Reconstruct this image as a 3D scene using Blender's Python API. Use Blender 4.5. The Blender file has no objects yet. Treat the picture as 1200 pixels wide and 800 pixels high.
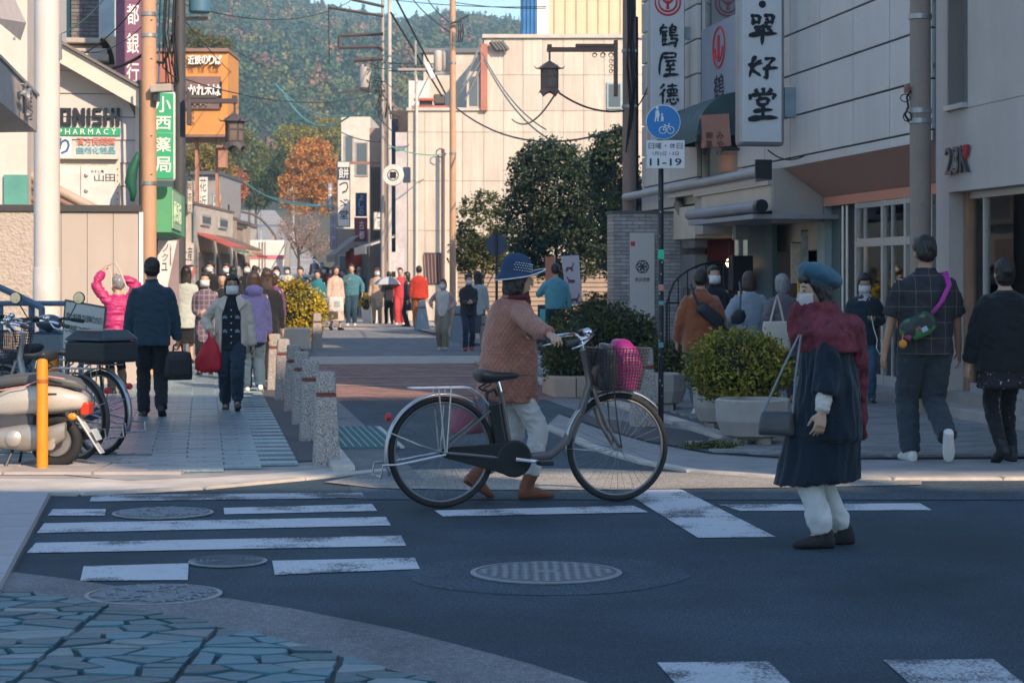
import bpy,bmesh,math,random
import numpy as np
from mathutils import Vector,Matrix,noise
random.seed(7)
SC=bpy.context.scene
COL=SC.collection
PI=math.pi
R=math.radians
F,EYE,HOR=2400.0,1.40,325.0
cam_d=bpy.data.cameras.new('camera')
cam=bpy.data.objects.new('camera',cam_d)
COL.objects.link(cam)
cam.location=(0,0,EYE)
cam.rotation_euler=(R(90),0,0)
cam_d.sensor_width=36.0
cam_d.lens=36.0*F/1200.0
cam_d.shift_y=-(400.0-HOR)/1200.0
cam_d.clip_start=0.1
cam_d.clip_end=6000
cam_d.dof.use_dof=True
cam_d.dof.focus_distance=13.5
cam_d.dof.aperture_fstop=8.0
SC.camera=cam
SUN_EL,SUN_H=R(32),Vector((-0.53,0.848,0)).normalized()
world=bpy.data.worlds.new('World')
SC.world=world
world.use_nodes=True
wn=world.node_tree.nodes
wl=world.node_tree.links
sky=wn.new('ShaderNodeTexSky')
sky.sky_type='NISHITA'
sky.sun_disc=False
sky.sun_elevation=SUN_EL
sky.sun_rotation=math.atan2(-SUN_H.x,-SUN_H.y)
sky.air_density=1.3
sky.dust_density=0.6
sky.ozone_density=3.0
tint=wn.new('ShaderNodeMix');tint.data_type='RGBA';tint.blend_type='MULTIPLY';tint.inputs[0].default_value=1
tint.inputs[7].default_value=(.94,1.0,1.04,1)
wl.new(sky.outputs[0],tint.inputs[6]);wl.new(tint.outputs[2],wn['Background'].inputs[0])
wn['Background'].inputs[1].default_value=0.145
sun_d=bpy.data.lights.new('sun','SUN')
sun_d.energy=4.1
sun_d.angle=R(0.5)
sun_d.color=(1.0,0.75,0.51)
sun=bpy.data.objects.new('sun',sun_d)
COL.objects.link(sun)
sun.rotation_euler=Vector((SUN_H.x*math.cos(SUN_EL),SUN_H.y*math.cos(SUN_EL),-math.sin(SUN_EL))).to_track_quat('-Z','Y').to_euler()
SC.view_settings.view_transform='Standard'
SC.view_settings.look='None'
SC.view_settings.exposure=0.78
SC.view_settings.gamma=1.0
SC.cycles.max_bounces=6
SC.cycles.volume_bounces=0
TH=R(8.57)
ST,SN=Vector((-math.sin(TH),math.cos(TH),0)),Vector((math.cos(TH),math.sin(TH),0))
def gz(d):
 if d<70:return 0.0
 if d<100:return 0.05/60*(d-70)**2
 return 0.75+0.0525*(d-100)
def S(u,v,z=0.0):
 p=SN*u+ST*v
 return Vector((p.x,p.y,z))
def PX(px,py,d):
 return Vector(((px-600)/F*d,d,EYE-(py-HOR)/F*d))
def GP(px,py,z=0.0):
 d=F*(EYE-z)/(py-HOR)
 return Vector(((px-600)/F*d,d,z))
def GD(px,d):
 return Vector(((px-600)/F*d,d,gz(d)))
def uv_of(p):
 return p.x*SN.x+p.y*SN.y,p.x*ST.x+p.y*ST.y
def d_on(u,px):
 return u/(math.cos(TH)*(px-600)/F+math.sin(TH))
def v_on(u,px):
 d=d_on(u,px)
 return uv_of(Vector(((px-600)/F*d,d,0)))[1]
def z_at(py,d):
 return EYE-(py-HOR)/F*d
class MB:
 def __init__(s):s.v,s.f=[],[]
 def add(s,vs,fs):
  b=len(s.v);s.v.extend([tuple(p)for p in vs]);s.f.extend([tuple(i+b for i in f)for f in fs]);return s
 def box(s,x0,x1,y0,y1,z0,z1):
  return s.add([(x0,y0,z0),(x1,y0,z0),(x1,y1,z0),(x0,y1,z0),(x0,y0,z1),(x1,y0,z1),(x1,y1,z1),(x0,y1,z1)],[(0,3,2,1),(4,5,6,7),(0,1,5,4),(1,2,6,5),(2,3,7,6),(3,0,4,7)])
 def obox(s,c,size,rz=0.0,rx=0.0,ry=0.0):
  m=Matrix.Rotation(rz,3,'Z')@Matrix.Rotation(rx,3,'X')@Matrix.Rotation(ry,3,'Y')
  h=[q/2 for q in size];c=Vector(c)
  vs=[c+m@Vector((sx*h[0],sy*h[1],sz*h[2]))for sz in(-1,1)for sx,sy in((-1,-1),(1,-1),(1,1),(-1,1))]
  return s.add(vs,[(0,3,2,1),(4,5,6,7),(0,1,5,4),(1,2,6,5),(2,3,7,6),(3,0,4,7)])
 def tube(s,pts,r,n=8,caps=True,closed=False):
  pts=[Vector(p)for p in pts];k=len(pts)
  rs=list(r)if hasattr(r,'__len__')else[r]*k
  vs,fs=[],[];up=None
  for i,p in enumerate(pts):
   a=pts[i-1]if(i or closed)else p;b=pts[(i+1)%k]if(i<k-1 or closed)else p
   t=(b-a)
   t=t.normalized()if t.length>1e-9 else Vector((0,0,1))
   if up is None:
    up=t.cross(Vector((0,0,1))if abs(t.z)<.9 else Vector((1,0,0))).normalized()
   else:
    up=(up-t*up.dot(t))
    up=up.normalized()if up.length>1e-6 else t.orthogonal().normalized()
   w=t.cross(up)
   for j in range(n):
    an=2*PI*j/n
    vs.append(p+(up*math.cos(an)+w*math.sin(an))*rs[i])
  m=k if closed else k-1
  for i in range(m):
   for j in range(n):
    a,b=i*n+j,i*n+(j+1)%n
    c,d=((i+1)%k)*n+(j+1)%n,((i+1)%k)*n+j
    fs.append((a,b,c,d))
  if caps and not closed:
   fs.append(tuple(range(n-1,-1,-1)));fs.append(tuple((k-1)*n+j for j in range(n)))
  return s.add(vs,fs)
 def cyl(s,p0,p1,r0,r1=None,n=12):
  return s.tube([p0,p1],[r0,r0 if r1 is None else r1],n)
 def lathe(s,prof,c=(0,0,0),n=16,m=None):
  vs,fs=[],[];c=Vector(c)
  for r,z in prof:
   for j in range(n):
    a=2*PI*j/n;q=Vector((r*math.cos(a),r*math.sin(a),z))
    vs.append(c+(m@q if m is not None else q))
  for i in range(len(prof)-1):
   for j in range(n):fs.append((i*n+j,i*n+(j+1)%n,(i+1)*n+(j+1)%n,(i+1)*n+j))
  fs.append(tuple(range(n-1,-1,-1)));fs.append(tuple((len(prof)-1)*n+j for j in range(n)))
  return s.add(vs,fs)
 def prism(s,poly,z0,z1):
  n=len(poly);vs=[(x,y,z0)for x,y in poly]+[(x,y,z1)for x,y in poly]
  return s.add(vs,[tuple(range(n-1,-1,-1)),tuple(range(n,2*n))]+[(i,(i+1)%n,n+(i+1)%n,n+i)for i in range(n)])
 def slab(s,poly,y0,y1):
  n=len(poly);vs=[(x,y0,z)for x,z in poly]+[(x,y1,z)for x,z in poly]
  return s.add(vs,[tuple(range(n)),tuple(range(2*n-1,n-1,-1))]+[(i,n+i,n+(i+1)%n,(i+1)%n)for i in range(n)])
 def ell(s,c,r,n=14,m=8,rot=None):
  vs,fs=[],[];c=Vector(c)
  for i in range(m+1):
   t=PI*i/m
   for j in range(n):
    a=2*PI*j/n
    q=Vector((r[0]*math.sin(t)*math.cos(a),r[1]*math.sin(t)*math.sin(a),-r[2]*math.cos(t)))
    vs.append(c+(rot@q if rot is not None else q))
  for i in range(m):
   for j in range(n):fs.append((i*n+j,i*n+(j+1)%n,(i+1)*n+(j+1)%n,(i+1)*n+j))
  return s.add(vs,fs)
 def mesh(s,name='mesh'):
  me=bpy.data.meshes.new(name);me.from_pydata([tuple(p)for p in s.v],[],s.f);me.validate();me.update();return me
 def build(s,name,mat=None,parent=None,smooth=False,bevel=0.0,fix=True):
  me=s.mesh(name)
  if fix and len(me.polygons)<60000:
   bm=bmesh.new();bm.from_mesh(me)
   bmesh.ops.remove_doubles(bm,verts=bm.verts,dist=1e-5)
   bmesh.ops.recalc_face_normals(bm,faces=bm.faces)
   bm.to_mesh(me);bm.free()
  return link(name,me,mat,parent,smooth,bevel)
def link(name,me,mat=None,parent=None,smooth=False,bevel=0.0):
 if mat is not None and not me.materials:me.materials.append(mat)
 o=bpy.data.objects.new(name,me);COL.objects.link(o)
 if parent is not None:o.parent=parent
 if smooth:
  me.polygons.foreach_set('use_smooth',[True]*len(me.polygons))
  if smooth=='auto':
   try:me.set_sharp_from_angle(angle=R(40))
   except Exception:pass
 if bevel:
  b=o.modifiers.new('bevel','BEVEL');b.width=bevel;b.segments=2;b.limit_method='ANGLE';b.angle_limit=R(50)
 return o
def tag(o,label=None,cat=None,group=None,kind=None):
 if label:o['label']=label
 if cat:o['category']=cat
 if group:o['group']=group
 if kind:o['kind']=kind
 return o
def thing(name,label,cat,loc=(0,0,0),rz=0.0,group=None):
 o=bpy.data.objects.new(name,None);COL.objects.link(o)
 o.empty_display_size=.2
 o.location=loc;o.rotation_euler=(0,0,rz)
 return tag(o,label,cat,group)
def struct(o):o['kind']='structure';return o
KIDS={}
def kids(o):return[c for c in bpy.data.objects if c.parent is o]
def tree_of(root):
 ch={}
 for o in COL.objects:
  if o.parent is not None:ch.setdefault(o.parent.name,[]).append(o)
 def rec(o):return(o,[rec(c)for c in ch.get(o.name,[])])
 return rec(root)
def dup(tree,parent=None,matmap=None):
 o,cs=tree
 c=o.copy();COL.objects.link(c)
 if parent is not None:c.parent=parent
 if matmap and o.type=='MESH':
  for i,sl in enumerate(c.material_slots):
   mt=sl.material
   if mt and mt.name in matmap:
    sl.link='OBJECT';sl.material=matmap[mt.name]
 for k in cs:dup(k,c,matmap)
 return c
def place(o,loc,rz=None,label=None,group=None):
 o.location=loc
 if rz is not None:o.rotation_euler=(0,0,rz)
 if label:o['label']=label
 if group:o['group']=group
 return o
def text_mesh(s,offset=0.0,extrude=0.0,res=2):
 cu=bpy.data.curves.new('lettering','FONT');cu.body=s;cu.offset=offset;cu.extrude=extrude;cu.resolution_u=res
 o=bpy.data.objects.new('lettering',cu);COL.objects.link(o)
 dg=bpy.context.evaluated_depsgraph_get()
 me=bpy.data.meshes.new_from_object(o.evaluated_get(dg))
 bpy.data.objects.remove(o);bpy.data.curves.remove(cu)
 return me
def text_fit(s,x0,x1,z0,z1,y,mat,parent,name='lettering',offset=0.0,depth=0.004,face='front',wobble=0.0,shear=0.0):
 """Lettering that fills a rectangle of a local xz plane at y, facing -y ('front'), or of a yz plane facing -x ('left') or +x ('right')."""
 me=text_mesh(s,offset,0.01)
 n=len(me.vertices)
 if not n:return None
 co=np.empty(n*3);me.vertices.foreach_get('co',co);co=co.reshape(-1,3)
 mn,mx=co.min(0),co.max(0);sp=np.maximum(mx-mn,1e-6)
 q=(co-mn)/sp
 if wobble:
  for i in range(n):
   w=noise.noise_vector(Vector((q[i,0]*5,q[i,1]*5,hash(s)%17)))
   q[i,0]+=w.x*wobble;q[i,1]+=w.y*wobble
 out=np.empty_like(co)
 a=x0+(q[:,0]+shear*(q[:,1]-.5))*(x1-x0);b=z0+q[:,1]*(z1-z0);dd=(q[:,2]-1.0)*depth
 if face=='front':out[:,0],out[:,1],out[:,2]=a,y+dd,b
 elif face=='left':out[:,0],out[:,1],out[:,2]=y+dd,-a,b
 else:out[:,0],out[:,1],out[:,2]=y-dd,a,b
 me.vertices.foreach_set('co',out.ravel());me.materials.clear()
 return link(name,me,mat,parent)
MATS={}
def nd(nt,t,**kw):
 n=nt.nodes.new(t)
 for k,v in kw.items():
  if k in('operation','blend_type','data_type','noise_dimensions','feature','wave_type','bands_direction','distance','interpolation_type','attribute_type','attribute_name'):setattr(n,k,v)
  else:n.inputs[k].default_value=v
 return n
def ramp(nt,stops,interp='LINEAR'):
 r=nt.nodes.new('ShaderNodeValToRGB');r.color_ramp.interpolation=interp
 el=r.color_ramp.elements
 while len(el)<len(stops):el.new(.5)
 for e,(p,c)in zip(el,stops):
  e.position=p;e.color=(*c[:3],1)if hasattr(c,'__len__')else(c,c,c,1)
 return r
def base_mat(name):
 m=bpy.data.materials.new(name);m.use_nodes=True
 nt=m.node_tree;p=nt.nodes['Principled BSDF']
 return m,nt,p,nt.links
def mul(c,k):return tuple(min(1,x*k)for x in c[:3])
def M(name,col,rough=.65,var=.18,scale=2.5,bump=.15,bscale=60,metal=0.0,spec=.4,streak=0.0,island=0.0,objrand=0.0,coat=0.0,bdist=.01,emit=0.0,sheen=0.0):
 if name in MATS:return MATS[name]
 m,nt,p,L=base_mat(name)
 tc=nt.nodes.new('ShaderNodeTexCoord')
 n1=nd(nt,'ShaderNodeTexNoise',Scale=scale,Detail=6.0,Roughness=.65)
 L.new(tc.outputs['Object'],n1.inputs['Vector'])
 r=ramp(nt,[(.28,mul(col,1-var)),(.72,mul(col,1+var))])
 L.new(n1.outputs['Fac'],r.inputs[0])
 out=r.outputs[0]
 def tone(sock,lo,hi,out):
  mr=nt.nodes.new('ShaderNodeMapRange');mr.inputs['To Min'].default_value=lo;mr.inputs['To Max'].default_value=hi
  L.new(sock,mr.inputs['Value'])
  mx=nt.nodes.new('ShaderNodeMix');mx.data_type='RGBA';mx.blend_type='MULTIPLY';mx.inputs[0].default_value=1
  L.new(out,mx.inputs[6]);L.new(mr.outputs[0],mx.inputs[7]);return mx.outputs[2]
 if streak:
  mp=nt.nodes.new('ShaderNodeMapping');mp.inputs['Scale'].default_value=(5,5,.35);L.new(tc.outputs['Object'],mp.inputs['Vector'])
  n2=nd(nt,'ShaderNodeTexNoise',Scale=1.0,Detail=5.0,Roughness=.7);L.new(mp.outputs[0],n2.inputs['Vector'])
  out=tone(n2.outputs['Fac'],1-streak,1+streak*.6,out)
 if island:
  g=nt.nodes.new('ShaderNodeNewGeometry');out=tone(g.outputs['Random Per Island'],1-island,1+island,out)
 if objrand:
  g=nt.nodes.new('ShaderNodeObjectInfo');out=tone(g.outputs['Random'],1-objrand,1+objrand,out)
 L.new(out,p.inputs['Base Color'])
 if bump:
  n3=nd(nt,'ShaderNodeTexNoise',Scale=bscale,Detail=4.0);L.new(tc.outputs['Object'],n3.inputs['Vector'])
  b=nt.nodes.new('ShaderNodeBump');b.inputs['Strength'].default_value=bump;b.inputs['Distance'].default_value=bdist
  L.new(n3.outputs['Fac'],b.inputs['Height']);L.new(b.outputs[0],p.inputs['Normal'])
 rr=ramp(nt,[(.3,max(.03,rough-.1)),(.7,min(1,rough+.1))]);L.new(n1.outputs['Fac'],rr.inputs[0]);L.new(rr.outputs[0],p.inputs['Roughness'])
 p.inputs['Metallic'].default_value=metal
 p.inputs['Specular IOR Level'].default_value=spec
 if coat:p.inputs['Coat Weight'].default_value=coat;p.inputs['Coat Roughness'].default_value=.08
 if sheen:p.inputs['Sheen Weight'].default_value=sheen
 if emit:p.inputs['Emission Color'].default_value=(*col,1);p.inputs['Emission Strength'].default_value=emit
 MATS[name]=m
 return m
def glass_mat(name,col=(.03,.04,.05),rough=.04):
 if name in MATS:return MATS[name]
 m,nt,p,L=base_mat(name)
 p.inputs['Base Color'].default_value=(*col,1);p.inputs['Roughness'].default_value=rough;p.inputs['Specular IOR Level'].default_value=.6
 MATS[name]=m;return m
def clear_glass(name,tint=(.9,.93,.93),refl=.08):
 if name in MATS:return MATS[name]
 m,nt,p,L=base_mat(name)
 t=nt.nodes.new('ShaderNodeBsdfTransparent');t.inputs[0].default_value=(*tint,1)
 g=nt.nodes.new('ShaderNodeBsdfGlossy');g.inputs['Roughness'].default_value=.02
 fr=nd(nt,'ShaderNodeFresnel',IOR=1.5)
 mx=nt.nodes.new('ShaderNodeMixShader');L.new(fr.outputs[0],mx.inputs[0]);L.new(t.outputs[0],mx.inputs[1]);L.new(g.outputs[0],mx.inputs[2])
 L.new(mx.outputs[0],nt.nodes['Material Output'].inputs[0])
 MATS[name]=m;return m
def leaf_mat(name,cols,rough=.5,trans=.25):
 if name in MATS:return MATS[name]
 m,nt,p,L=base_mat(name)
 g=nt.nodes.new('ShaderNodeNewGeometry')
 k=len(cols);r=ramp(nt,[((i+.5)/k,c)for i,c in enumerate(cols)])
 L.new(g.outputs['Random Per Island'],r.inputs[0])
 oi=nt.nodes.new('ShaderNodeTexCoord');n1=nd(nt,'ShaderNodeTexNoise',Scale=1.3,Detail=3.0);L.new(oi.outputs['Object'],n1.inputs['Vector'])
 mr=nt.nodes.new('ShaderNodeMapRange');mr.inputs['From Min'].default_value=.3;mr.inputs['From Max'].default_value=.7;mr.inputs['To Min'].default_value=.6;mr.inputs['To Max'].default_value=1.35
 L.new(n1.outputs['Fac'],mr.inputs[0])
 mx=nt.nodes.new('ShaderNodeMix');mx.data_type='RGBA';mx.blend_type='MULTIPLY';mx.inputs[0].default_value=1
 L.new(r.outputs[0],mx.inputs[6]);L.new(mr.outputs[0],mx.inputs[7])
 L.new(mx.outputs[2],p.inputs['Base Color']);p.inputs['Roughness'].default_value=rough;p.inputs['Specular IOR Level'].default_value=.35
 if trans:
  t=nt.nodes.new('ShaderNodeBsdfTranslucent');L.new(mx.outputs[2],t.inputs[0])
  ms=nt.nodes.new('ShaderNodeMixShader');ms.inputs[0].default_value=trans
  L.new(p.outputs[0],ms.inputs[1]);L.new(t.outputs[0],ms.inputs[2]);L.new(ms.outputs[0],nt.nodes['Material Output'].inputs[0])
 MATS[name]=m;return m
black_paint=M('black_paint',(.015,.017,.02),.4,bump=0)
dark_steel=M('dark_steel',(.04,.045,.055),.4,metal=.3,bump=.05)
grey_steel=M('grey_steel',(.32,.34,.36),.4,metal=.6,bump=.05)
chrome=M('chrome',(.72,.72,.74),.18,var=.05,metal=1.0,bump=0)
white_paint=M('white_paint',(.74,.73,.72),.5,var=.05,bump=.03,streak=.06)
ink=M('ink',(.012,.016,.026),.6,var=.1,bump=0)
white_ink=M('white_ink',(.8,.8,.78),.6,var=.04,bump=0)
red_ink=M('red_ink',(.55,.035,.05),.6,var=.06,bump=0)
rubber=M('rubber',(.018,.019,.022),.8,bump=.2,bscale=120)
cable_black=M('cable_black',(.02,.022,.026),.6,bump=0)
wire_green=M('wire_green',(.12,.35,.33),.6,bump=0)
def asphalt_mat(name,col,speck=.6,scale=105):
 m,nt,p,L=base_mat(name)
 tc=nt.nodes.new('ShaderNodeTexCoord')
 v=nd(nt,'ShaderNodeTexNoise',Scale=scale,Detail=2.0,Roughness=.8);L.new(tc.outputs['Object'],v.inputs['Vector'])
 n=nd(nt,'ShaderNodeTexNoise',Scale=.7,Detail=7.0,Roughness=.7);L.new(tc.outputs['Object'],n.inputs['Vector'])
 n5=nd(nt,'ShaderNodeTexNoise',Scale=34.0,Detail=3.0,Roughness=.8);L.new(tc.outputs['Object'],n5.inputs['Vector'])
 r=ramp(nt,[(.36,mul(col,.45)),(.5,col),(.58,mul(col,1.6)),(.68,mul(col,1+3.4*speck))]);L.new(v.outputs['Fac'],r.inputs[0])
 r2=ramp(nt,[(.3,.55),(.7,1.42)]);L.new(n.outputs['Fac'],r2.inputs[0])
 r5=ramp(nt,[(.35,.72),(.7,1.32)]);L.new(n5.outputs['Fac'],r5.inputs[0])
 a=None
 for rr in(r2,r5):
  mx=nt.nodes.new('ShaderNodeMix');mx.data_type='RGBA';mx.blend_type='MULTIPLY';mx.inputs[0].default_value=1
  L.new(a or r.outputs[0],mx.inputs[6]);L.new(rr.outputs[0],mx.inputs[7]);a=mx.outputs[2]
 L.new(a,p.inputs['Base Color']);p.inputs['Roughness'].default_value=.82;p.inputs['Specular IOR Level'].default_value=.35
 b=nt.nodes.new('ShaderNodeBump');b.inputs['Strength'].default_value=.6;b.inputs['Distance'].default_value=.006
 L.new(v.outputs['Fac'],b.inputs['Height']);L.new(b.outputs[0],p.inputs['Normal'])
 return m
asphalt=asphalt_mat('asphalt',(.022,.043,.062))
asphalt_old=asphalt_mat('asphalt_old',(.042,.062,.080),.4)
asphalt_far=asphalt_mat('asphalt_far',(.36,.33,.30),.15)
gutter_m=asphalt_mat('gutter_concrete',(.17,.175,.185),.15,140)
soil=M('soil',(.09,.085,.05),.9,var=.4,scale=1.2)
def paint_mat(name,col,wear=.52):
 m,nt,p,L=base_mat(name)
 tc=nt.nodes.new('ShaderNodeTexCoord')
 n1=nd(nt,'ShaderNodeTexNoise',Scale=2.2,Detail=5.0,Roughness=.6);L.new(tc.outputs['Object'],n1.inputs['Vector'])
 n2=nd(nt,'ShaderNodeTexNoise',Scale=75.0,Detail=3.0,Roughness=.85);L.new(tc.outputs['Object'],n2.inputs['Vector'])
 ad=nd(nt,'ShaderNodeMath',operation='ADD');L.new(n1.outputs['Fac'],ad.inputs[0])
 ml=nd(nt,'ShaderNodeMath',operation='MULTIPLY');ml.inputs[1].default_value=.9;L.new(n2.outputs['Fac'],ml.inputs[0]);L.new(ml.outputs[0],ad.inputs[1])
 r=ramp(nt,[((wear+.45)*.72,(0,0,0)),((wear+.5)*.76,(1,1,1))]);
 mr=nt.nodes.new('ShaderNodeMath');mr.operation='MULTIPLY';mr.inputs[1].default_value=.72;L.new(ad.outputs[0],mr.inputs[0]);L.new(mr.outputs[0],r.inputs[0])
 mx=nt.nodes.new('ShaderNodeMix');mx.data_type='RGBA';L.new(r.outputs[0],mx.inputs[0])
 r3=ramp(nt,[(.3,mul(col,.8)),(.7,mul(col,1.1))]);L.new(n1.outputs['Fac'],r3.inputs[0])
 L.new(r3.outputs[0],mx.inputs[6]);mx.inputs[7].default_value=(.05,.058,.07,1)
 L.new(mx.outputs[2],p.inputs['Base Color']);p.inputs['Roughness'].default_value=.7
 b=nt.nodes.new('ShaderNodeBump');b.inputs['Strength'].default_value=.4;b.inputs['Distance'].default_value=.004
 L.new(n2.outputs['Fac'],b.inputs['Height']);L.new(b.outputs[0],p.inputs['Normal'])
 return m
road_paint=paint_mat('road_paint',(.56,.58,.62),.51)
road_paint_worn=paint_mat('road_paint_worn',(.50,.53,.57),.45)
def sheet(name,poly,z,mat,kind='structure'):
 mb=MB();mb.add([(p[0],p[1],z)for p in poly],[tuple(range(len(poly)))])
 o=mb.build(name,mat,fix=False)
 bm=bmesh.new();bm.from_mesh(o.data);bmesh.ops.triangulate(bm,faces=bm.faces)
 for f in bm.faces:
  if f.normal.z<0:f.normal_flip()
 bm.to_mesh(o.data);bm.free()
 o['kind']=kind;return o
def terrain_h(x,y):
 h=gz(max(y,0))if y<330 else gz(330)+(y-330)*.02
 return h-.02
mb=MB();ys=[-60,-20,0,20,40,55,70,75,80,85,90,95,100,120,150,200,260,330,450,700,930];xs=[-600,-300,-120,-60,-30,-15,0,15,30,60,120,300,600]
for y in ys:
 for x in xs:mb.v.append((x,y,terrain_h(x,y)))
for j in range(len(ys)-1):
 for i in range(len(xs)-1):
  a=j*len(xs)+i;mb.f.append((a,a+1,a+1+len(xs),a+len(xs)))
struct(mb.build('ground',soil,fix=False))
def xy(p):return(p.x,p.y)
sheet('road',[(-3.6,-6),(30,-6),(30,14.2),(9,14.25),(3.2,14.5),(-1.0,14.9),(-1.4,14.2),(-2.9,13.6),(-3.6,13.3)],0.0,asphalt)
struct_lane=[S(1.12,13.6),S(4.9,13.3),S(4.25,23.0),S(1.12,23.3)]
sheet('street',[xy(p)for p in[S(.95,12.9),S(8.0,11.8),S(4.35,18.0),S(4.3,23.1),S(1.15,23.1)]],0.004,asphalt_old)
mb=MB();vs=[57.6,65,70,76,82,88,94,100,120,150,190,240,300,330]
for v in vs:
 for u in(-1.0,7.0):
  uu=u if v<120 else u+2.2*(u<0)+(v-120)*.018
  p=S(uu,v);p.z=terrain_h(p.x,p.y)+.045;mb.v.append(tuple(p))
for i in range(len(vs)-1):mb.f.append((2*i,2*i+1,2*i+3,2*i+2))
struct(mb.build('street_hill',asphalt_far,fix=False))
brick_m=M('brick_paver',(.25,.145,.125),.8,var=.25,scale=6,island=.28,objrand=.28,bump=.25,bscale=90)
brick_grey=M('grey_paver',(.19,.20,.215),.8,var=.25,scale=6,island=.22,objrand=.22,bump=.25,bscale=90)
joint_m=M('joint_mortar',(.085,.085,.09),.9,var=.2)
band_m=M('kerb_granite',(.42,.37,.33),.8,var=.22,scale=9,objrand=.1,bump=.25,bscale=120)
def paver_mesh(name,a,b,h=.018,c=.004):
 mb=MB();x,y=a/2,b/2
 mb.add([(-x,-y,0),(x,-y,0),(x,y,0),(-x,y,0),(-x+c,-y+c,h),(x-c,-y+c,h),(x-c,y-c,h),(-x+c,y-c,h)],[(4,5,6,7),(0,1,5,4),(1,2,6,5),(2,3,7,6),(3,0,4,7)])
 return mb.mesh(name)
def paving(name,u0,u1,v0,v1,a,b,mat,zb,piece,keep=None,limit=300,gap=.006,jit=.0015,bond=True,bed=joint_m,bedpoly=None):
 """A bed with pavers on it: the nearest as objects of their own, the rest joined into one."""
 root=MB();q=[S(u0,v0),S(u1,v0),S(u1,v1),S(u0,v1)]
 bed_o=sheet(name,[xy(p)for p in(bedpoly or q)],zb,bed)
 me=paver_mesh(piece,a-gap,b-gap);me.materials.append(mat)
 rest=MB();cnt=0
 nv=int((v1-v0)/b);nu=int((u1-u0)/a)+1
 for j in range(nv):
  v=v0+(j+.5)*b
  for i in range(nu):
   u=u0+(i+.5+(.5 if bond and j%2 else 0))*a
   if u-a/2<u0-.01 or u+a/2>u1+.01:continue
   p=S(u,v,zb)
   if keep and not keep(p,u,v):continue
   if p.y<2 or abs(p.x)>p.y*.27+.2:continue
   dz=random.uniform(-1,1)*jit
   if cnt<limit:
    o=bpy.data.objects.new(piece,me);COL.objects.link(o);o.parent=bed_o
    o.location=(p.x,p.y,zb+dz);o.rotation_euler=(random.uniform(-1,1)*.003,random.uniform(-1,1)*.003,TH);cnt+=1
   else:
    x,y=(a-gap)/2,(b-gap)/2;c=.004;h=.018+dz
    r=[p+SN*sx*x+ST*sy*y for sx,sy in((-1,-1),(1,-1),(1,1),(-1,1))]
    rt=[p+SN*sx*(x-c)+ST*sy*(y-c)+Vector((0,0,h))for sx,sy in((-1,-1),(1,-1),(1,1),(-1,1))]
    rest.add(r+rt,[(4,5,6,7),(0,1,5,4),(1,2,6,5),(2,3,7,6),(3,0,4,7)])
 if rest.v:
  o=rest.build(piece+'_field',mat,bed_o,fix=False);o['kind']='stuff'
 return bed_o
paving('brick_street',1.15,4.35,23.1,33.0,.21,.105,brick_m,-.008,'brick',limit=300)
paving('grey_street',1.9,5.6,36.4,54.5,.3,.15,brick_grey,-.008,'paver',limit=120)
for v0,v1 in((33.05,36.35),(54.5,57.6)):
 bo=sheet('stone_band',[xy(S(u,v))for u,v in((-6,v0),(22,v0),(22,v1),(-6,v1))],.004,M('band_stone',(.40,.36,.32),.8,var=.2,scale=3))
for v in(26.3,28.4):
 sheet('paver_line',[xy(S(u,vv))for u,vv in((1.2,v),(4.3,v),(4.3,v+.12),(1.2,v+.12))],.016,band_m)
slate=M('slate_paver',(.17,.235,.265),.33,var=.35,scale=5,objrand=.2,island=.2,bump=.5,bscale=45,bdist=.02,spec=.5)
slate_warm=M('slate_paver_right',(.23,.235,.245),.55,var=.3,scale=5,objrand=.18,island=.18,bump=.5,bscale=45,bdist=.02)
def pyx(p):return 600+p.x/p.y*F,HOR+F*EYE/p.y
def curve_y(cv,x):
 for a,b in zip(cv,cv[1:]):
  if a[0]<=x<=b[0]:return a[1]+(b[1]-a[1])*(x-a[0])/(b[0]-a[0])
 return cv[0][1]if x<cv[0][0]else cv[-1][1]
sheet('pavement',[xy(p)for p in(GP(150,564),GP(240,560),GP(330,554),GP(400,548),GP(452,545),S(1.3,16.5),S(-3.5,17.5))],.0075,M('edge_concrete',(.30,.29,.28),.8,var=.25,scale=3,bump=.3))
LCV=[(-60,533),(160,535),(185,556),(240,554),(330,548),(400,543),(460,543)]
RCV=[(640,480),(655,484),(700,501),(760,518),(830,531),(930,538),(1060,538),(1300,536)]
paving('pavement',-7.0,.93,14.0,33.0,.55,.2,slate,.012,'paving_stone',limit=300,gap=.008,keep=lambda p,u,v:pyx(p)[1]<curve_y(LCV,pyx(p)[0])-1,bedpoly=[S(-9,33)]+[GP(q[0],q[1]-4)for q in LCV[:-1]]+[GP(400,538)]+[S(.93,15.6),S(.93,33)])
paving('pavement',4.0,8.2,13.0,33.0,.5,.2,slate_warm,.012,'paving_stone',limit=300,gap=.008,keep=lambda p,u,v:pyx(p)[1]<curve_y(RCV,pyx(p)[0])-2 and u<7.6 and(v<17 or u>4.8),bedpoly=[S(4.55,33),S(4.55,17.5)]+[GP(*q)for q in RCV[1:]]+[S(9.5,14),S(7.8,33)])
paving('pavement',2.9-1.0-4.5,1.8,36.4,54.4,.8,.4,slate,.006,'paving_stone',limit=60,gap=.01)
paving('pavement',5.7,9.5,36.4,54.4,.8,.4,slate_warm,.006,'paving_stone',limit=60,gap=.01)
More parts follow.
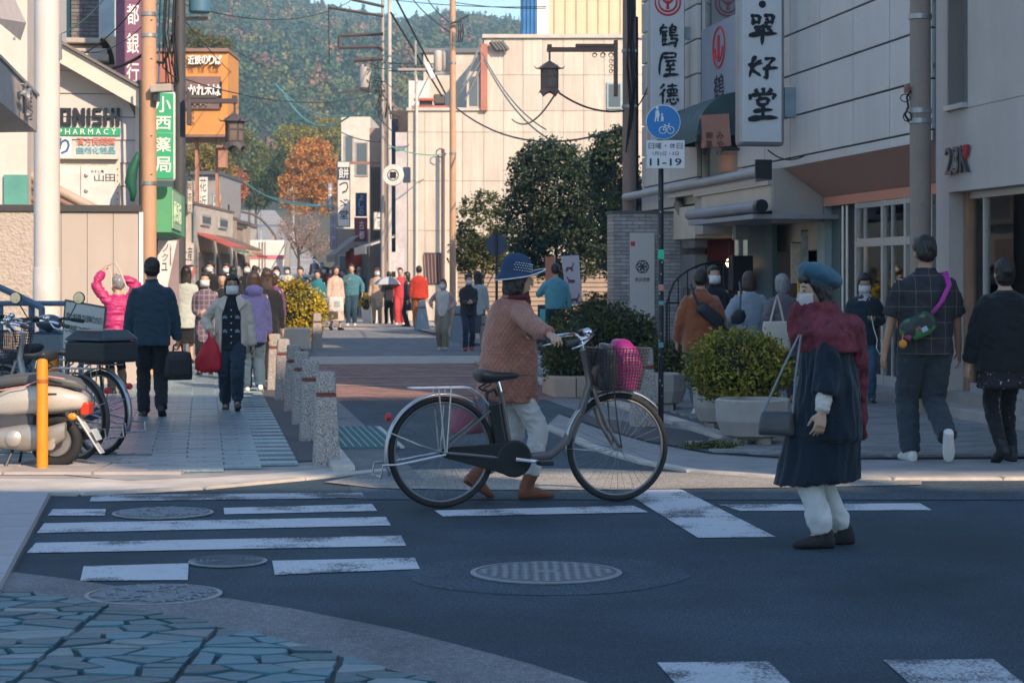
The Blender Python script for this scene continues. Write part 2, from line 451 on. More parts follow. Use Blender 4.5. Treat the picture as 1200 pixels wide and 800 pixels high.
def kerb_run(pts,w,h,mat,L=.6,name='kerb',z0=-.01,piece='kerb_stone',gap=.006,sink=0):
 """A run of kerb stones along a polyline, each stone a part."""
 pts=[Vector((p[0],p[1],0))for p in pts]
 root=thing(name,None,None);root['kind']='structure'
 seg=[(pts[i+1]-pts[i]).length for i in range(len(pts)-1)];tot=sum(seg)
 def at(s):
  for i,l in enumerate(seg):
   if s<=l or i==len(seg)-1:return pts[i]+(pts[i+1]-pts[i])*(s/l)
   s-=l
 k=max(1,int(tot/L))
 for i in range(k):
  a,b=at(i*tot/k+gap/2),at((i+1)*tot/k-gap/2)
  t=(b-a).normalized();n=Vector((-t.y,t.x,0))
  m=MB();c=min(.012,h*.4)
  lo=[a-n*w/2,b-n*w/2,b+n*w/2,a+n*w/2]
  cen=(a+b)/2
  hi=[p+(cen-p).normalized()*c*1.4+Vector((0,0,h+z0))for p in lo]
  mid=[p+Vector((0,0,h+z0-c))for p in lo];lo=[p+Vector((0,0,z0))for p in lo]
  m.add(lo+mid+hi,[(0,1,5,4),(1,2,6,5),(2,3,7,6),(3,0,4,7),(4,5,9,8),(5,6,10,9),(6,7,11,10),(7,4,8,11),(8,9,10,11)])
  m.build(piece,mat,root,fix=False)
 return root
kerb_m=M('kerb_concrete',(.46,.42,.38),.8,var=.25,scale=4,objrand=.12,bump=.3,bscale=110,streak=0)
kerb_run([S(1.0,14.75),S(.98,33)],.16,.06,kerb_m)
kerb_run([S(4.45,17.0),S(4.45,33)],.16,.06,kerb_m)
sheet('gutter',[xy(S(u,v))for u,v in((1.06,14.2),(1.5,14.0),(1.5,23.1),(1.06,23.1))],.010,gutter_m)
sheet('gutter',[xy(S(u,v))for u,v in((3.85,16.6),(4.4,16.4),(4.4,23.1),(3.85,23.1))],.010,gutter_m)
leftlip=[GP(-60,578),GP(60,579),GP(150,578),GP(240,571),GP(330,563),GP(400,556),GP(452,551)]
inner=[GP(452,545),GP(400,545),GP(330,550),GP(240,556),GP(150,561),GP(60,562),GP(-60,561)]
sheet('kerb_apron',[xy(p)for p in leftlip+inner],.006,M('apron_concrete',(.48,.44,.40),.8,var=.22,scale=3,bump=.3))
kerb_run([GP(-60,579.5),GP(60,580.5),GP(150,579.5),GP(240,572.5),GP(330,564.5),GP(400,557.5),GP(455,552)],.10,.03,kerb_m,L=.7)
rightlip=[GP(640,500),GP(700,527),GP(760,544),GP(830,556),GP(930,561),GP(1060,562),GP(1300,561)]
rin=[GP(1300,538),GP(1060,540),GP(930,540),GP(830,533),GP(760,520),GP(700,503),GP(655,486)]
sheet('kerb_apron',[xy(p)for p in rightlip+rin],.008,M('apron_grey',(.25,.25,.255),.8,var=.25,scale=3,bump=.3))
kerb_run([GP(640,501),GP(700,528),GP(760,545),GP(830,557),GP(930,562),GP(1060,563),GP(1300,562)],.11,.035,kerb_m,L=.7)
sheet('gutter',[xy(GP(*q))for q in((448,552),(560,550),(690,550),(800,555),(930,562),(1080,563.5),(1080,569),(930,572),(700,575),(560,575),(440,573),(380,566))],.009,asphalt_mat('sun_band_pale',(.27,.25,.225),.12,140))  # pale sheet painting the sunlit band onto the asphalt
slab_m=M('paving_slab',(.40,.355,.33),.75,var=.15,scale=3,objrand=.10,bump=.2)
bed=sheet('pavement',[xy(p)for p in(GP(-320,563),GP(160,563),GP(250,557),GP(240,530),GP(-320,530))],.002,M('pavement_concrete',(.34,.31,.29),.8,var=.2,scale=3,bump=.3))
me_slab=paver_mesh('paving_slab',.62,.55,.02,.005);me_slab.materials.append(slab_m)
for i in range(9):
 for j in range(2):
  o=bpy.data.objects.new('paving_slab',me_slab);COL.objects.link(o);o.parent=bed
  p=GP(-40,546);o.location=(p.x-.5+i*.635,p.y-.45+j*.57,.006);
  if o.location.x>-2.2:COL.objects.unlink(o)
bed=sheet('footway',[xy(p)for p in(GP(62,581),GP(6,690),GP(-500,690),GP(-500,581))],.003,joint_m)
a,b=GP(60,582),GP(4,690);t=(b-a).normalized();n=Vector((t.y,-t.x,0))
if n.x>0:n=-n
me_fs=paver_mesh('footway_slab',.60,.46,.03,.006);me_fs.materials.append(M('footway_slab',(.36,.345,.36),.75,var=.14,scale=3,objrand=.1,bump=.2))
for i in range(7):
 for j in range(3):
  p=a+t*(.30+i*.61)+n*(.235+j*.47)
  if i*.61>(b-a).length-.2:continue
  o=bpy.data.objects.new('footway_slab',me_fs);COL.objects.link(o);o.parent=bed
  o.location=(p.x,p.y,.003+random.uniform(0,.003));o.rotation_euler=(0,0,math.atan2(t.y,t.x))
g_out=[(-60,668),(20,672),(75,679),(130,687),(200,695),(270,703),(335,713),(400,726),(470,740),(540,758),(620,779),(690,802),(760,830),(830,870)]
g_in=[(640,870),(560,824),(480,793),(420,777),(350,760),(260,738),(180,721),(100,708),(25,697),(-60,690)]
sheet('gutter',[xy(GP(*p))for p in g_out+g_in],.007,gutter_m)
corner=sheet('pavement',[xy(GP(*p))for p in g_in+[(-500,690),(-700,1100),(560,1100)]],.010,M('crazy_mortar',(.045,.055,.062),.9,var=.3,scale=8))
crazy_pale=M('crazy_stone_pale',(.16,.215,.235),.6,var=.3,scale=5,objrand=.25,bump=.6,bscale=22,bdist=.02)
crazy=M('crazy_stone',(.042,.125,.16),.55,var=.35,scale=4,objrand=.42,bump=.5,bscale=25,bdist=.015,spec=.5)
def clip(poly,p,n):
 out=[]
 for i in range(len(poly)):
  a,b=poly[i],poly[(i+1)%len(poly)]
  da,db=(a[0]-p[0])*n[0]+(a[1]-p[1])*n[1],(b[0]-p[0])*n[0]+(b[1]-p[1])*n[1]
  if da<=0:out.append(a)
  if(da<=0)!=(db<=0):
   t=da/(da-db);out.append((a[0]+(b[0]-a[0])*t,a[1]+(b[1]-a[1])*t))
 return out
def crazy_panel(x0,x1,y0,y1,k,edge,rnd):
 pts=[]
 for _ in range(4000):
  q=(rnd.uniform(x0,x1),rnd.uniform(y0,y1))
  if all(((q[0]-r[0])**2+(1.5*(q[1]-r[1]))**2)>(rnd.uniform(.09,.2))**2 for r in pts):pts.append(q)
  if len(pts)>=k:break
 for i,q in enumerate(pts):
  poly=[(x0+.012,y0+.012),(x1-.012,y0+.012),(x1-.012,y1-.012),(x0+.012,y1-.012)]
  for j,r in enumerate(pts):
   if i==j:continue
   d=(r[0]-q[0],(r[1]-q[1])*2.2);l=math.hypot(*d)
   if l>1.4:continue
   nn=(d[0]/l,d[1]/l);g=.009
   poly=clip(poly,((q[0]+r[0])/2-nn[0]*g,(q[1]+r[1])/2-nn[1]*g),nn)
   if len(poly)<3:break
  for p0,n0 in edge:
   if len(poly)>=3:poly=clip(poly,p0,n0)
  if len(poly)<3:continue
  ar=abs(sum(poly[t][0]*poly[(t+1)%len(poly)][1]-poly[(t+1)%len(poly)][0]*poly[t][1]for t in range(len(poly))))/2
  if ar<.002:continue
  cx=sum(p[0]for p in poly)/len(poly);cy=sum(p[1]for p in poly)/len(poly)
  h=rnd.uniform(.010,.017);mb=MB();nn_=len(poly)
  jp=[(p[0]+rnd.uniform(-.008,.008),p[1]+rnd.uniform(-.006,.006))for p in poly]
  lo=[(x-cx,y-cy,0)for x,y in jp];hi=[((x-cx)*.965,(y-cy)*.965,h)for x,y in jp]
  mb.add(lo+hi,[tuple(range(nn_,2*nn_))]+[(t,(t+1)%nn_,nn_+(t+1)%nn_,nn_+t)for t in range(nn_)])
  o=mb.build('paving_stone',crazy_pale if rnd.random()<.16 else crazy,corner);o.location=(cx,cy,.010);o.rotation_euler=(rnd.uniform(-1,1)*.012,rnd.uniform(-1,1)*.012,0)
inn=[GP(*p)for p in reversed(g_in)]
edge=[]
def inside_edge(q):
 for a,b in zip(inn,inn[1:]):
  if a.x<=q[0]<=b.x:return q[1]<a.y+(b.y-a.y)*(q[0]-a.x)/(b.x-a.x)+.02
 return q[0]<inn[0].x
edge_at=lambda x:next((a.y+(b.y-a.y)*(x-a.x)/(b.x-a.x)for a,b in zip(inn,inn[1:])if a.x<=x<=b.x),inn[0].y)
rnd=random.Random(3)
seams=[-2.55,-1.70,-1.16,-.62,-.1,.4]
rows=[6.2,7.62,8.45,9.3]
for x0,x1 in zip(seams,seams[1:]):
 for y0,y1 in zip(rows,rows[1:]):
  if edge_at(x0)<y0 and edge_at(x1)<y0:continue
  es=[]
  for a,b in zip(inn,inn[1:]):
   if b.x<x0-.05 or a.x>x1+.05:continue
   tt=(b-a).normalized();nn=(-tt.y,tt.x)
   es.append(((a.x,a.y-.012),nn))
  if(x1-x0)*(y1-y0)>0:crazy_panel(x0,x1,y0,y1,int((x1-x0)*(y1-y0)*42),es,rnd)
cw=thing('crosswalk',None,None);cw['kind']='structure'
def stripe(corners,mat=road_paint,name='stripe',parent=cw):
 q=[GP(*c)for c in corners];mb=MB();mb.add([(p.x,p.y,.0045)for p in q],[(0,1,2,3)])
 o=mb.build(name,mat,parent,fix=False)
 if o.data.polygons[0].normal.z<0:o.data.flip_normals()
 return o
def xl(y):return 62-(y-580)*.5+22
stripe([(105,588),(108,580.5),(424,577.5),(428,583.5)],road_paint_worn)
stripe([(56,604.5),(62,597),(124,597),(123,604.5)]);stripe([(263,603),(262,595.5),(436,591),(442,599)])
stripe([(43,625),(52,613.5),(452,606),(458,616)]);stripe([(31,648.5),(42,636.5),(470,628),(476,640)])
stripe([(94,681),(98,664),(221,660.5),(220,680)]);stripe([(322,674),(319,657.5),(486,654),(492,667)])
ml=thing('road_markings',None,None);ml['kind']='structure'
stripe([(519,605.5),(509,598.5),(742,593),(760,600.5)],road_paint,'stop_line',ml)
stripe([(868,599),(842,591.5),(1078,590),(1092,598)],road_paint,'stop_line',ml)
stripe([(818,630.5),(738,581),(745,573.5),(795,573.5)],road_paint,'arrow_band',ml);
stripe([(818,630.5),(795,573.5),(800,574.5),(909,629.5)],road_paint,'arrow_band',ml)
stripe([(815,830),(770,777),(901,776),(955,830)],road_paint_worn,'stripe',ml);stripe([(1098,830),(1035,774),(1164,773),(1235,830)],road_paint_worn,'stripe',ml)
iron=M('cast_iron',(.10,.12,.14),.55,var=.3,scale=20,metal=.35,bump=.2,spec=.5)
iron_light=M('cast_iron_rim',(.22,.24,.27),.5,var=.2,scale=20,metal=.35)
iron_blue=M('blue_iron',(.10,.22,.27),.5,var=.2,scale=20,metal=.2)
def cover(px,py,wpx,label,pattern,rim=.045,mat=iron):
 c=GP(px,py);rad=wpx/2*c.y/F
 t=thing('manhole_cover',label,'manhole cover',(c.x,c.y,.004))
 MB().lathe([(rad*1.0,0),(rad*1.0,.006),(rad*.93,.008),(rad*.93,.002),(0.01,.002)],n=48).build('rim',iron_light,t)
 MB().lathe([(rad*.915,0),(rad*.915,.006),(.005,.006)],n=48).build('lid',mat,t)
 mb=MB();r2=rad*.88
 if pattern=='grid':
  k=13;s=2*r2/k
  for i in range(k):
   for j in range(k):
    x,y=-r2+(i+.5)*s,-r2+(j+.5)*s
    if math.hypot(x,y)<r2*.97 and not(abs(x)<s*1.4 and abs(y)<s*.6):mb.obox((x,y,.008),(s*.62,s*.62,.005),PI/4)
  mb.obox((0,0,.008),(s*2.2,s*.7,.005))
 elif pattern=='ring':
  for q in(.22,.4,.58,.76,.94):mb.tube([(r2*q*math.cos(a*PI/18),r2*q*math.sin(a*PI/18),.0065)for a in range(36)],.009,4,closed=True)
  for a in range(4):mb.obox((0,0,.0075),(2*r2,.014,.005),a*PI/4)
 else:
  rr=random.Random(int(px))
  for i in range(150):
   a,q=rr.uniform(0,2*PI),r2*math.sqrt(rr.random())*.95
   x,y=q*math.cos(a),q*math.sin(a);b=rr.uniform(0,PI);l=rr.uniform(.02,.05)*rad/.3
   mb.tube([(x-l*math.cos(b),y-l*math.sin(b),.007),(x+.3*l*math.sin(b),y-.3*l*math.cos(b),.009),(x+l*math.cos(b),y+l*math.sin(b),.007)],.006*rad/.3,4)
 o=mb.build('relief',iron_light if mat is iron else iron,t,fix=False);o['kind']='stuff'
 return t
cover(191,602,118,'round iron manhole cover with leaf relief between the broken second crosswalk stripe','leaf')
cover(267,659,92,'small blue ringed iron cover in the gap of the nearest crosswalk stripe','ring',mat=iron_blue)
cover(180,698,160,'round iron manhole cover with pale rim half on the grey gutter of the near corner','leaf')
cover(640,672,178,'large round manhole cover with a grid of studs in the middle of the road','grid')
c=GP(640,672);mb=MB();mb.add([(c.x+.66*math.cos(a*PI/24)*(1+.03*math.sin(a*.7)),c.y+.66*math.sin(a*PI/24),.002)for a in range(48)],[tuple(range(48))])
struct(mb.build('road_patch',asphalt_mat('asphalt_patch',(.030,.052,.072)),fix=False))
c0=[GP(398,533),GP(455,521),GP(424,492),GP(397,495)]
t=thing('drain_grate','blue-green steel drain grate in a white painted frame beside the granite bollards','drain',tuple(GP(420,514)),TH)
lo=Matrix.Rotation(-TH,3,'Z')
gm=M('grate_green',(.07,.19,.20),.5,metal=.2,var=.2);fr=M('grate_frame',(.5,.5,.5),.7)
mb=MB();W,D=.24,1.15
for i in range(9):mb.box(-W+i*2*W/8-.008,-W+i*2*W/8+.008,-D,D,.012,.03)
for j in range(24):mb.box(-W,W,-D+j*2*D/23-.012,-D+j*2*D/23+.012,.010,.027)
mb.build('bars',gm,t)
MB().box(-W-.05,-W-.012,-D,D,.008,.024).build('frame',fr,t);MB().box(W+.012,W+.05,-D,D,.008,.024).build('frame',fr,t)
MB().box(-W,W,-D,D,.004,.011).build('pit',M('pit',(.05,.12,.13),.8),t)
class SB(MB):
 """Mesh in street coordinates (u, v, z), stored relative to its thing's base."""
 def __init__(s,base):super().__init__();s.base=base
 def put(s,name,mat,parent,**k):
  u0,v0=s.base;s.v=[(x-u0,y-v0,z)for x,y,z in s.v]
  return s.build(name,mat,parent,**k)
def street_thing(name,label,cat,u,v,group=None):
 return thing(name,label,cat,S(u,v),TH,group)
panel_m=M('wall_panel_white',(.56,.54,.53),.45,var=.07,scale=1.2,bump=.04,streak=.16,objrand=.05)
joint_dark=M('panel_joint',(.07,.075,.085),.8)
cream_m=M('cream_plaster',(.60,.52,.43),.8,var=.1,scale=1.5,streak=.14,bump=.2)
greybeige=M('grey_beige_render',(.42,.385,.36),.85,var=.1,scale=2,streak=.12,bump=.25)
soffit_m=M('pink_soffit',(.42,.25,.21),.7,var=.08)
fascia_m=M('salmon_fascia',(.62,.27,.19),.6,var=.06)
teal_panel=M('teal_panel',(.075,.115,.13),.45,var=.1)
alu=M('aluminium_frame',(.52,.53,.54),.35,metal=.5,var=.06,bump=.02)
alu_dark=M('bronze_frame',(.10,.10,.105),.4,metal=.4)
wood_m=M('wood_trim',(.34,.19,.12),.55,var=.2,scale=6)
inner_wall=M('interior_wall',(.5,.47,.45),.8)
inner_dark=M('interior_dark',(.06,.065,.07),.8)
inner_brown=M('interior_brown',(.20,.115,.075),.7)
glz=clear_glass('shop_glass')
wall23=M('wall_taupe',(.50,.445,.42),.85,var=.09,scale=1.4,streak=.10,bump=.3,bscale=90)
blue_pipe=M('blue_downpipe',(.035,.12,.20),.45)
V0,V1=13.5,v_on(7.55,1097)
b=(7.55,V0);t=street_thing('fashion_shop','taupe rendered corner shop with a wide display window and metal 23 lettering','building',*b)
vo=v_on(7.55,1112);vw0,vw1=v_on(7.55,1134),v_on(7.55,1110)
zt,zs=2.27,.24
m=SB(b)
m.box(7.55,17,vo,V1,0,10)
m.box(7.55,17,V0,vo,zt,3.08-.0)
m.box(7.55,17,V0,vw0,3.095,10);m.box(7.55,17,vw1,vo,3.095,10);m.box(7.56,17,V0+.01,vo-.002,3.07,3.10)
m.box(7.85,17,vw0,vw1,3.095,10)
m.box(7.55,17,V0,V0+.6,0,zt)
m.put('wall',wall23,t)
SB(b).box(7.80,7.86,vw0+.05,vw1-.05,3.16,9.5).put('window',glass_mat('dark_glass',(.02,.03,.04)),t)
m=SB(b);m.box(7.72,7.84,vw1-.07,vw1-.003,3.1,9.5);m.box(7.72,7.84,vw0+.003,vw0+.06,3.1,9.5);m.box(7.5,7.84,vw0+.003,vw1-.003,3.10,3.15);m.put('window_frame',alu,t)
m=SB(b);m.box(7.95,14,V0+.6,vo-.0,.02,zs-.02);m.put('floor',M('shop_floor',(.3,.27,.25),.5),t)
m=SB(b);m.box(10.4,10.5,V0+.7,vo-.2,zs,zt+.4);m.box(7.9,10.4,vo-.12,vo-.03,zs,zt-.01);m.put('inner_wall',M('shop_inner',(.55,.52,.50),.8),t)
m=SB(b);m.box(7.70,7.80,vo-.13,vo-.02,zs,zt-.002);m.put('door_jamb',wood_m,t)
m=SB(b);m.box(7.72,7.80,V0+.62,vo-.14,zs,zs+.09);m.box(7.72,7.80,V0+.62,vo-.14,zt-.07,zt-.003)
for vv in(vo-.50,vo-1.9,vo-3.3):m.box(7.725,7.795,vv-.02,vv+.02,zs+.09,zt-.07)
m.put('window_frame',alu,t)
SB(b).box(7.755,7.762,V0+.65,vo-.15,zs+.09,zt-.07).put('display_window',glz,t)
for i in range(6):
 k=(vo-V0-.7)/6;m=SB(b);m.box(7.25,7.9,V0+.62+i*k+.005,V0+.62+(i+1)*k-.005,.0,.13);m.put('step',M('step_stone',(.34,.31,.29),.7,objrand=.12,var=.2),t,bevel=.01)
m=SB(b);m.box(7.5,7.93,V0+.6,vo-.02,.13,zs);m.put('sill',M('sill_stone',(.30,.27,.25),.7),t)
bz=z_at(186,20.5);mk=M('brushed_letters',(.10,.10,.11),.35,metal=.4)
v1_,v2_=v_on(7.55,1110),v_on(7.55,1136);bz0,bz1=z_at(203,20.6),z_at(171,20.6)
def wtext(s,pxa,pxb,z0,z1,u,mat,parent,base,**k):
 va,vb=v_on(u,pxa),v_on(u,pxb)
 return text_fit(s,-(va-base[1]),-(vb-base[1]),z0,z1,u-base[0],mat,parent,face='left',**k)
wtext('2',1110,1117.5,bz0,bz1,7.53,mk,t,b,depth=.03);wtext('3',1119,1126,bz0,bz1,7.53,mk,t,b,depth=.03)
wtext('K',1127.5,1136.5,bz0,bz1,7.53,mk,t,b,depth=.03)
va,vb=v_on(7.52,1129),v_on(7.52,1135.5);m=SB(b);m.add([(7.5,va,bz1-.005),(7.5,vb,bz1-.005),(7.5,(va+vb)/2,bz0+.13),(7.525,va,bz1-.005),(7.525,vb,bz1-.005),(7.525,(va+vb)/2,bz0+.13)],[(0,1,2),(3,5,4),(0,3,4,1),(1,4,5,2),(2,5,3,0)]);m.put('emblem',red_ink,t)
q=GP(1189,470);d=d_on(8.5,1189);p=PX(1189,400,d)
tm=thing('mannequin_bust','headless dressmaking bust in a cream knit behind the shop window glass','mannequin',(p.x,d,zs),0)
MB().lathe([(.05,.98),(.12,1.02),(.15,1.15),(.13,1.3),(.17,1.5),(.185,1.6),(.12,1.68),(.06,1.71),(.05,1.72)],n=20).build('torso',M('cream_knit',(.55,.45,.36),.9,bump=.5,bscale=70),tm,smooth=True)
MB().lathe([(.052,1.721),(.045,1.80),(.03,1.81)],n=14).build('neck_cap',M('bust_grey',(.3,.3,.3),.4),tm,smooth=True)
MB().cyl((0,0,.03),(0,0,1.0),.016).lathe([(.16,0),(.16,.02),(.02,.035)],n=20).build('stand',dark_steel,tm)
d=d_on(8.0,1161);p=PX(1161,262,d);tn=thing('neon_sign','narrow green and white vertical sign hanging inside the shop window','sign',(p.x,d,z_at(287,d)),TH)
MB().box(-.022,.022,-.015,.015,0,.40).build('tube',M('neon_green',(.05,.4,.2),.4,emit=.15),tn)
MB().box(-.018,.018,-.019,-.0155,.10,.28).build('panel',M('neon_white',(.6,.62,.58),.4,emit=.12),tn)
b=(7.55,V1+.12);VE=v_on(7.55,752)
tB=street_thing('panelled_building','white panelled shop building with recessed ground floor and hanging signs','building',*b)
ZR=[2.95+.535*i for i in range(9)]
SB(b).box(7.62,17,V1+.12,v_on(7.55,926)+.1,2.84,10).box(7.62,17,v_on(7.55,926)+.1,v_on(7.55,864),2.84,8.3).box(7.62,17,v_on(7.55,817),VE,2.45,8.3).box(8.0,17,v_on(7.55,864),v_on(7.55,817),2.6,8.3).box(9.6,17,V1+.12,VE,0,2.84).put('wall',joint_dark,tB)
VJ=[V1+.12]+[v_on(7.55,x)for x in(1042.5,999.5,960.5,926,896,864)]
VJ2=[v_on(7.55,x)for x in(817,786,752)]
pan=[]
for vs in(VJ,VJ2):
 for va,vb in zip(vs,vs[1:]):
  for z0,z1 in zip(ZR,ZR[1:]):
   m=SB(b);m.box(7.55,7.615,va+.012,vb-.012,z0+.012,z1-.012);m.put('wall_panel',panel_m,tB,bevel=.004)
  m=SB(b);m.box(7.55,7.615,va+.006,vb-.006,(2.84 if vs is VJ else 2.55),2.94);m.put('wall_panel',panel_m,tB)
  m=SB(b);m.box(7.55,7.615,va+.003,vb-.003,ZR[-1]+.01,10 if va<v_on(7.55,926)-.1 else 8.35);m.put('wall_panel',panel_m,tB)
vs0,vs1=V1+.12,v_on(8.1,966)
m=SB(b);m.add([(7.56,vs0,2.838),(7.56,26.12,2.838),(8.1,26.12,2.45),(8.1,vs0,2.45),(7.56,vs0,2.9),(7.56,26.12,2.9),(8.1,26.12,2.6),(8.1,vs0,2.6)],[(0,1,2,3),(4,7,6,5),(0,4,5,1),(2,6,7,3),(0,3,7,4),(1,5,6,2)]);m.put('soffit',soffit_m,tB)
m=SB(b);m.box(8.08,8.16,vs0,vs1-.02,2.33,2.449);m.put('fascia',fascia_m,tB)
m=SB(b)
m.box(8.10,8.22,v_on(8.1,966),v_on(8.1,957.5),0,2.6);m.put('post',M('pale_teal_post',(.30,.36,.36),.5),tB)
SB(b).box(8.2,8.3,v_on(8.2,985),v_on(8.2,966.5),0,2.33).put('side_panel',teal_panel,tB)
m=SB(b)
for px in(988,993):m.cyl((8.14,v_on(8.14,px),0),(8.14,v_on(8.14,px),2.32),.022,n=10)
m.put('downpipe',alu,tB,smooth='auto')
SB(b).box(8.22,8.3,v_on(8.2,1004.5),v_on(8.2,985.2),0,2.33).put('side_panel',M('dark_teal',(.03,.045,.055),.5),tB)
va,vb,vc,vd=[v_on(8.12,x)for x in(1006,1037,1064,1095)]
zt2=1.83
m=SB(b)
for vv in(va,vb,vc,vd):m.box(8.08,8.16,vv-.035,vv+.035,.1,2.329)
m.box(8.09,8.15,vd,va,zt2-.05,zt2+.05);m.box(8.09,8.15,vd,va,2.26,2.325);m.box(8.09,8.15,vd,va,.1,.22)
for vv in(va-.28,vb-.3):m.box(8.10,8.14,vv-.015,vv+.015,.22,2.27)
m.put('shop_front_frame',alu,tB)
for i,(x,y)in enumerate(((va,vb),(vb,vc),(vc,vd))):SB(b).box(8.12,8.126,y+.036,x-.036,.2,2.3).put('pane',glz,tB)
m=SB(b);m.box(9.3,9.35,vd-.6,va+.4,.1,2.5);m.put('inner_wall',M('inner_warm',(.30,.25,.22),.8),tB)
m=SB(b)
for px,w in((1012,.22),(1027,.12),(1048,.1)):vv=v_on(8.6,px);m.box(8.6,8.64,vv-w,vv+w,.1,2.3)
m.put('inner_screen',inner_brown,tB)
m=SB(b);vv=v_on(9.0,1056);m.box(9.0,9.02,vv-.2,vv+.25,1.75,2.2);m.put('inner_panel',M('inner_white',(.8,.76,.7),.6,emit=.12),tB)
SB(b).box(7.56,9.6,V1+.12,VE,-.02,.1).put('floor_slab',M('plinth',(.28,.27,.265),.8),tB)
d=25.3;p=PX(1037.5,294,d);tl=thing('wall_lamp','small glowing orange lamp seen through the shop door glass','lamp',(p.x,d,p.z),0)
MB().lathe([(.03,-.08),(.055,-.06),(.06,.06),(.02,.08)],n=14).build('shade',M('lamp_glow',(1,.48,.14),.5,emit=2.2),tl,smooth=True)
MB().cyl((0,0,.08),(0,0,.5),.006,n=6).build('cord',cable_black,tl)
bu=(7.4,26.2);
m=SB(b);m.box(7.42,8.09,26.14,26.22,2.12,2.83);m.put('side_wall',greybeige,tB)
m=SB(b);m.box(7.40,8.6,26.225,v_on(7.4,822),2.28,2.62);m.put('canopy_box',cream_m,tB,bevel=.006)
m=SB(b);m.box(7.36,8.62,26.20,v_on(7.4,815),2.622,2.68);m.put('canopy_cap',alu,tB)
m=SB(b);m.box(7.43,8.6,v_on(7.4,822)+.02,v_on(7.4,812),2.05,2.83);m.put('side_wall',greybeige,tB)
m=SB(b);m.box(7.44,8.0,v_on(7.4,811.8),VE,2.0,2.5);m.put('wall_band',cream_m,tB)
m=SB(b);m.tube([(7.30,v_on(7.3,893),z_at(203,27.6)),(7.30,VE+.2,z_at(203,27.6))],.065,12);m.put('gutter',M('gutter_grey',(.38,.385,.40),.5),tB,smooth='auto')
SB(b).box(7.20,7.42,v_on(7.3,893)-.05,v_on(7.3,893)-.002,z_at(212,27.6),z_at(190,27.6)).put('end_cap',dark_steel,tB)
m=SB(b);z1=z_at(246,28);m.tube([(7.12,v_on(7.12,889),z1),(7.12,v_on(7.12,808),z1)],.075,12);m.box(7.05,8.3,v_on(7.12,889)+.01,v_on(7.12,812),z1-.16,z1-.10);m.put('awning_cassette',M('awning_grey',(.28,.29,.32),.55,streak=.1),tB,smooth='auto')
m=SB(b);m.tube([(7.12,v_on(7.12,893),z1),(7.12,v_on(7.12,889),z1)],.085,12);m.put('end_cap',black_paint,tB,smooth='auto')
SB(b).box(8.35,8.8,26.25,v_on(8.3,900),1.78,2.27).put('inner_box',cream_m,tB)
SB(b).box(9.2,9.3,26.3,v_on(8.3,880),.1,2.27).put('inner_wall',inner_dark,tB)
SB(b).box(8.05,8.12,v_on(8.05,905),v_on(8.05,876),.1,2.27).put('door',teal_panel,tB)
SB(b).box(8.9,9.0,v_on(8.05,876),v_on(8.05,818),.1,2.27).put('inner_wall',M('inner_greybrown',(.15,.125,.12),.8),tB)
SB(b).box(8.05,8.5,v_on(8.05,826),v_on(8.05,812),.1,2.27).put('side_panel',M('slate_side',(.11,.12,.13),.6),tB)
SB(b).box(7.75,7.95,v_on(7.75,812),VE,.1,2.0).put('ground_wall',M('ground_wall_grey',(.20,.205,.21),.7),tB)
m=SB(b)
for z0,z1 in((1.95,2.45),(1.32,1.86)):m.box(7.52,7.76,v_on(7.5,811),v_on(7.5,797),z0-.1,z1-.1)
m.put('meter_box',M('meter_grey',(.17,.18,.19),.5),tB,bevel=.03)
m=SB(b)
for k in range(3):m.tube([(7.6,v_on(7.6,800+5*k),1.2),(7.6,v_on(7.6,800+5*k),.1)],.02,8)
m.tube([(7.5,v_on(7.5,796),2.62),(7.42,v_on(7.42,794),2.55),(7.5,v_on(7.5,800),2.4)],.07,8);m.put('conduit',M('conduit_grey',(.25,.22,.20),.6),tB,smooth='auto')
v_=v_on(8.3,842);tr=street_thing('red_banner','red cloth banner hanging behind the arched iron gate','banner',8.3,v_)
m=MB();
for i in range(8):
 x=-.33+i*.082;m.box(x,x+.078,-.02+.012*(i%2),.0+.012*(i%2),.35,1.45)
m.build('cloth',M('red_cloth',(.42,.10,.10),.8,objrand=0),tr)
m=MB();m.box(-.27,.22,-.22,.2,1.62,2.03);m.build('lantern_box',M('red_box',(.55,.13,.12),.6),tr,bevel=.03)
m=MB();m.cyl((-.2,0,2.03),(-.24,0,2.3),.008,n=6);m.cyl((.1,0,2.03),(.1,0,2.3),.008,n=6);m.build('hanger',alu,tr)
tg=street_thing('iron_gate','black wrought iron gate with an arched top at the dim entrance','gate',7.75,v_on(7.75,848))
def gate_z(x):return 1.02+.62*math.sqrt(max(0,1-(x/.88)**2))
for i in range(13):
 x=-.84+i*.14;MB().cyl((x,0,.12),(x,0,gate_z(x)),.011,n=6).build('bar',black_paint,tg)
m=MB();m.tube([(-.88+i*.11,0,gate_z(-.88+i*.11))for i in range(17)],.017,6);m.cyl((-.88,0,1.02),(.88,0,1.02),.013,n=6);m.cyl((-.88,0,.3),(.88,0,.3),.013,n=6);m.cyl((-.88,0,.1),(-.88,0,1.02),.02,n=6);m.cyl((.88,0,.1),(.88,0,1.02),.02,n=6);m.build('frame',black_paint,tg)
SB((8.0,0)).v;tk=street_thing('black_box','black wall cabinet hanging beside the red banner','cabinet',7.8,v_on(7.8,868))
MB().box(-.16,.16,-.12,.12,1.2,1.72).build('body',black_paint,tk,bevel=.015);MB().box(-.1,.1,-.1,.1,1.95,2.25).box(-.03,.03,-.03,.03,1.72,1.95).build('bracket',M('bracket_grey',(.3,.3,.3),.5),tk)
tlp=thing('pendant_lamp','small glowing bulb by the arched gate','lamp',tuple(PX(855,308,31.0)),0)
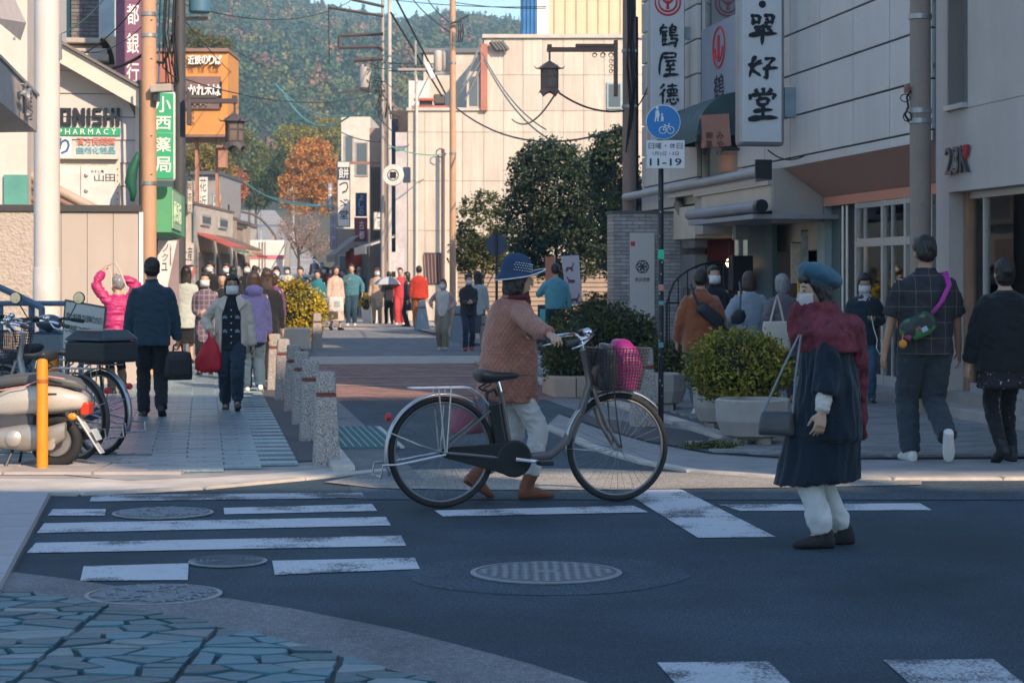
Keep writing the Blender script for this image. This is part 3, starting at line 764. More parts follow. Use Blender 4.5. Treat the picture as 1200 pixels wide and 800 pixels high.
MB().ell((0,0,0),(.06,.06,.07)).build('bulb',M('bulb_glow',(1,.7,.4),.5,emit=3),tlp,smooth=True);MB().cyl((0,0,.06),(0,0,.3),.012,n=6).build('fitting',dark_steel,tlp)
for px,w,z0,z1,mat_,lab in((935,.20,1.32,1.86,M('poster_cream',(.55,.45,.36),.7,var=.35,scale=9),'cream poster with dark print beside the dim shop entrance'),(943,.09,1.45,2.02,M('poster_grey',(.3,.3,.3),.7,var=.5,scale=12),'narrow grey poster strip beside the cream poster')):
 d=d_on(8.0,px);tp=street_thing('poster',lab,'poster',8.0,v_on(8.0,px));MB().box(-w/2,w/2,-.015,0,z0,z1).build('sheet',mat_,tp);MB().box(-w/2,w/2,.0,.02,z0-.02,z1+.02).build('backing',alu_dark,tp)
d=d_on(7.9,938);tp=street_thing('yellow_sign','narrow yellow standing sign strip at the shop entrance','sign',7.85,v_on(7.85,939));MB().box(-.05,.05,-.02,.02,.1,1.40).build('panel',M('yellow_sign',(.62,.42,.05),.5),tp);MB().box(-.12,.12,-.1,.1,0.1,.14).build('foot',dark_steel,tp)
tpz=street_thing('downpipe','dark blue downpipe in the gap between the two shop buildings','pipe',7.62,V1+.06)
m=MB();m.box(-.04,.25,-.055,.05,2.4,9.9);m.build('pipe',blue_pipe,tpz)
m=MB();[m.box(-.06,.26,-.059,.052,z,z+.04)for z in(2.9,3.6,4.3,5.0)];m.build('clip',dark_steel,tpz)
va,vb=v_on(7.55,864),v_on(7.55,817)
m=SB(b);m.box(7.62,7.70,va+.02,va+.09,2.7,8);m.box(7.62,7.70,vb-.09,vb-.02,2.7,8)
for z in(2.7,3.72,4.75,5.8):m.box(7.61,7.70,va+.09,vb-.09,z,z+.06)
m.put('window_frame',alu,tB)
for z in(2.76,3.78,4.81):SB(b).box(7.655,7.665,va+.09,vb-.09,z,z+.96).put('window',glass_mat('bay_glass',(.05,.065,.08),.05),tB)
m=SB(b);m.box(7.35,7.6,v_on(7.4,890),v_on(7.4,786),2.66,2.75);m.put('sill',alu,tB)
ta=street_thing('window_awning','rounded dark green canvas awning over the bay window','awning',7.55,(va+vb)/2)
m=MB();w=(vb-va)/2+.12;arc=[(-(.62*math.sin(a)),3.42+.62*math.cos(a))for a in[i*PI/2/10 for i in range(11)]]
for j in range(15):
 y=-w+j*2*w/14
 for i,(x,z)in enumerate(arc):m.v.append((x,y,z-(.010 if j%2 else 0)))
for j in range(14):
 for i in range(10):a=j*11+i;m.f.append((a,a+1,a+12,a+11))
m.build('canvas',M('awning_green',(.055,.10,.105),.7,var=.2,scale=4,streak=.12),ta)
for sy in(-w,w):
 m=MB();vs=[(x,sy,z)for x,z in arc]+[(0,sy,3.42)];m.add(vs,[tuple(range(12))]);m.build('side',M('awning_side',(.045,.085,.09),.7),ta,fix=False)
m=MB();m.box(-.635,-.615,-w,w,3.33,3.43);m.build('valance',MATS['awning_green'],ta)
d=d_on(7.2,838);tsb=street_thing('wooden_box_sign','weathered red-brown box sign with brush lettering under the green awning','sign',7.2,v_on(7.2,838))
m=MB();m.obox((0,0,(z_at(133,d)+z_at(174,d))/2),(.40,.16,.46),0,0,R(-4));m.build('box',M('redbrown_box',(.42,.20,.15),.7,var=.2),tsb)
for i,s in enumerate(('御菓子','みやげ')):
 for k,ch in enumerate(s):text_fit(ch,-.13+.16*i-.03,-.13+.16*i+.07,3.10+.26-.12*k,3.20+.26-.12*k,-.085,M('ink_brown',(.07,.04,.035),.8),tsb)
m=MB();m.box(.1,.4,-.03,.03,3.2,3.24);m.build('bracket',dark_steel,tsb)
def brush(strokes,x0,x1,z0,z1,y,mat,parent,w=.085,depth=.006):
 m=MB();W,H=x1-x0,z1-z0
 for k,st in enumerate(strokes):
  a=Vector((st[0],st[1],0));e=Vector((st[2],st[3],0));bend=st[4]if len(st)>4 else .04;ww=w*(st[5]if len(st)>5 else 1)
  t_=(e-a);nn=Vector((-t_.y,t_.x,0));n_=7
  L_,R_=[],[]
  rr=random.Random(k*7+int(a.x*99))
  for i in range(n_+1):
   s=i/n_;p=a+t_*s+nn*bend*4*s*(1-s)
   dd=(t_+nn*bend*4*(1-2*s)).normalized();pn=Vector((-dd.y,dd.x,0))
   prof=(1.0-.35*s)*(.75+.5*abs(math.cos(PI*s)))*min(1,.45+3*s,.32+(1-s)*2.6)+rr.uniform(-.06,.06)
   hw=ww*.5*max(.12,prof)
   L_.append(p+pn*hw);R_.append(p-pn*hw)
  poly=L_+R_[::-1];q=[(x0+p.x*W,z0+p.y*H)for p in poly]
  n2=len(q)
  yy=y-.0006*k
  vs=[(px_,yy-depth,pz_)for px_,pz_ in q]+[(px_,yy,pz_)for px_,pz_ in q]
  fs=[(i,i+1,n2-2-i,n2-1-i)for i in range(n_)]+[(i,(i+1)%n2,n2+(i+1)%n2,n2+i)for i in range(n2)]
  m.add(vs,fs)
 return m.build('lettering',mat,parent)
CH={'翠':[(.12,.93,.42,.95,0),(.42,.95,.38,.66,-.02),(.16,.84,.26,.78,0),(.14,.68,.36,.76,0),(.54,.95,.86,.98,0),(.86,.98,.80,.66,-.03),(.60,.86,.70,.80,0),(.56,.68,.78,.78,0),(.48,.66,.53,.58,0),(.22,.55,.80,.60,.01,1.0),(.34,.54,.28,.40,.03),(.66,.56,.82,.42,-.02),(.44,.5,.34,.38,0),(.06,.30,.96,.38,.02,1.2),(.52,.54,.48,.0,-.01,1.15)],'好':[(.28,.94,.12,.42,-.05,1.1),(.12,.42,.44,.18,.03,1.1),(.46,.78,.08,.12,-.12,.95),(.03,.58,.50,.66,.02,1.0),(.56,.82,.90,.86,.02,1.0),(.90,.86,.70,.62,-.03,.9),(.72,.64,.66,.08,-.10,1.2),(.66,.08,.52,.16,.02,.8),(.50,.44,1.0,.50,.02,1.15)],'堂':[(.52,1.0,.54,.84,0,1.1),(.26,.95,.36,.83,0,1.1),(.80,.97,.66,.84,.03,1.1),(.12,.80,.10,.62,0,1.1),(.12,.76,.92,.82,.02,1.0),(.92,.82,.82,.64,-.04,1.0),(.34,.66,.36,.46,0),(.35,.66,.70,.68,.01),(.70,.68,.64,.48,-.02),(.36,.48,.64,.50,0),(.20,.28,.82,.34,.02,1.0),(.52,.44,.50,.06,0,1.15),(.04,.04,.98,.10,.03,1.35)],'鶴':[(.06,.80,.46,.84,.01),(.10,.84,.04,.66,0),(.26,.98,.06,.50,-.06),(.20,.70,.18,.06,0),(.20,.64,.46,.68,0),(.20,.48,.42,.50,0),(.20,.32,.42,.34,0),(.16,.10,.48,.14,.01),(.32,.68,.31,.12,0),(.70,1.0,.60,.88,0),(.56,.86,.54,.46,0),(.56,.86,.86,.88,0),(.86,.88,.82,.66,0),(.57,.74,.82,.75,0),(.57,.62,.82,.63,0),(.54,.48,.98,.52,.01),(.56,.36,.94,.38,0),(.94,.38,.84,.02,-.08,1.1),(.84,.02,.74,.10,0),(.54,.22,.50,.08,0),(.62,.24,.62,.12,0),(.70,.25,.73,.14,0),(.78,.25,.83,.16,0)],'屋':[(.20,.92,.86,.95,.01,1.1),(.86,.95,.82,.76,-.02),(.22,.76,.82,.78,0),(.22,.94,.04,.04,-.09,1.25),(.30,.60,.90,.64,.02),(.52,.60,.36,.42,.02),(.36,.42,.76,.46,.02),(.70,.56,.80,.42,0),(.32,.26,.84,.30,.01),(.56,.42,.54,.06,0,1.1),(.20,.02,1.0,.08,.03,1.35)],'徳':[(.28,.98,.06,.74,.02,1.1),(.32,.74,.02,.42,.03,1.1),(.20,.58,.19,.02,0,1.15),(.42,.86,.94,.90,.02),(.68,1.0,.66,.72,0),(.44,.72,.44,.50,0),(.44,.70,.92,.74,.01),(.92,.74,.88,.52,-.02),(.46,.52,.88,.54,0),(.60,.72,.60,.54,0),(.75,.72,.74,.54,0),(.40,.40,.96,.44,.01),(.44,.26,.38,.08,.02,1.1),(.56,.30,.60,.06,-.05),(.60,.06,.84,.06,-.08,1.1),(.84,.06,.86,.16,0),(.70,.30,.76,.20,0,1.1),(.90,.30,.99,.16,0,1.2)]}
sign_face=M('sign_white',(.62,.63,.66),.35,var=.04,bump=.01,streak=.05)
sign_edge=M('sign_edge',(.30,.31,.33),.4,metal=.4)
def hang_sign(name,label,px0,px1,py0,py1,d,thick=.2,face=sign_face,edge=sign_edge,rim=.018,cat='sign',bevel=.03,rot=TH):
 """A projecting sign; local x across the face, faces the viewer (-y)."""
 c=PX((px0+px1)/2,py1,d);w=(px1-px0)/F*d;h=(py1-py0)/F*d
 t=thing(name,label,cat,tuple(c),rot)
 MB().box(-w/2,w/2,0,thick,0,h).build('casing',edge,t,bevel=bevel)
 MB().box(-w/2+rim,w/2-rim,-.012,.01,rim,h-rim).build('face',face,t,bevel=.004)
 return t,w,h
t,w,h=hang_sign('hanging_sign','tall white sign with black brush characters 翠好堂 nearest along the panelled wall',865,921,-120,171,26.3,.22,rim=.05,bevel=.05)
for ch,(a,b_)in(('翠',(17,53)),('好',(64,95)),('堂',(103,142))):
 brush(CH[ch],w*(-.335 if ch!='好' else-.33),w*.34,z_at(b_,26.3)-t.location.z,z_at(a,26.3)-t.location.z,-.013,ink,t,w=.14)
text_fit('・',-.05,.05,z_at(10,26.3)-t.location.z,z_at(1,26.3)-t.location.z,-.013,ink,t)
text_fit('松',-w*.3,w*.3,z_at(-10,26.3)-t.location.z,z_at(-46,26.3)-t.location.z,-.013,ink,t)
m=MB();z0=z_at(138,26.5)-t.location.z;m.box(w/2,w/2+.22,.02,.16,z0,z0+.38);m.box(w/2,w/2+.22,.02,.16,z0+2,z0+2.3);m.build('bracket',M('bracket_blue',(.24,.30,.34),.5),t)
t2,w,h=hang_sign('hanging_sign','tall white sign with red crane crest above brush characters 鶴屋徳',761,803.5,-60,168,32.0,.2,rim=.02)
for ch,(a,b_)in(('鶴',(28,56)),('屋',(61,90)),('徳',(98,123))):
 brush(CH[ch],-w*.25,w*.31,z_at(b_,32)-t2.location.z,z_at(a,32)-t2.location.z,-.013,ink,t2,w=.12)
def crest(t,cx,cz,r,y,mat):
 m=MB()
 for q,s in((1.0,PI*.04),(.72,0)):
  pts=[(cx+r*q*math.cos(a),y,cz+r*q*math.sin(a))for a in[PI*.62+i*(2*PI*.88)/28+.35 for i in range(29)]]
  m.tube(pts,[r*.10*(.4+.6*math.sin(PI*min(1,max(0,i/28))))for i in range(29)],6)
 m.tube([(cx,y,cz+r*.45),(cx,y,cz-.55*r)],[.02*r,.16*r],6)
 for sx in(-1,1):m.tube([(cx,y,cz-.1*r),(cx+sx*.35*r,y,cz+.15*r),(cx+sx*.6*r,y,cz+.5*r)],[.14*r,.10*r,.03*r],6)
 o=m.build('crest',mat,t);o.scale=(1,.12,1);o.location=(0,y*.88,0);return o
crest(t2,0,z_at(3,32)-t2.location.z,.20,-.015,red_ink)
m=MB();z0=z_at(45,32)-t2.location.z;m.box(w/2,w/2+.17,.03,.14,z0,z0+.19);m.box(w/2,w/2+.2,.03,.14,.25,.37);m.build('bracket',MATS['bracket_blue'],t2)
t3=thing('window_sign','blue-grey sign with crane crest and brush characters inside the bay window','sign',tuple(S(7.60,(va+vb)/2,2.8)),TH)
m=MB();m.box(-.008,.045,-(vb-va)/2+.1,(vb-va)/2-.1,.85,2.4);m.build('panel',M('sign_bluegrey',(.22,.26,.33),.4),t3)
L3=(vb-va)/2
text_fit('鶴',-.3,.3,1.2,1.62,-.012,ink,t3,face='left',wobble=.02);text_fit('屋',-.3,.3,.9,1.16,-.012,ink,t3,face='left',wobble=.02)
m=MB();m.tube([(-.012,.34*math.cos(a*PI/14),2.02+.3*math.sin(a*PI/14))for a in range(28)],.018,5,closed=True);m.tube([(-.012,.22*math.cos(a*PI/14),2.02+.2*math.sin(a*PI/14))for a in range(14,29)],.02,5);m.tube([(-.012,0,1.85),(-.012,0,2.2)],.03,5);m.build('crest',red_ink,t3)
v_=v_on(7.55,797);tp=street_thing('tiled_pillar','grey tiled brick wall stub with a tall white notice board','wall',7.1,v_)
x0,x1=-.62,.46
MB().box(x0,x1,.02,.5,0,2.42).build('core',joint_dark,tp)
tile_m=M('grey_tile',(.36,.34,.345),.5,var=.2,island=.2)
m=MB();rows_=40
for j in range(rows_):
 z=.02+j*.06
 for i in range(-1,6):
  a=max(x0,x0+(i+.5*(j%2))*.2);b2=min(x1,x0+(i+1+.5*(j%2))*.2)
  if b2-a>.03:m.box(a+.004,b2-.004,-.0,.021,z+.004,z+.056)
 m.box(x0-.02,x0+.0,0.0,.5,z+.004,z+.056)
o=m.build('wall_tile',tile_m,tp);o['kind']='stuff'
MB().box(x0-.04,x1+.02,-.02,.52,2.42,2.46).build('coping',M('coping_dark',(.10,.10,.11),.6),tp)
d=S(7.1,v_).y
tw=thing('notice_board','tall white notice board with a dark round emblem on the grey tiled pillar','sign',tuple(S(6.92,v_-.03,0)),TH)
MB().box(-.20,.20,-.03,0,.15,z_at(273,d)).build('panel',M('board_white',(.56,.53,.52),.5,var=.05),tw,bevel=.004)
m=MB();
for k in range(6):m.tube([(.05*math.cos(k*PI/3)+.055*math.cos(a*PI/6),-.033,1.85-.0+.05*math.sin(k*PI/3)+.055*math.sin(a*PI/6)-.28)for a in range(12)],.007,4,closed=True)
m.build('emblem',ink,tw);text_fit('奈良百景',-.12,.12,1.33,1.40,-.031,ink,tw);MB().box(-.19,-.12,-.034,-.03,1.96-.06,2.03-.06).build('seal',red_ink,tw)
class Front:
 """A facade across the view, turned with the street; gives local x and z for photo pixels."""
 def __init__(s,px,d,rot=TH,z0=None):
  s.p=PX(px,0,d);s.p.z=gz(d)if z0 is None else z0;s.c,s.s=math.cos(rot),math.sin(rot);s.rot=rot
 def x(s,px):
  k=(px-600)/F;return(k*s.p.y-s.p.x)/(s.c-k*s.s)
 def z(s,px,py,dy=0):
  d=s.p.y+s.x(px)*s.s+dy*s.c;return EYE-(py-HOR)/F*d-s.p.z
 def thing(s,name,label,cat,group=None):return thing(name,label,cat,tuple(s.p),s.rot,group)
 def rect(s,px0,px1,py0,py1):return s.x(px0),s.x(px1),s.z((px0+px1)/2,py1),s.z((px0+px1)/2,py0)
 def box(s,m,px0,px1,py0,py1,y0,y1):
  a,b,c,d=s.rect(px0,px1,py0,py1);return m.box(a,b,y0,y1,c,d)
 def text(s,st,px0,px1,py0,py1,y,mat,par,**k):
  a,b,c,d=s.rect(px0,px1,py0,py1);return text_fit(st,a,b,c,d,y,mat,par,**k)
beige_wall=M('beige_wall',(.46,.40,.36),.85,var=.07,scale=1.5,streak=.10,bump=.15)
rough_wall=M('rough_render',(.45,.39,.34),.95,var=.15,scale=14,bump=.9,bscale=28,bdist=.03)
f=Front(82,26.3)
t=f.thing('boundary_wall','plain beige wall with a dark cap behind the white pole','wall')
a,b2=f.x(41),f.x(163);zt_=f.z(82,248)
for i in range(4):
 xa,xb=a+(b2-a)*i/4,a+(b2-a)*(i+1)/4
 MB().box(xa+.003,xb-.003,0,.25,0,zt_).build('wall_panel',beige_wall,t)
MB().box(f.x(-90),a-.003,-.01,.25,0,zt_).build('rough_panel',rough_wall,t)
MB().box(f.x(-90),b2+.03,-.04,.30,zt_+.002,zt_+.085).build('cap',M('wall_cap',(.055,.05,.052),.6),t)
MB().box(b2,b2+.05,-.03,.28,0,zt_-.002).build('end_post',white_paint,t)
board_m=M('siding_board',(.50,.495,.51),.6,var=.05,scale=2,streak=.06,bump=.05,objrand=.035)
roof_trim=M('roof_trim',(.62,.57,.52),.6,var=.06)
f=Front(115,29.4)
t=f.thing('pharmacy','white weatherboarded gable-fronted pharmacy with black KONISHI lettering','building')
xr=f.x(158.5);xl_=f.x(-70)
apx=f.x(20);apz=f.z(20,34);ez=f.z(160,115);slope=(apz-ez)/(xr+.05-apx)
MB().slab([(xl_,0),(xr-.01,0),(xr-.01,ez-.03),(apx,apz-.05),(xl_,apz-.05-(apx-xl_)*slope)],.03,9).build('wall',M('siding_core',(.3,.3,.31),.8),t)
pitch=f.z(100,203)-f.z(100,230)
z=f.z(100,245)-5*pitch
while z<apz:
 xe=min(xr,apx+(apz-.06-z)/slope);xs_=max(xl_,apx-(apz-.06-z)/slope)
 xt=min(xr,apx+(apz-.06-z-pitch)/slope)
 if xe-xs_>.3:
  xt=max(xt,xs_+.1)
  m=MB();m.add([(xs_,-.012,z+.006),(xe,-.012,z+.006),(xt,.01,z+pitch-.004),(xs_,.01,z+pitch-.004),(xs_,.035,z+.006),(xe,.035,z+.006),(xt,.035,z+pitch-.004),(xs_,.035,z+pitch-.004)],[(0,1,2,3),(4,7,6,5),(0,4,5,1),(1,5,6,2),(2,6,7,3),(3,7,4,0)]);m.build('siding_board',board_m,t)
 z+=pitch
th_=.16
for sgn,xe in((1,xr+.10),(-1,xl_-.1)):
 ze=apz-abs(xe-apx)*slope
 pts=[(apx,apz+.11),(xe,ze+.11),(xe,ze-th_),(apx,apz-th_)]
 if sgn<0:pts=pts[::-1]
 MB().slab(pts,-.35,-.28).build('bargeboard',roof_trim,t)
 pts=[(apx,apz+.16),(xe+.05*sgn,ze+.16-.02),(xe+.05*sgn,ze+.115-.02),(apx,apz+.115)]
 MB().slab(pts if sgn>0 else pts[::-1],-.42,9.2).build('roof',M('roof_sheet',(.16,.15,.15),.6),t)
 pts=[(apx,apz+.05),(xe,ze+.05),(xe,ze+.0),(apx,apz+.0)]
 MB().slab(pts if sgn>0 else pts[::-1],-.279,.03).build('soffit',roof_trim,t)
MB().box(xr+.0,xr+.07,-.02,9,0,ez-.1).build('corner_board',roof_trim,t)
a,b_,c,d_=f.rect(124,159,97,119);MB().box(a,b_+.1,.5,6,c-.3,d_).build('parapet',M('parapet_cream',(.58,.53,.47),.8,streak=.15),t)
g0,g1=f.x(40),f.x(142)
navy=M('navy_letters',(.012,.018,.032),.45)
xs5=[31,69,76,93.5,96.5,113,115.5,119.5,122,135.5,138,152,0]
def block_letter(ch,px0,px1,py0,py1,y,par,sw=.30):
 """A heavy condensed capital built from straight strokes."""
 a,b_,c,d_=f.rect(px0,px1,py0,py1);W,H=b_-a,d_-c;k=.17;m=MB()
 st={'K':[(0,0,0,1),(0,.42,1,1),(.25,.60,1,0)],'O':[(0,0,0,1),(1,0,1,1),(0,0,1,0),(0,1,1,1)],'N':[(0,0,0,1),(1,0,1,1),(0,1,1,0)],'I':[(.5,0,.5,1)],'S':[(1,1,0,1),(0,1,0,.5),(0,.5,1,.5),(1,.5,1,0),(1,0,0,0)],'H':[(0,0,0,1),(1,0,1,1),(0,.5,1,.5)]}[ch]
 w_=W*sw if ch!='I' else W*.9
 for i,(x0,z0,x1,z1)in enumerate(st):
  hx=w_/2;P0=Vector((a+hx+(W-w_)*x0,c+H*k/2+(H-H*k)*z0));P1=Vector((a+hx+(W-w_)*x1,c+H*k/2+(H-H*k)*z1))
  if abs(z0-z1)<.01:q=[(min(P0.x,P1.x)-hx,P0.y-H*k/2),(max(P0.x,P1.x)+hx,P0.y-H*k/2),(max(P0.x,P1.x)+hx,P0.y+H*k/2),(min(P0.x,P1.x)-hx,P0.y+H*k/2)]
  else:
   if P0.y>P1.y:P0,P1=P1,P0
   e=H*k/2 if abs(x0-x1)<.01 or abs(z0-z1)>.9 else 0
   q=[(P0.x-hx,P0.y-e),(P0.x+hx,P0.y-e),(P1.x+hx,P1.y+e),(P1.x-hx,P1.y+e)]
  m.slab(q,y-.04-.0006*i,y)
 m.build('lettering',navy,par,fix=False)
for ch,(x0,x1)in zip('KONISHI',((55,69),(70.5,83.5),(86,100),(102.5,106.5),(109,119.5),(122,134),(136.5,140.5))):block_letter(ch,x0,x1,127,147,-.014,t)
m=MB();f.box(m,40,141,150,159,-.03,-.013);m.build('green_band',M('sign_green',(.02,.30,.17),.5),t)
for i,ch in enumerate('PHARMACY'):f.text(ch,69.5+i*9-2,69.5+i*9+3.6,151.3,157.8,-.032,white_ink,t)
m=MB();f.box(m,40,84,161,183,-.03,-.013);m.build('logo_plate',M('plate_white',(.7,.7,.72),.5),t)
f.text('り',69,82,162,181,-.032,M('logo_blue',(.03,.10,.33),.5),t,offset=.02)
pk,bl=M('letters_pink',(.62,.22,.17),.6),M('letters_cyan',(.10,.42,.55),.6)
for i,ch in enumerate('漢方民間薬'):f.text(ch,90+i*9.2,98.4+i*9.2,161.5,170,-.014,pk,t,depth=.012)
for i,ch in enumerate('自然化粧品'):f.text(ch,90+i*9.2,98.4+i*9.2,172,180,-.014,bl,t,depth=.012)
t2=f.thing('shop_signboard','framed white signboard reading 山田 below the pharmacy lettering','sign')
m=MB();f.box(m,30,141,187,250,-.10,-.04);m.build('frame',roof_trim,t2)
m=MB();f.box(m,30,139,184,187,-.2,-.02);m.build('top_trim',roof_trim,t2)
m=MB();f.box(m,30,135,195,250,-.115,-.10);m.build('face',M('board_face',(.62,.63,.64),.5),t2)
for ch,(x0,x1)in zip('山田',((111,122),(124,135))):f.text(ch,x0,x1,204.5,213,-.116,ink,t2,wobble=.03)
f.text('みよし庵',107,122,199.5,203,-.116,ink,t2)
f.text('YAMADA URUSHI',72,126,192.2,194.3,-.101,M('letters_tan',(.4,.33,.28),.6),t2)
for k in range(7):
 m=MB();f.box(m,137.4,139,198+7*k,199.4+7*k,-.106,-.10);m.build('rivet',red_ink,t2)
for py in(206,224):
 a,b_,c,d_=f.rect(99,104,py-2.5,py+2.5);m=MB();m.lathe([(.03,0),(.03,.012),(.02,.015)],(0,0,0),12,Matrix.Rotation(PI/2,3,'X'));m.v=[(x+(a+b_)/2,y-.115,z+(c+d_)/2)for x,y,z in m.v];m.build('stud',grey_steel,t2)
m=MB();f.box(m,94.5,95.6,195,250,-.118,-.114);m.build('divider',grey_steel,t2)
f=Front(10,27.6)
t=f.thing('left_building','white rendered building at the left edge behind the white pole','building')
m=MB();m.box(f.x(-260),f.x(32),0,8,f.z(10,246),9);m.build('wall',M('left_white_wall',(.62,.57,.53),.8,streak=.12,var=.06),t)
MB().box(f.x(-260),f.x(20),.3,8,0,f.z(10,246)-.005).build('lower_wall',M('shop_red_dim',(.2,.15,.13),.8),t)
m=MB();f.box(m,5,33,205,240,-.06,-.01);m.build('green_shutter',M('teal_shutter',(.10,.32,.28),.6),t)
for k in range(3):
 m=MB();m.cyl((f.x(17),-.012,f.z(17,45+50*k)),(f.x(17),.01,f.z(17,45+50*k)),.02,n=8);m.build('tie_hole',grey_steel,t)
A0,A1,B1=Vector((-4.15,15.4,0)),Vector((-4.4,17.6,0)),Vector((-5.1,22.0,0))
t=thing('canopy_sign','angular beige canopy sign with metal characters jutting from the left edge','sign',tuple(A1),0)
def rel(p):return(p.x-A1.x,p.y-A1.y)
m=MB();m.prism([rel(A0),rel(B1),rel(B1+Vector((-.5,.1,0))),rel(A0+Vector((-1.6,0,0)))][::-1],2.96,3.34);m.build('canopy',M('canopy_beige',(.50,.44,.41),.6,streak=.1),t)
m=MB();m.prism([rel(A0+Vector((.02,-.02,0))),rel(B1+Vector((.02,.02,0))),rel(B1+Vector((-.05,.02,0))),rel(A0+Vector((-.05,-.02,0)))][::-1],3.341,3.37);m.build('edge_trim',grey_steel,t)
dirv=(B1-A1).normalized();ang=math.atan2(dirv.y,dirv.x)
me=None
for k,(ch)in enumerate('千鳥'):
 pa=A1.lerp(B1,.46+.16*k);pb=A1.lerp(B1,.58+.16*k)
 o=text_fit(ch,0,(pb-pa).length,2.99,3.30,0,grey_steel,t,depth=.03)
 o.location=(pa.x-A1.x+.012,pa.y-A1.y,0);o.rotation_euler=(0,0,ang)
t=thing('roof_eave','pale sloping eave high in the top left corner','eave',tuple(PX(-20,0,21)),0)
m=MB();e=[PX(-40,-60,19),PX(8,-20,22),PX(31,27,23.2),PX(24,48,23.2),PX(-10,20,20),PX(-60,20,18)]
e=[q-t.location for q in e]
m.add([tuple(q)for q in e]+[tuple(q+Vector((-.2,.3,.25)))for q in e],[tuple(range(6)),tuple(range(11,5,-1))]+[(i,(i+1)%6,6+(i+1)%6,6+i)for i in range(6)]);m.build('board',M('eave_white',(.60,.55,.53),.7),t)
t=thing('stair_rail','brown stair rail slanting behind the beige wall','railing',tuple(PX(40,230,28.3)),0)
for(ya,yb,r,c_)in((187,252,.07,'tube_tan'),(200,262,.05,'tube_brown'),(214,276,.045,'tube_brown')):
 m=MB();m.tube([PX(-30,ya-14,28.3)-t.location,PX(125,yb,28.3)-t.location],r,10);m.build('rail',M(c_,(.42,.32,.26)if c_=='tube_tan' else(.22,.14,.11),.5),t,smooth='auto')
m=MB();m.cyl(PX(30,258,28.32)-t.location,PX(30,205,28.32)-t.location,.03,n=8);m.build('post',MATS['tube_brown'],t)
f=Front(110,40)
t=f.thing('bank_building','brick and stone bank building with a classical cornice above the pharmacy roof','building')
brk=M('bank_brick',(.155,.145,.15),.8,var=.25,scale=5,island=.2);stone=M('bank_stone',(.47,.41,.36),.8,var=.12,scale=2,streak=.16,bump=.3)
MB().box(f.x(60),f.x(166),.1,8,0,11).build('wall',M('bank_core',(.10,.10,.11),.8),t)
m=MB();zz=f.z(100,46);
while zz<10.5:
 xx=f.x(83)-random.choice((0,.12))
 while xx<f.x(116)-.05:
  x2=min(xx+.24,f.x(116));m.box(max(xx,f.x(83))+.005,x2-.005,.05,.11,zz+.005,zz+.07);xx+=.24
 zz+=.075
o=m.build('brick',brk,t,fix=False);o['kind']='stuff'
m=MB();f.box(m,70,82,-40,46,.06,.12);m.build('window',glass_mat('bank_glass',(.03,.07,.11)),t)
m=MB();f.box(m,117.5,137,-40,46,.0,.12);m.build('pale_panel',M('bank_pale',(.42,.50,.54),.6,streak=.1),t)
m=MB();f.box(m,115.8,117.4,-40,46,.02,.12);m.build('window_mullion',alu,t)
for k,(y0,y1,yy,x1)in enumerate(((46,52,-.25,118),(53,58,-.05,120),(58.5,64,-.30,126),(65,74,-.42,128),(75,100,.0,136))):
 m=MB();f.box(m,60,x1,y0,y1,yy,.3);m.build('cornice',stone,t,bevel=.02)
m=MB();prof=[]
for i in range(9):
 a_=i*PI/2/8;prof.append((f.x(119)+(f.x(136)-f.x(119))*math.sin(a_),f.z(120,46)-(f.z(120,46)-f.z(120,88))*(1-math.cos(a_))))
m.slab(prof+[(f.x(136),f.z(120,44)),(f.x(119),f.z(120,44))][::1],-.2,.25);m.build('scroll',M('bank_stone_warm',(.55,.43,.33),.8,var=.15),t)
m=MB();f.box(m,112,119,84,99,-.3,.1);m.build('bracket',stone,t)
t,w,h=hang_sign('bank_sign','tall purple vertical bank sign with white characters 都銀行',136,167,-80,97,38.5,.3,M('sign_purple',(.20,.085,.155),.5,var=.06),M('sign_purple_edge',(.14,.06,.11),.5),rim=.01)
for ch,(y0,y1)in zip('都銀行',((5,29),(39,63),(73,98-1.5))):
 text_fit(ch,-w*.1,w*.36,z_at(y1,38.5)-t.location.z,z_at(y0,38.5)-t.location.z,-.013,white_ink,t,offset=.008)
for k in range(6):MB().box(-w/2+.01,w/2-.01,-.0135,-.0115,.4+k*.55,.408+k*.55).build('seam',M('seam_purple',(.10,.04,.08),.6),t)
t,w,h=hang_sign('pharmacy_sign','green vertical sign with white characters 小西薬局 beside the tan pole',180,205.5,107,212,30.6,.14,M('sign_green_bright',(.03,.36,.19),.5,var=.05),M('sign_rim_white',(.65,.66,.64),.4),rim=.03,bevel=.04)
for ch,(y0,y1)in zip('小西薬局',((113,132),(136.5,152),(161,178),(184,202))):
 text_fit(ch,-w*.42,w*.30,z_at(y1,30.6)-t.location.z,z_at(y0,30.6)-t.location.z,-.013,white_ink,t,offset=.012)
MB().box(-w/2+.03,w/2-.03,-.0135,-.0115,h*.53,h*.535).build('seam',M('seam_green',(.3,.5,.4),.6),t)
P=[PX(178,0,31),PX(201,0,31),PX(216.5,0,35),PX(190,0,36)]
c0=P[1]
t=thing('green_awning_box','light green box awning above the pharmacy door','awning',(c0.x,c0.y,0),0)
z0,z1=z_at(272,31),z_at(219,31)
MB().prism([(p.x-c0.x,p.y-c0.y)for p in P],z0,z1).build('box',M('awning_box_green',(.10,.36,.20),.6,var=.06,streak=.06),t)
m=MB();dv=(P[2]-P[1]);ag=math.atan2(dv.y,dv.x)
o=MB().box(0.05,dv.length*.62,-.02,-.004,z0+.06,z1-.05).build('face_panel',M('awning_pale_green',(.36,.56,.38),.6,streak=.08),t);o.rotation_euler=(0,0,ag)
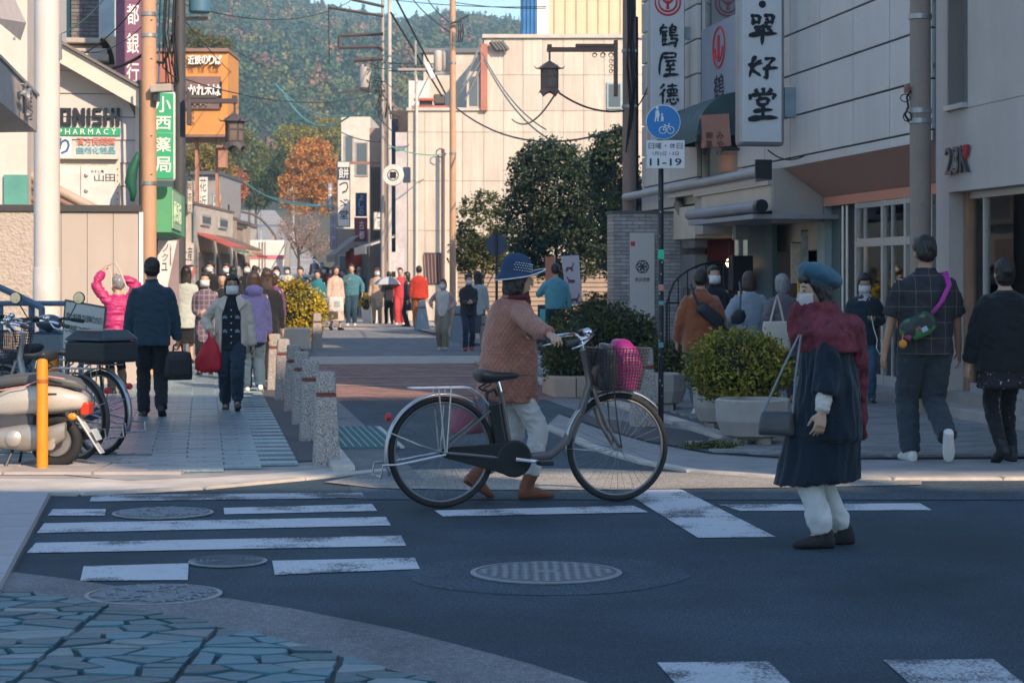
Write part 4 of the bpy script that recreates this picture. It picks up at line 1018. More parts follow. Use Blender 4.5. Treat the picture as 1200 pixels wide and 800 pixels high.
for i in range(5):
 o=text_fit('小西薬局前'[i],.3+.42*i,.62+.42*i,z0+.16,z1-.2,-.021,M('pale_letters',(.5,.66,.5),.6),t,depth=.01);
 if o:o.rotation_euler=(0,0,ag)
f=Front(195,31.6);t=f.thing('slanted_banner','white slanted banner with black and red characters under the green awning box','banner')
q=[(f.x(185),f.z(185,282)),(f.x(207.5),f.z(207,282)),(f.x(196),f.z(196,338)),(f.x(184),f.z(184,338))]
MB().slab(q[::-1],-.03,.0).build('cloth',M('banner_white',(.62,.62,.66),.7),t)
for k,ch in enumerate('ノクュ'):f.text(ch,190.5-k*.6,197.5-k*.6,286+11*k,295+11*k,-.031,ink,t)
f.text('お見立て',199,201,286,312,-.031,M('letters_red',(.5,.08,.10),.6),t)
m=MB();m.tube([(f.x(184.5),.03,0),(f.x(184.5),.03,f.z(184,280))],.015,6);m.build('pole',dark_steel,t)
t=thing('door_post','mauve square post beside the slanted banner','post',tuple(GD(203,32.6)),TH);MB().box(-.09,.09,-.09,.09,0,z_at(281,32.6)).build('shaft',M('post_mauve',(.26,.21,.24),.6),t);MB().box(-.11,.11,-.11,.11,0,.08).build('base',MATS['post_mauve'],t)
t=street_thing('corner_shop','low shopfront with dim openings beyond the pharmacy on the left','building',-1.1,40)
MB().box(-6,-.0,-8,9,0,2.5).build('wall',M('shop_grey',(.33,.31,.30),.8,streak=.1),t)
MB().box(-6.05,.12,-8.1,9.1,2.505,2.62).build('roof',M('shop_roof',(.2,.19,.19),.7),t)
for k in range(3):MB().box(-.02,.03,-6+4.4*k,-3+4.4*k,.1,2.2).build('window',glass_mat('shop_dark',(.05,.06,.07)),t)
t=thing('wrapped_flag','rolled dark green flag tied to a thin pole beside the pharmacy corner','flag',tuple(GD(158,28.8)),0)
zz=lambda y:z_at(y,28.8);dx=lambda px:(px-158)/F*28.8
m=MB();rr=random.Random(5)
m.tube([(dx(162),0,zz(178)),(dx(160),0,zz(186)),(dx(155),0,zz(200)),(dx(153),0,zz(214)),(dx(156),0,zz(226)),(dx(155),0,zz(236))],[.02,.05,.075,.085,.05,.03],10);m.build('cloth',M('flag_green',(.01,.10,.065),.6,var=.3,bump=.6,bscale=20),t,smooth=True)
m=MB();m.cyl((dx(163.5),0.06,0),(dx(163.5),.06,zz(95)),.018,n=6);m.build('pole',dark_steel,t)
wc=M('white_concrete',(.62,.55,.485),.85,var=.09,scale=.9,streak=.45,bump=.25,objrand=.07)
wc2=M('white_concrete_dull',(.56,.51,.46),.85,var=.1,scale=.9,streak=.22)
f=Front(600,66,0.0)
t=f.thing('white_building','large pale concrete building with stained panel walls and a roof terrace','building')
x0,x1,xm=f.x(478),f.x(765),f.x(567)
zt_,zm=f.z(650,45),f.z(520,130)
MB().box(x0+.02,x1,.08,9,0,zm-.03).box(xm,x1,.08,9,zm-.03,zt_-.05).build('wall',M('panel_joint_warm',(.24,.20,.17),.8),t)
cols_=[478,498,518,542,567,590,613,636,660,684,708,732,756]
zr=[0,f.z(600,270),f.z(600,212),f.z(600,155),zm,f.z(650,88),zt_]
for xa,xb in zip(cols_,cols_[1:]):
 for z0,z1 in zip(zr,zr[1:]):
  if z0>=zm-.01 and xa<567:continue
  MB().box(f.x(xa)+.005,f.x(xb)-.005,random.uniform(-.006,.0),.079,z0+.006,z1-.006).build('wall_panel',wc,t)
MB().box(xm-.05,x1,-.10,9,zt_+.003,zt_+.12).build('roof',M('roof_edge',(.5,.46,.43),.7),t)
MB().box(x0-.04,xm-.06,-.08,3.5,zm+.003,zm+.10).build('parapet',wc2,t)
MB().box(x0-.4,x0+.0,.05,9,0,f.z(470,155)).build('side_wing',M('wing_lilac',(.50,.47,.48),.8,streak=.15),t)
MB().box(xm-.55,xm-.12,-.03,.5,zm+.11,f.z(570,84)).build('stair_box',wc2,t);MB().box(xm-.47,xm-.2,-.04,-.028,zm+.15,f.z(570,90)).build('window',glass_mat('far_glass',(.10,.13,.16),.2),t)
MB().box(xm-.10,xm+.12,-.16,-.003,zm,zt_-.2).build('downpipe',M('pipe_red',(.42,.17,.13),.6),t)
MB().box(f.x(490),f.x(560),4,8,zm+.1,f.z(520,62)*1.05).build('upper_block',M('upper_cream',(.60,.53,.46),.8,streak=.14),t)
MB().box(f.x(486),f.x(564),3.9,8.1,f.z(520,62)*1.05+.003,f.z(520,62)*1.05+.15).build('upper_roof',M('roof_dark',(.16,.17,.19),.7),t)
MB().box(f.x(472),f.x(498),3.8,7,zm+.1,f.z(480,90)*1.03).build('white_block',M('block_white',(.68,.66,.66),.7),t)
m=MB();
for(xa,xb,ya)in((478,526,128),(481,526,124),(484,508,115)):m.tube([(f.x(xa),.6,f.z(xa,ya)),(f.x(xb),.6,f.z(xb,ya))],.05,8)
o=m.build('terrace_rail',M('rail_red',(.45,.12,.10),.6),t);o['kind']='stuff'
for(a_,b_,c_,e_)in((490,505,113,124),(507,520,108,120),(497,525,121,129)):
 m=MB();f.box(m,a_,b_,c_,e_,.7,1.3);m.build('terrace_box',M('clutter_dark',(.10,.09,.09),.7),t,bevel=.05)
m=MB()
for(xa,ya,xb,yb,r)in((484,128,512,70,.02),(543,100,565,48,.035),(540,108,568,66,.03),(545,118,566,75,.03)):m.cyl((f.x(xa),-.1,f.z(xa,ya)),(f.x(xb),-.1,f.z(xb,yb)),r,n=6)
o=m.build('roof_pipe',grey_steel,t);o['kind']='stuff'
m=MB()
for k in range(4):m.cyl((f.x(575+4*k),-.2,f.z(575,50)),(f.x(583+4*k),-.2,f.z(583,60)),.08,n=8)
o=m.build('roof_ducts',M('duct_dark',(.08,.08,.09),.6),t);o['kind']='stuff'
a,b_,c,d_=f.rect(711,729,97,128);MB().box(a,b_,-.06,.02,c,d_).build('window_frame',M('frame_blue',(.30,.40,.46),.5),t);MB().box(a+.06,b_-.06,-.07,-.061,c+.07,d_-.06).build('window',glass_mat('far_glass',(1,1,1)),t)
m=MB();f.box(m,497,517,296,333,-.05,.02);m.build('window_grille',M('grille_dark',(.06,.05,.06),.6),t)
m=MB();rr=random.Random(2)
for k in range(5):m.cyl((f.x(499+4*k),-.06,f.z(500,332)),(f.x(497+4.2*k),-.06,f.z(500,298)),.02,n=5)
o=m.build('grille_bar',M('grille_rust',(.3,.17,.15),.6),t);o['kind']='stuff'
m=MB();m.tube([(f.x(488.5),-.12,0),(f.x(488.5),-.12,f.z(488,96)),(f.x(486),-.12,f.z(488,84))],.045,8);m.build('pipe',M('pipe_pale',(.6,.57,.54),.6),t,smooth='auto')
m=MB();m.tube([(f.x(519.5),-.3,0),(f.x(519.5),-.3,f.z(519,176))],.06,8);m.build('standpipe',M('pipe_brown',(.10,.075,.08),.6),t,smooth='auto')
m=MB();[m.tube([(f.x(517+6*math.cos(a*.9)),-.32,f.z(517,180+5*math.sin(a*.9)))for a in range(7)],.02,5)for _ in range(1)];m.build('cable_coil',cable_black,t)
f2=Front(670,78,0.0);t=f2.thing('corrugated_building','cream corrugated metal building with a blue end rising behind the white building','building')
def corr(xa,xb,n_,mat_,nm):
 m=MB();a,b_=f2.x(xa),f2.x(xb);z0,z1=6,f2.z(670,-60);pts=[]
 for i in range(n_):
  s=a+(b_-a)*i/n_;w_=(b_-a)/n_;pts+=[(s,0),(s+w_*.35,0),(s+w_*.45,-.06),(s+w_*.9,-.06)]
 pts.append((b_,0))
 for i,(x,y)in enumerate(pts):m.v+=[(x,y,z0),(x,y,z1)]
 m.f=[(2*i,2*i+2,2*i+3,2*i+1)for i in range(len(pts)-1)]
 m.build(nm,mat_,t,fix=False)
corr(644,760,9,M('corr_cream',(.66,.52,.36),.6,streak=.08,var=.05),'cream_cladding');corr(611,629,4,M('corr_blue',(.04,.17,.40),.5),'blue_cladding')
MB().box(f2.x(629.3),f2.x(643.7),-.05,.1,6,f2.z(640,-60)).build('white_panel',white_paint,t);MB().box(f2.x(611),f2.x(760),.15,8,0,f2.z(670,-60)).build('wall',inner_dark,t)
t=f2.thing('low_roof','dark low roof beside the blue clad wall','roof');MB().box(f2.x(560),f2.x(610),2,8,8,f2.z(600,38)).build('slab',MATS['roof_dark'],t)
f=Front(640,55,0.0)
t=f.thing('slatted_wall','brown slatted shutter wall behind the dark trees','wall')
x0,x1=f.x(536),f.x(765);slat=M('slat_brown',(.36,.27,.21),.7,var=.12,streak=.1,objrand=.06)
MB().box(x0,x1,.1,.3,0,f.z(640,300)).build('backing',M('slat_shadow',(.05,.04,.035),.8),t)
z=.02
while z<f.z(640,302):
 m=MB();m.box(x0,x1,0,.09,z,z+.105);m.build('slat',slat,t);z+=.125
def shop(name,label,px0,px1,top,d,mat_,depth=6,extra=None,cat='building',wins=()):
 f=Front((px0+px1)/2,d,0.0);t=f.thing(name,label,cat)
 MB().box(f.x(px0),f.x(px1),0,depth,-1,f.z(px0,top)).build('wall',mat_,t)
 for(a,b,c,e)in wins:
  q=f.rect(a,b,c,e);m=MB();m.box(q[0]-.06,q[1]+.06,-.05,.0,q[2]-.06,q[3]+.06);wf=m.build('window',M('far_frame',(.4,.38,.37),.6),t);MB().box(q[0],q[1],-.06,-.051,q[2],q[3]).build('pane',MATS['far_glass'],wf)
 return f,t
f,t=shop('shop_house','narrow shop with orange brick strip and dark blue wall beside the white building',454,480,130,72,M('brick_orange',(.48,.27,.17),.8,var=.15))
m=MB();f.box(m,456,466,140,300,-.08,-.003);m.build('navy_wall',M('navy_wall',(.03,.05,.09),.6),t)
m=MB();f.box(m,464,479,246,300,-.10,-.003);m.build('pale_panel',M('pale_panel',(.62,.55,.47),.8,streak=.2),t)
f,t=shop('shop_house','brown louvred shop front with a rolled shutter below',433,456,150,76,M('louvre_brown',(.34,.24,.20),.7))
for k in range(9):m=MB();f.box(m,435+2.2*k,436.1+2.2*k,196,280,-.10,-.003);m.build('louvre',M('louvre_dark',(.10,.075,.065),.6),t)
for k in range(12):m=MB();f.box(m,438,455,284+4*k,287+4*k,-.06,-.003);m.build('shutter_slat',M('shutter_grey',(.26,.24,.26),.6),t)
f,t=shop('shop_house','white fronted shop with blue window glass behind the vertical signs',400,434,137,86,M('shop_white',(.66,.60,.54),.8,streak=.1),wins=((405,413,160,190),(418,430,168,205)))
f,t=shop('shop_house','dim low shop with red goods at the end of the right row',392,432,268,84,M('shop_dim',(.30,.24,.21),.8),wins=((398,410,300,318),))
m=MB();f.box(m,416,424,288,335,-.3,-.003);m.build('red_curtain',M('curtain_red',(.40,.05,.05),.7),t)
t,w,h=hang_sign('shop_sign','tall white vertical sign headed by a navy square with 餅',395,410.5,189,266,72,.2,M('sign_cream',(.60,.58,.56),.5),M('sign_edge2',(.12,.11,.12),.5),rim=.03,bevel=0)
c0=t.location.z
MB().box(-w*.46,w*.46,-.016,-.012,z_at(211,72)-c0,z_at(196,72)-c0).build('head_panel',M('sign_navy',(.02,.045,.10),.5),t)
text_fit('餅',-w*.38,w*.38,z_at(209,72)-c0,z_at(197,72)-c0,-.017,white_ink,t)
for ch,(a,b_)in zip('つゞ堂',((213,227),(233,242),(246,257))):text_fit(ch,-w*.34,w*.36,z_at(b_,72)-c0,z_at(a,72)-c0,-.013,ink,t,wobble=.05,offset=.01)
m=MB();m.box(-.1,1.5,.05,.12,h-.1,h+.0);m.build('bracket',M('bracket_rust',(.26,.15,.11),.6),t)
t,w,h=hang_sign('shop_sign','dark blue vertical shop sign with pale brush marks',417,430,226,253.5,78,.2,M('sign_blue',(.025,.06,.14),.5),MATS['sign_edge2'],rim=.02,bevel=0)
for k,ch in enumerate('よしの'):text_fit(ch,-w*.25,w*.2,h*(.66-.3*k),h*(.92-.3*k),-.013,M('pale_blue_ink',(.4,.5,.6),.6),t,wobble=.05)
t,w,h=hang_sign('shop_sign','maroon vertical shop sign with pale characters',415.5,430.5,255,283,77,.2,M('sign_maroon',(.22,.03,.06),.5),MATS['sign_edge2'],rim=.02,bevel=0)
for k,ch in enumerate('古都'):text_fit(ch,-w*.15,w*.25,h*(.52-.42*k),h*(.86-.42*k),-.013,white_ink,t,wobble=.05)
t,w,h=hang_sign('shop_sign','small white square shop sign reading 一京',437.5,452.5,248,269.5,65,.15,MATS['sign_cream'],MATS['sign_edge2'],rim=.03,bevel=0)
for k,ch in enumerate('一京'):text_fit(ch,-w*.2,w*.2,h*(.62-.46*k)if k==0 else h*.14,h*(.70-.42*k)if k==0 else h*.5,-.013,ink,t)
t=thing('round_sign','round white sign with a dark four-dot crest on a bracket','sign',tuple(PX(461,205.5,60.5)),0)
r_=12.5/F*60.5;MB().lathe([(r_,0),(r_,.16),(r_*.97,.18)],n=32,m=Matrix.Rotation(PI/2,3,'X')).build('disc',MATS['sign_cream'],t)
m=MB();m.tube([(r_*.5*math.cos(a*PI/12),-.19,r_*.5*math.sin(a*PI/12))for a in range(24)],.012,4,closed=True)
for a in range(4):m.lathe([(r_*.18,.18),(r_*.18,.195)],(r_*.2*math.cos(a*PI/2+PI/4),0,r_*.2*math.sin(a*PI/2+PI/4)),12,Matrix.Rotation(PI/2,3,'X'))
m.build('crest',ink,t);MB().box(r_*.9,r_*1.6,.0,.1,-.22,.24).build('bracket',MATS['navy_wall'],t)
def slope_awning(name,label,px0,px1,y_hi,y_lo,d,mat_,out=1.4):
 f=Front(px0,d,TH);t=f.thing(name,label,'awning')
 a,b_=f.x(px0),f.x(px1);z1,z0=f.z(px1,y_hi),f.z(px0,y_lo)
 m=MB();m.add([(b_,0,z1),(b_,5,z1),(a,5,z0),(a,0,z0),(b_,0,z1-.05),(b_,5,z1-.05),(a,5,z0-.05),(a,0,z0-.05)],[(0,3,2,1),(4,5,6,7),(0,4,7,3),(1,2,6,5),(3,7,6,2),(0,1,5,4)]);m.build('canvas',mat_,t)
 m=MB();m.box(a-.02,a+.02,0,5,z0-.25,z0-.0);m.build('valance',mat_,t)
slope_awning('shop_awning','pale cream awning sloping out beside the white building',429,487,268,288,66,M('awning_cream',(.55,.48,.40),.8))
slope_awning('shop_awning','grey brown awning over the crowd at the end of the right row',393,421,275,298,74,M('awning_greybrown',(.24,.20,.18),.8))
f=Front(455,64,0);
for lab,(a,b_,c,e)in(('white printed nobori banner leaning among the crowd',(453,466,296,318)),('second pale banner strip behind the printed nobori',(465,474,291,316))):
 t=f.thing('nobori_banner',lab,'banner');q=f.rect(a,b_,c,e);m=MB();m.slab([(q[0]+.05,q[3]),(q[1],q[3]+.03),(q[1]-.02,q[2]),(q[0],q[2])][::-1],-.02,.0);m.build('cloth',M('nobori_print',(.55,.5,.52),.7,var=.3,scale=8),t);m=MB();m.cyl((q[0],.01,0),(q[0],.01,q[3]+.1),.015,n=6);m.build('pole',white_paint,t)
t=thing('red_lantern','red paper lantern sign glowing above the crowd','lantern',tuple(PX(414,305,76)),0)
MB().lathe([(.12,-.38),(.27,-.3),(.32,0),(.27,.3),(.12,.38)],n=16).build('paper',M('lantern_red',(.5,.06,.04),.6),t,smooth=True);MB().lathe([(.13,.38),(.13,.44)],n=12).build('cap',ink,t);MB().lathe([(.13,-.44),(.13,-.38)],n=12).build('base_ring',ink,t)
f=Front(225,56,0)
t=f.thing('orange_sign_building','orange building sign board with white raised lettering 近鉄のりば on brick posts','sign')
org=M('orange_board',(.62,.27,.08),.7,var=.08,streak=.1)
m=MB();f.box(m,183,267,62,158,0,2.2);m.build('board',org,t)
m=MB();f.box(m,181,268,57,61,-.1,2.3);m.build('coping',M('coping_brown',(.24,.15,.12),.7),t)
m=MB();f.box(m,183,206,64,97,-.05,-.003);m.build('red_panel',M('red_brick_panel',(.42,.15,.09),.8,var=.15),t)
m=MB();f.box(m,214,259,90,128,-.08,-.003);m.build('brown_band',M('band_brown',(.19,.12,.115),.7),t)
m=MB();f.box(m,182,269,158,161,-.15,2.3);m.build('lower_rail',MATS['coping_brown'],t)
for i,ch in enumerate('近鉄のりば'):f.text(ch,221+8*i,228.6+8*i,65.5,76.5,-.03,white_ink,t,depth=.12,offset=.02)
f.text('大阪・京都・名古屋',219,256,79,86,-.01,M('letters_brown',(.25,.13,.09),.7),t)
for i,ch in enumerate('かれ木は'):f.text(ch,222+9.5*i,231+9.5*i,100,114,-.11,white_ink,t,depth=.12,offset=.02)
f.text('⊙今⊙',224,246,117,124,-.085,M('letters_pale',(.5,.42,.38),.7),t)
m=MB();f.box(m,258.5,260.5,96,126,-.12,-.07);m.build('clamp',ink,t)
for px in(228,252):m=MB();f.box(m,px-1.5,px+1.5,161,245,.3,.6);m.build('post',M('post_brick',(.38,.20,.14),.8),t)
m=MB();f.box(m,255,264,172,196,.1,.5);m.build('post_cap',MATS['post_brick'],t);m=MB();f.box(m,253,266,170,173,.0,.6);m.build('post_top',MATS['coping_brown'],t)
t=f.thing('low_shop','low shop with a small tiled roof under the orange sign board','building')
MB().box(f.x(170),f.x(222),.2,8,0,2.6).build('wall',MATS['shop_grey'],t);m=MB();m.slab([(f.x(168),2.6),(f.x(226),2.6),(f.x(226),2.75),(f.x(200),3.3),(f.x(168),3.3)],-.2,8.2);m.build('roof',MATS['shop_roof'],t)
specs=[('small two-storey shop with a brown awning on the left of the far street',214,246,262,66,(.40,.34,.30)),('tan shop front with a red striped awning further along the left row',236,262,258,78,(.45,.36,.29)),('pale shop front at the far end of the left row',252,275,262,92,(.52,.47,.43)),('grey house with dark roof far along the left row',225,258,205,105,(.30,.28,.28))]
for i,(lab,a,b_,top,d,c_)in enumerate(specs):
 f,t=shop('shop_house',lab,a,b_,top,d,M('left_shop_%d'%i if False else 'left_shop_wall_'+'abcd'[i],c_,.8,streak=.1),depth=8,wins=((a+4,a+9,top+10,top+22),(a+13,a+18,top+10,top+22)))
 m=MB();f.box(m,a-1,b_+1.5,top-4,top,-.4,8);m.build('roof',M('far_roof_'+'abcd'[i],[(.17,.12,.10),(.14,.13,.14),(.22,.15,.12),(.10,.10,.12)][i],.7),t)
 if i<3:
  q=f.rect(a+8,b_+3,top+26,top+34);m=MB();m.add([(q[0],0,q[3]),(q[1],0,q[3]),(q[1]+.1,-1.3,q[2]),(q[0],-1.3,q[2]),(q[0],0,q[3]-.05),(q[1],0,q[3]-.05),(q[1]+.1,-1.3,q[2]-.05),(q[0],-1.3,q[2]-.05)],[(0,3,2,1),(4,5,6,7),(0,1,5,4),(1,2,6,5),(2,3,7,6),(3,0,4,7)]);m.build('awning',M('aw_'+'abc'[i],[(.25,.12,.08),(.42,.14,.12),(.5,.42,.34)][i],.8),t)
for lab,a,b_,c,e,d,col,chs,ik in(('tall white vertical sign with black characters 近内 on the left of the far street',232,244,207,266,64,(.60,.58,.55),'花近内',ink),('small dark vertical sign beside the tan utility post',226,233.5,223,243,62,(.10,.10,.13),'三二',white_ink),('small pale blue and white sign above the left crowd',217,228,262,282,60,(.55,.60,.62),'ら',M('sky_ink',(.12,.45,.55),.6)),('pale sign board with a blue curl further up the left row',258,267,282,296,80,(.55,.60,.62),'る',MATS['sky_ink']if 'sky_ink' in MATS else ink),('white round-cornered lamp sign on the left row',263,270,250,266,84,(.66,.62,.58),'百',ink),('lilac vertical banner beside the right row of the far street',387,394,250,292,80,(.42,.36,.46),'奈良漬',M('ink_lilac',(.15,.1,.2),.6)),('cream vertical sign with a red head near the green box awning',219,226,212,250,50,(.60,.54,.46),'喫茶店',ink),('small red sign square over the left crowd',246,253,268,279,66,(.45,.05,.05),'酒',white_ink),('pale blue banner hanging between the left row poles',249,256,228,262,70,(.40,.50,.56),'筆墨店',ink),('brown wooden vertical sign above the left row awnings',262.5,268,262,284,88,(.24,.14,.09),'鹿苑',white_ink),('black and white vertical sign behind the tall 近内 sign',245,251,240,266,76,(.12,.12,.13),'書画',white_ink),('mauve vertical sign strip left of the tall 餅 sign',384,390,214,248,82,(.30,.24,.30),'土産',white_ink)):
 t,w,h=hang_sign('shop_sign',lab,a,b_,c,e,d,.12,M('face_'+str(abs(int(a*10)))+str(int(c)),col,.5),MATS['sign_edge2'],rim=.02,bevel=0)
 k=len(chs)
 for i,ch in enumerate(chs):text_fit(ch,-w*.32,w*.32,h*(1-(i+.9)/k),h*(1-(i+.12)/k),-.013,ik,t)
def shop_end(f,t,a,b_,top,base,seed):
 r_=random.Random(seed);w_=b_-a
 X_=f.x(b_);Z_=f.z(b_,top)
 for k in range(2):
  y0=.5+3.2*k;MB().box(X_+.002,X_+.05,y0,y0+2.4,.15,2.05).build('side_door',M('side_open_%d'%seed,[(.06,.05,.05),(.09,.06,.05),(.05,.06,.07)][seed%3],.6),t)
  MB().add([(X_+.01,y0-.2,2.55),(X_+.01,y0+2.6,2.55),(X_+.9,y0+2.6,2.2),(X_+.9,y0-.2,2.2),(X_+.01,y0-.2,2.5),(X_+.01,y0+2.6,2.5),(X_+.9,y0+2.6,2.14),(X_+.9,y0-.2,2.14)],[(0,3,2,1),(4,5,6,7),(0,1,5,4),(1,2,6,5),(2,3,7,6),(3,0,4,7)]).build('side_awning',M('side_awn_%d_%d'%(seed%3,k),[((.40,.10,.08),(.16,.12,.10)),((.10,.20,.16),(.45,.30,.16)),((.42,.36,.30),(.30,.09,.08))][seed%3][k],.8,streak=.1),t)
  if Z_>3.2:wf=MB().box(X_+.002,X_+.05,y0+.3,y0+1.9,2.75,min(3.7,Z_-.2)).build('window',alu,t);MB().box(X_+.051,X_+.058,y0+.37,y0+1.83,2.81,min(3.64,Z_-.26)).build('pane',MATS['far_glass'],wf)
 m=MB();f.box(m,a+w_*.08,a+w_*.46,top+(base-top)*.55,base-1,-.05,-.003);m.build('door',M('end_door_%d'%seed,[(.12,.08,.06),(.07,.09,.10),(.20,.15,.11),(.05,.06,.07)][seed%4],.6),t)
 q=f.rect(a+w_*.56,a+w_*.9,top+(base-top)*.58,top+(base-top)*.8);MB().box(q[0]-.05,q[1]+.05,-.06,-.003,q[2]-.05,q[3]+.05).build('window_frame',alu,t);MB().box(q[0],q[1],-.07,-.061,q[2],q[3]).build('window',MATS['far_glass'],t)
 m=MB();f.box(m,a+w_*.05,b_-w_*.05,top+(base-top)*.30,top+(base-top)*.47,-.10,-.003);sg=m.build('fascia_board',M('end_board_%d'%seed,[(.55,.50,.45),(.38,.08,.06),(.10,.14,.20),(.55,.42,.22)][seed%4],.6,streak=.1),t)
 st_=('お土産','茶','和菓子','奈良漬')[seed%4];f.text(st_,a+w_*.12,b_-w_*.12,top+(base-top)*.33,top+(base-top)*.44,-.101,white_ink if seed%4 in(1,2)else ink,t,depth=.004)
 m=MB();x_=f.x(b_-w_*.03);m.cyl((x_,-.06,0),(x_,-.06,f.z(b_,top+1)),.04,n=6);m.build('downpipe',grey_steel,t)
 q=f.rect(a-w_*.02,b_+w_*.12,top+(base-top)*.48,top+(base-top)*.58);m=MB();k_=7
 for i in range(k_):
  x0_=q[0]+(q[1]-q[0])*i/k_;x1_=q[0]+(q[1]-q[0])*(i+1)/k_-.01
  MB().add([(x0_,-.01,q[3]),(x1_,-.01,q[3]),(x1_,-.9,q[2]),(x0_,-.9,q[2]),(x0_,-.01,q[3]-.03),(x1_,-.01,q[3]-.03),(x1_,-.9,q[2]-.03),(x0_,-.9,q[2]-.03)],[(0,3,2,1),(4,5,6,7),(0,1,5,4),(1,2,6,5),(2,3,7,6),(3,0,4,7)]).build('awning_strip',M('strip_%d_%d'%(seed%3,i%2),[((.45,.11,.08),(.55,.48,.42)),((.28,.14,.09),(.36,.2,.13)),((.12,.25,.18),(.5,.5,.45))][seed%3][i%2],.8),t)
for nm,px0,px1,top,d,seed,lab in(('shop_house',206,229,240,52,0,'little shop with a striped awning just beyond the green box awning'),('shop_house',222,240,250,60,1,'narrow shop with a red fascia beside the thin orange-brown pole'),('shop_house',240,258,262,72,2,'shop with a dark blue fascia half way along the left row')):
 f,t=shop(nm,lab,px0,px1,top,d,M('end_wall_%d'%seed,[(.48,.43,.38),(.40,.33,.27),(.50,.47,.44)][seed],.8,streak=.14),depth=7)
 shop_end(f,t,px0,px1,top,HOR+F*EYE/d,seed)
 m=MB();f.box(m,px0-1,px1+1,top-3,top,-.5,7.2);m.build('roof',M('end_roof_%d'%seed,[(.15,.12,.11),(.20,.14,.11),(.10,.10,.12)][seed],.7),t)
t=thing('box_lorry','white box lorry with a pink stripe seen from behind in the far street','lorry',tuple(GD(307.5,86)),R(3))
W=51/F*86/2;body=M('lorry_white',(.72,.70,.70),.5,var=.05,streak=.06)
MB().box(-W,W,0,4.5,.75,2.75).build('box_body',body,t,bevel=.03)
for s in(-1,1):MB().box(s*W*.5-W*.47,s*W*.5+W*.47,-.03,-.001,.85,2.68).build('door',body,t,bevel=.01)
for k in range(3):m=MB();m.cyl((-.12+.12*k,-.06,.85),(-.12+.12*k,-.06,2.68),.02,n=6);m.build('lock_rod',grey_steel,t)
MB().box(-W*.99,W*.99,-.045,-.034,1.95,2.12).build('stripe',M('stripe_pink',(.55,.18,.26),.5),t)
MB().box(-W*.9,W*.9,4.6,6.2,.6,2.3).build('cab',body,t,bevel=.1);MB().box(-W,W,0,.1,.5,.7).build('bumper',dark_steel,t)
for s in(-1,1):
 m=MB();m.lathe([(.38,-.12),(.40,-.08),(.40,.08),(.38,.12)],(s*(W-.15),.9,.4),16,Matrix.Rotation(PI/2,3,'Y'));m.build('wheel',rubber,t)
 MB().box(s*(W-.25)-.12,s*(W-.25)+.12,-.05,-.0,.58,.68).build('tail_light',M('tail_red',(.5,.02,.02),.3),t)
def car(label,px,d,col,rz,group=None):
 t=thing('parked_car',label,'car',tuple(GD(px,d)),rz)
 prof=[(-1.7,.3),(-1.68,.85),(-1.45,.95),(-1.0,1.42),(.5,1.45),(1.05,.98),(1.65,.85),(1.75,.55),(1.72,.3)]
 m=MB();n_=len(prof);ws=[.74,.78,.76,.60,.60,.74,.74,.72,.72]
 for s in(-1,1):m.v+=[(s*w_,y,z)for(y,z),w_ in zip(prof,ws)]
 m.f=[tuple(range(n_)),tuple(range(2*n_-1,n_-1,-1))]+[(i,(i+1)%n_,n_+(i+1)%n_,n_+i)for i in range(n_)]
 m.build('body',M('car_'+label.split()[1],col,.3,coat=.6),t,bevel=.05)
 gm_=glass_mat('car_glass',(.03,.06,.07))
 MB().obox((0,-1.25,1.17),(1.12,.02,.40),0,R(-44)).build('rear_window',gm_,t);MB().obox((0,.80,1.2),(1.12,.02,.50),0,R(50)).build('windscreen',gm_,t)
 for s in(-1,1):
  MB().obox((s*.70,-.2,1.18),(.02,1.3,.34),0,0,R(-s*18)).build('side_window',gm_,t)
  MB().box(s*.62-.1,s*.62+.1,-1.72,-1.68,.65,.85).build('tail_light',MATS['tail_red'],t)
  for y in(-1.1,1.15):m=MB();m.lathe([(.27,-.09),(.30,-.06),(.30,.06),(.27,.09)],(s*.68,y,.3),16,Matrix.Rotation(PI/2,3,'Y'));m.build('wheel',rubber,t)
 return t
car('small teal glazed van nosing out behind the yellow bush',347,78,(.45,.55,.56),R(185))
RNG=np.random.default_rng(11)
def quad_mesh(name,V):
 n=len(V)//4;me=bpy.data.meshes.new(name)
 me.vertices.add(len(V));me.vertices.foreach_set('co',np.ascontiguousarray(V,dtype=np.float32).ravel())
 me.loops.add(4*n);me.loops.foreach_set('vertex_index',np.arange(4*n,dtype=np.int32))
 me.polygons.add(n);me.polygons.foreach_set('loop_start',np.arange(0,4*n,4,dtype=np.int32));
 me.update(calc_edges=True);me.validate();return me
def unit(n):
 v=RNG.normal(size=(n,3));return v/np.linalg.norm(v,axis=1,keepdims=True)
def leaf_quads(pos,size,nrm=None,jitter=.7,ratio=.5,up=.0):
 n=len(pos);d=unit(n)
 if nrm is not None:nn=nrm*(1-jitter)+unit(n)*jitter
 else:nn=unit(n)
 nn[:,2]+=up;nn/=np.linalg.norm(nn,axis=1,keepdims=True)+1e-9
 a=np.cross(nn,d);a/=np.linalg.norm(a,axis=1,keepdims=True)+1e-9
 b=np.cross(nn,a)
 s=(size*RNG.uniform(.6,1.35,n))[:,None]
 V=np.empty((n,4,3))
 V[:,0]=pos-a*s*.5;V[:,1]=pos+b*s*ratio*.5+nn*s*.08;V[:,2]=pos+a*s*.5;V[:,3]=pos-b*s*ratio*.5+nn*s*.08
 return V.reshape(-1,3)
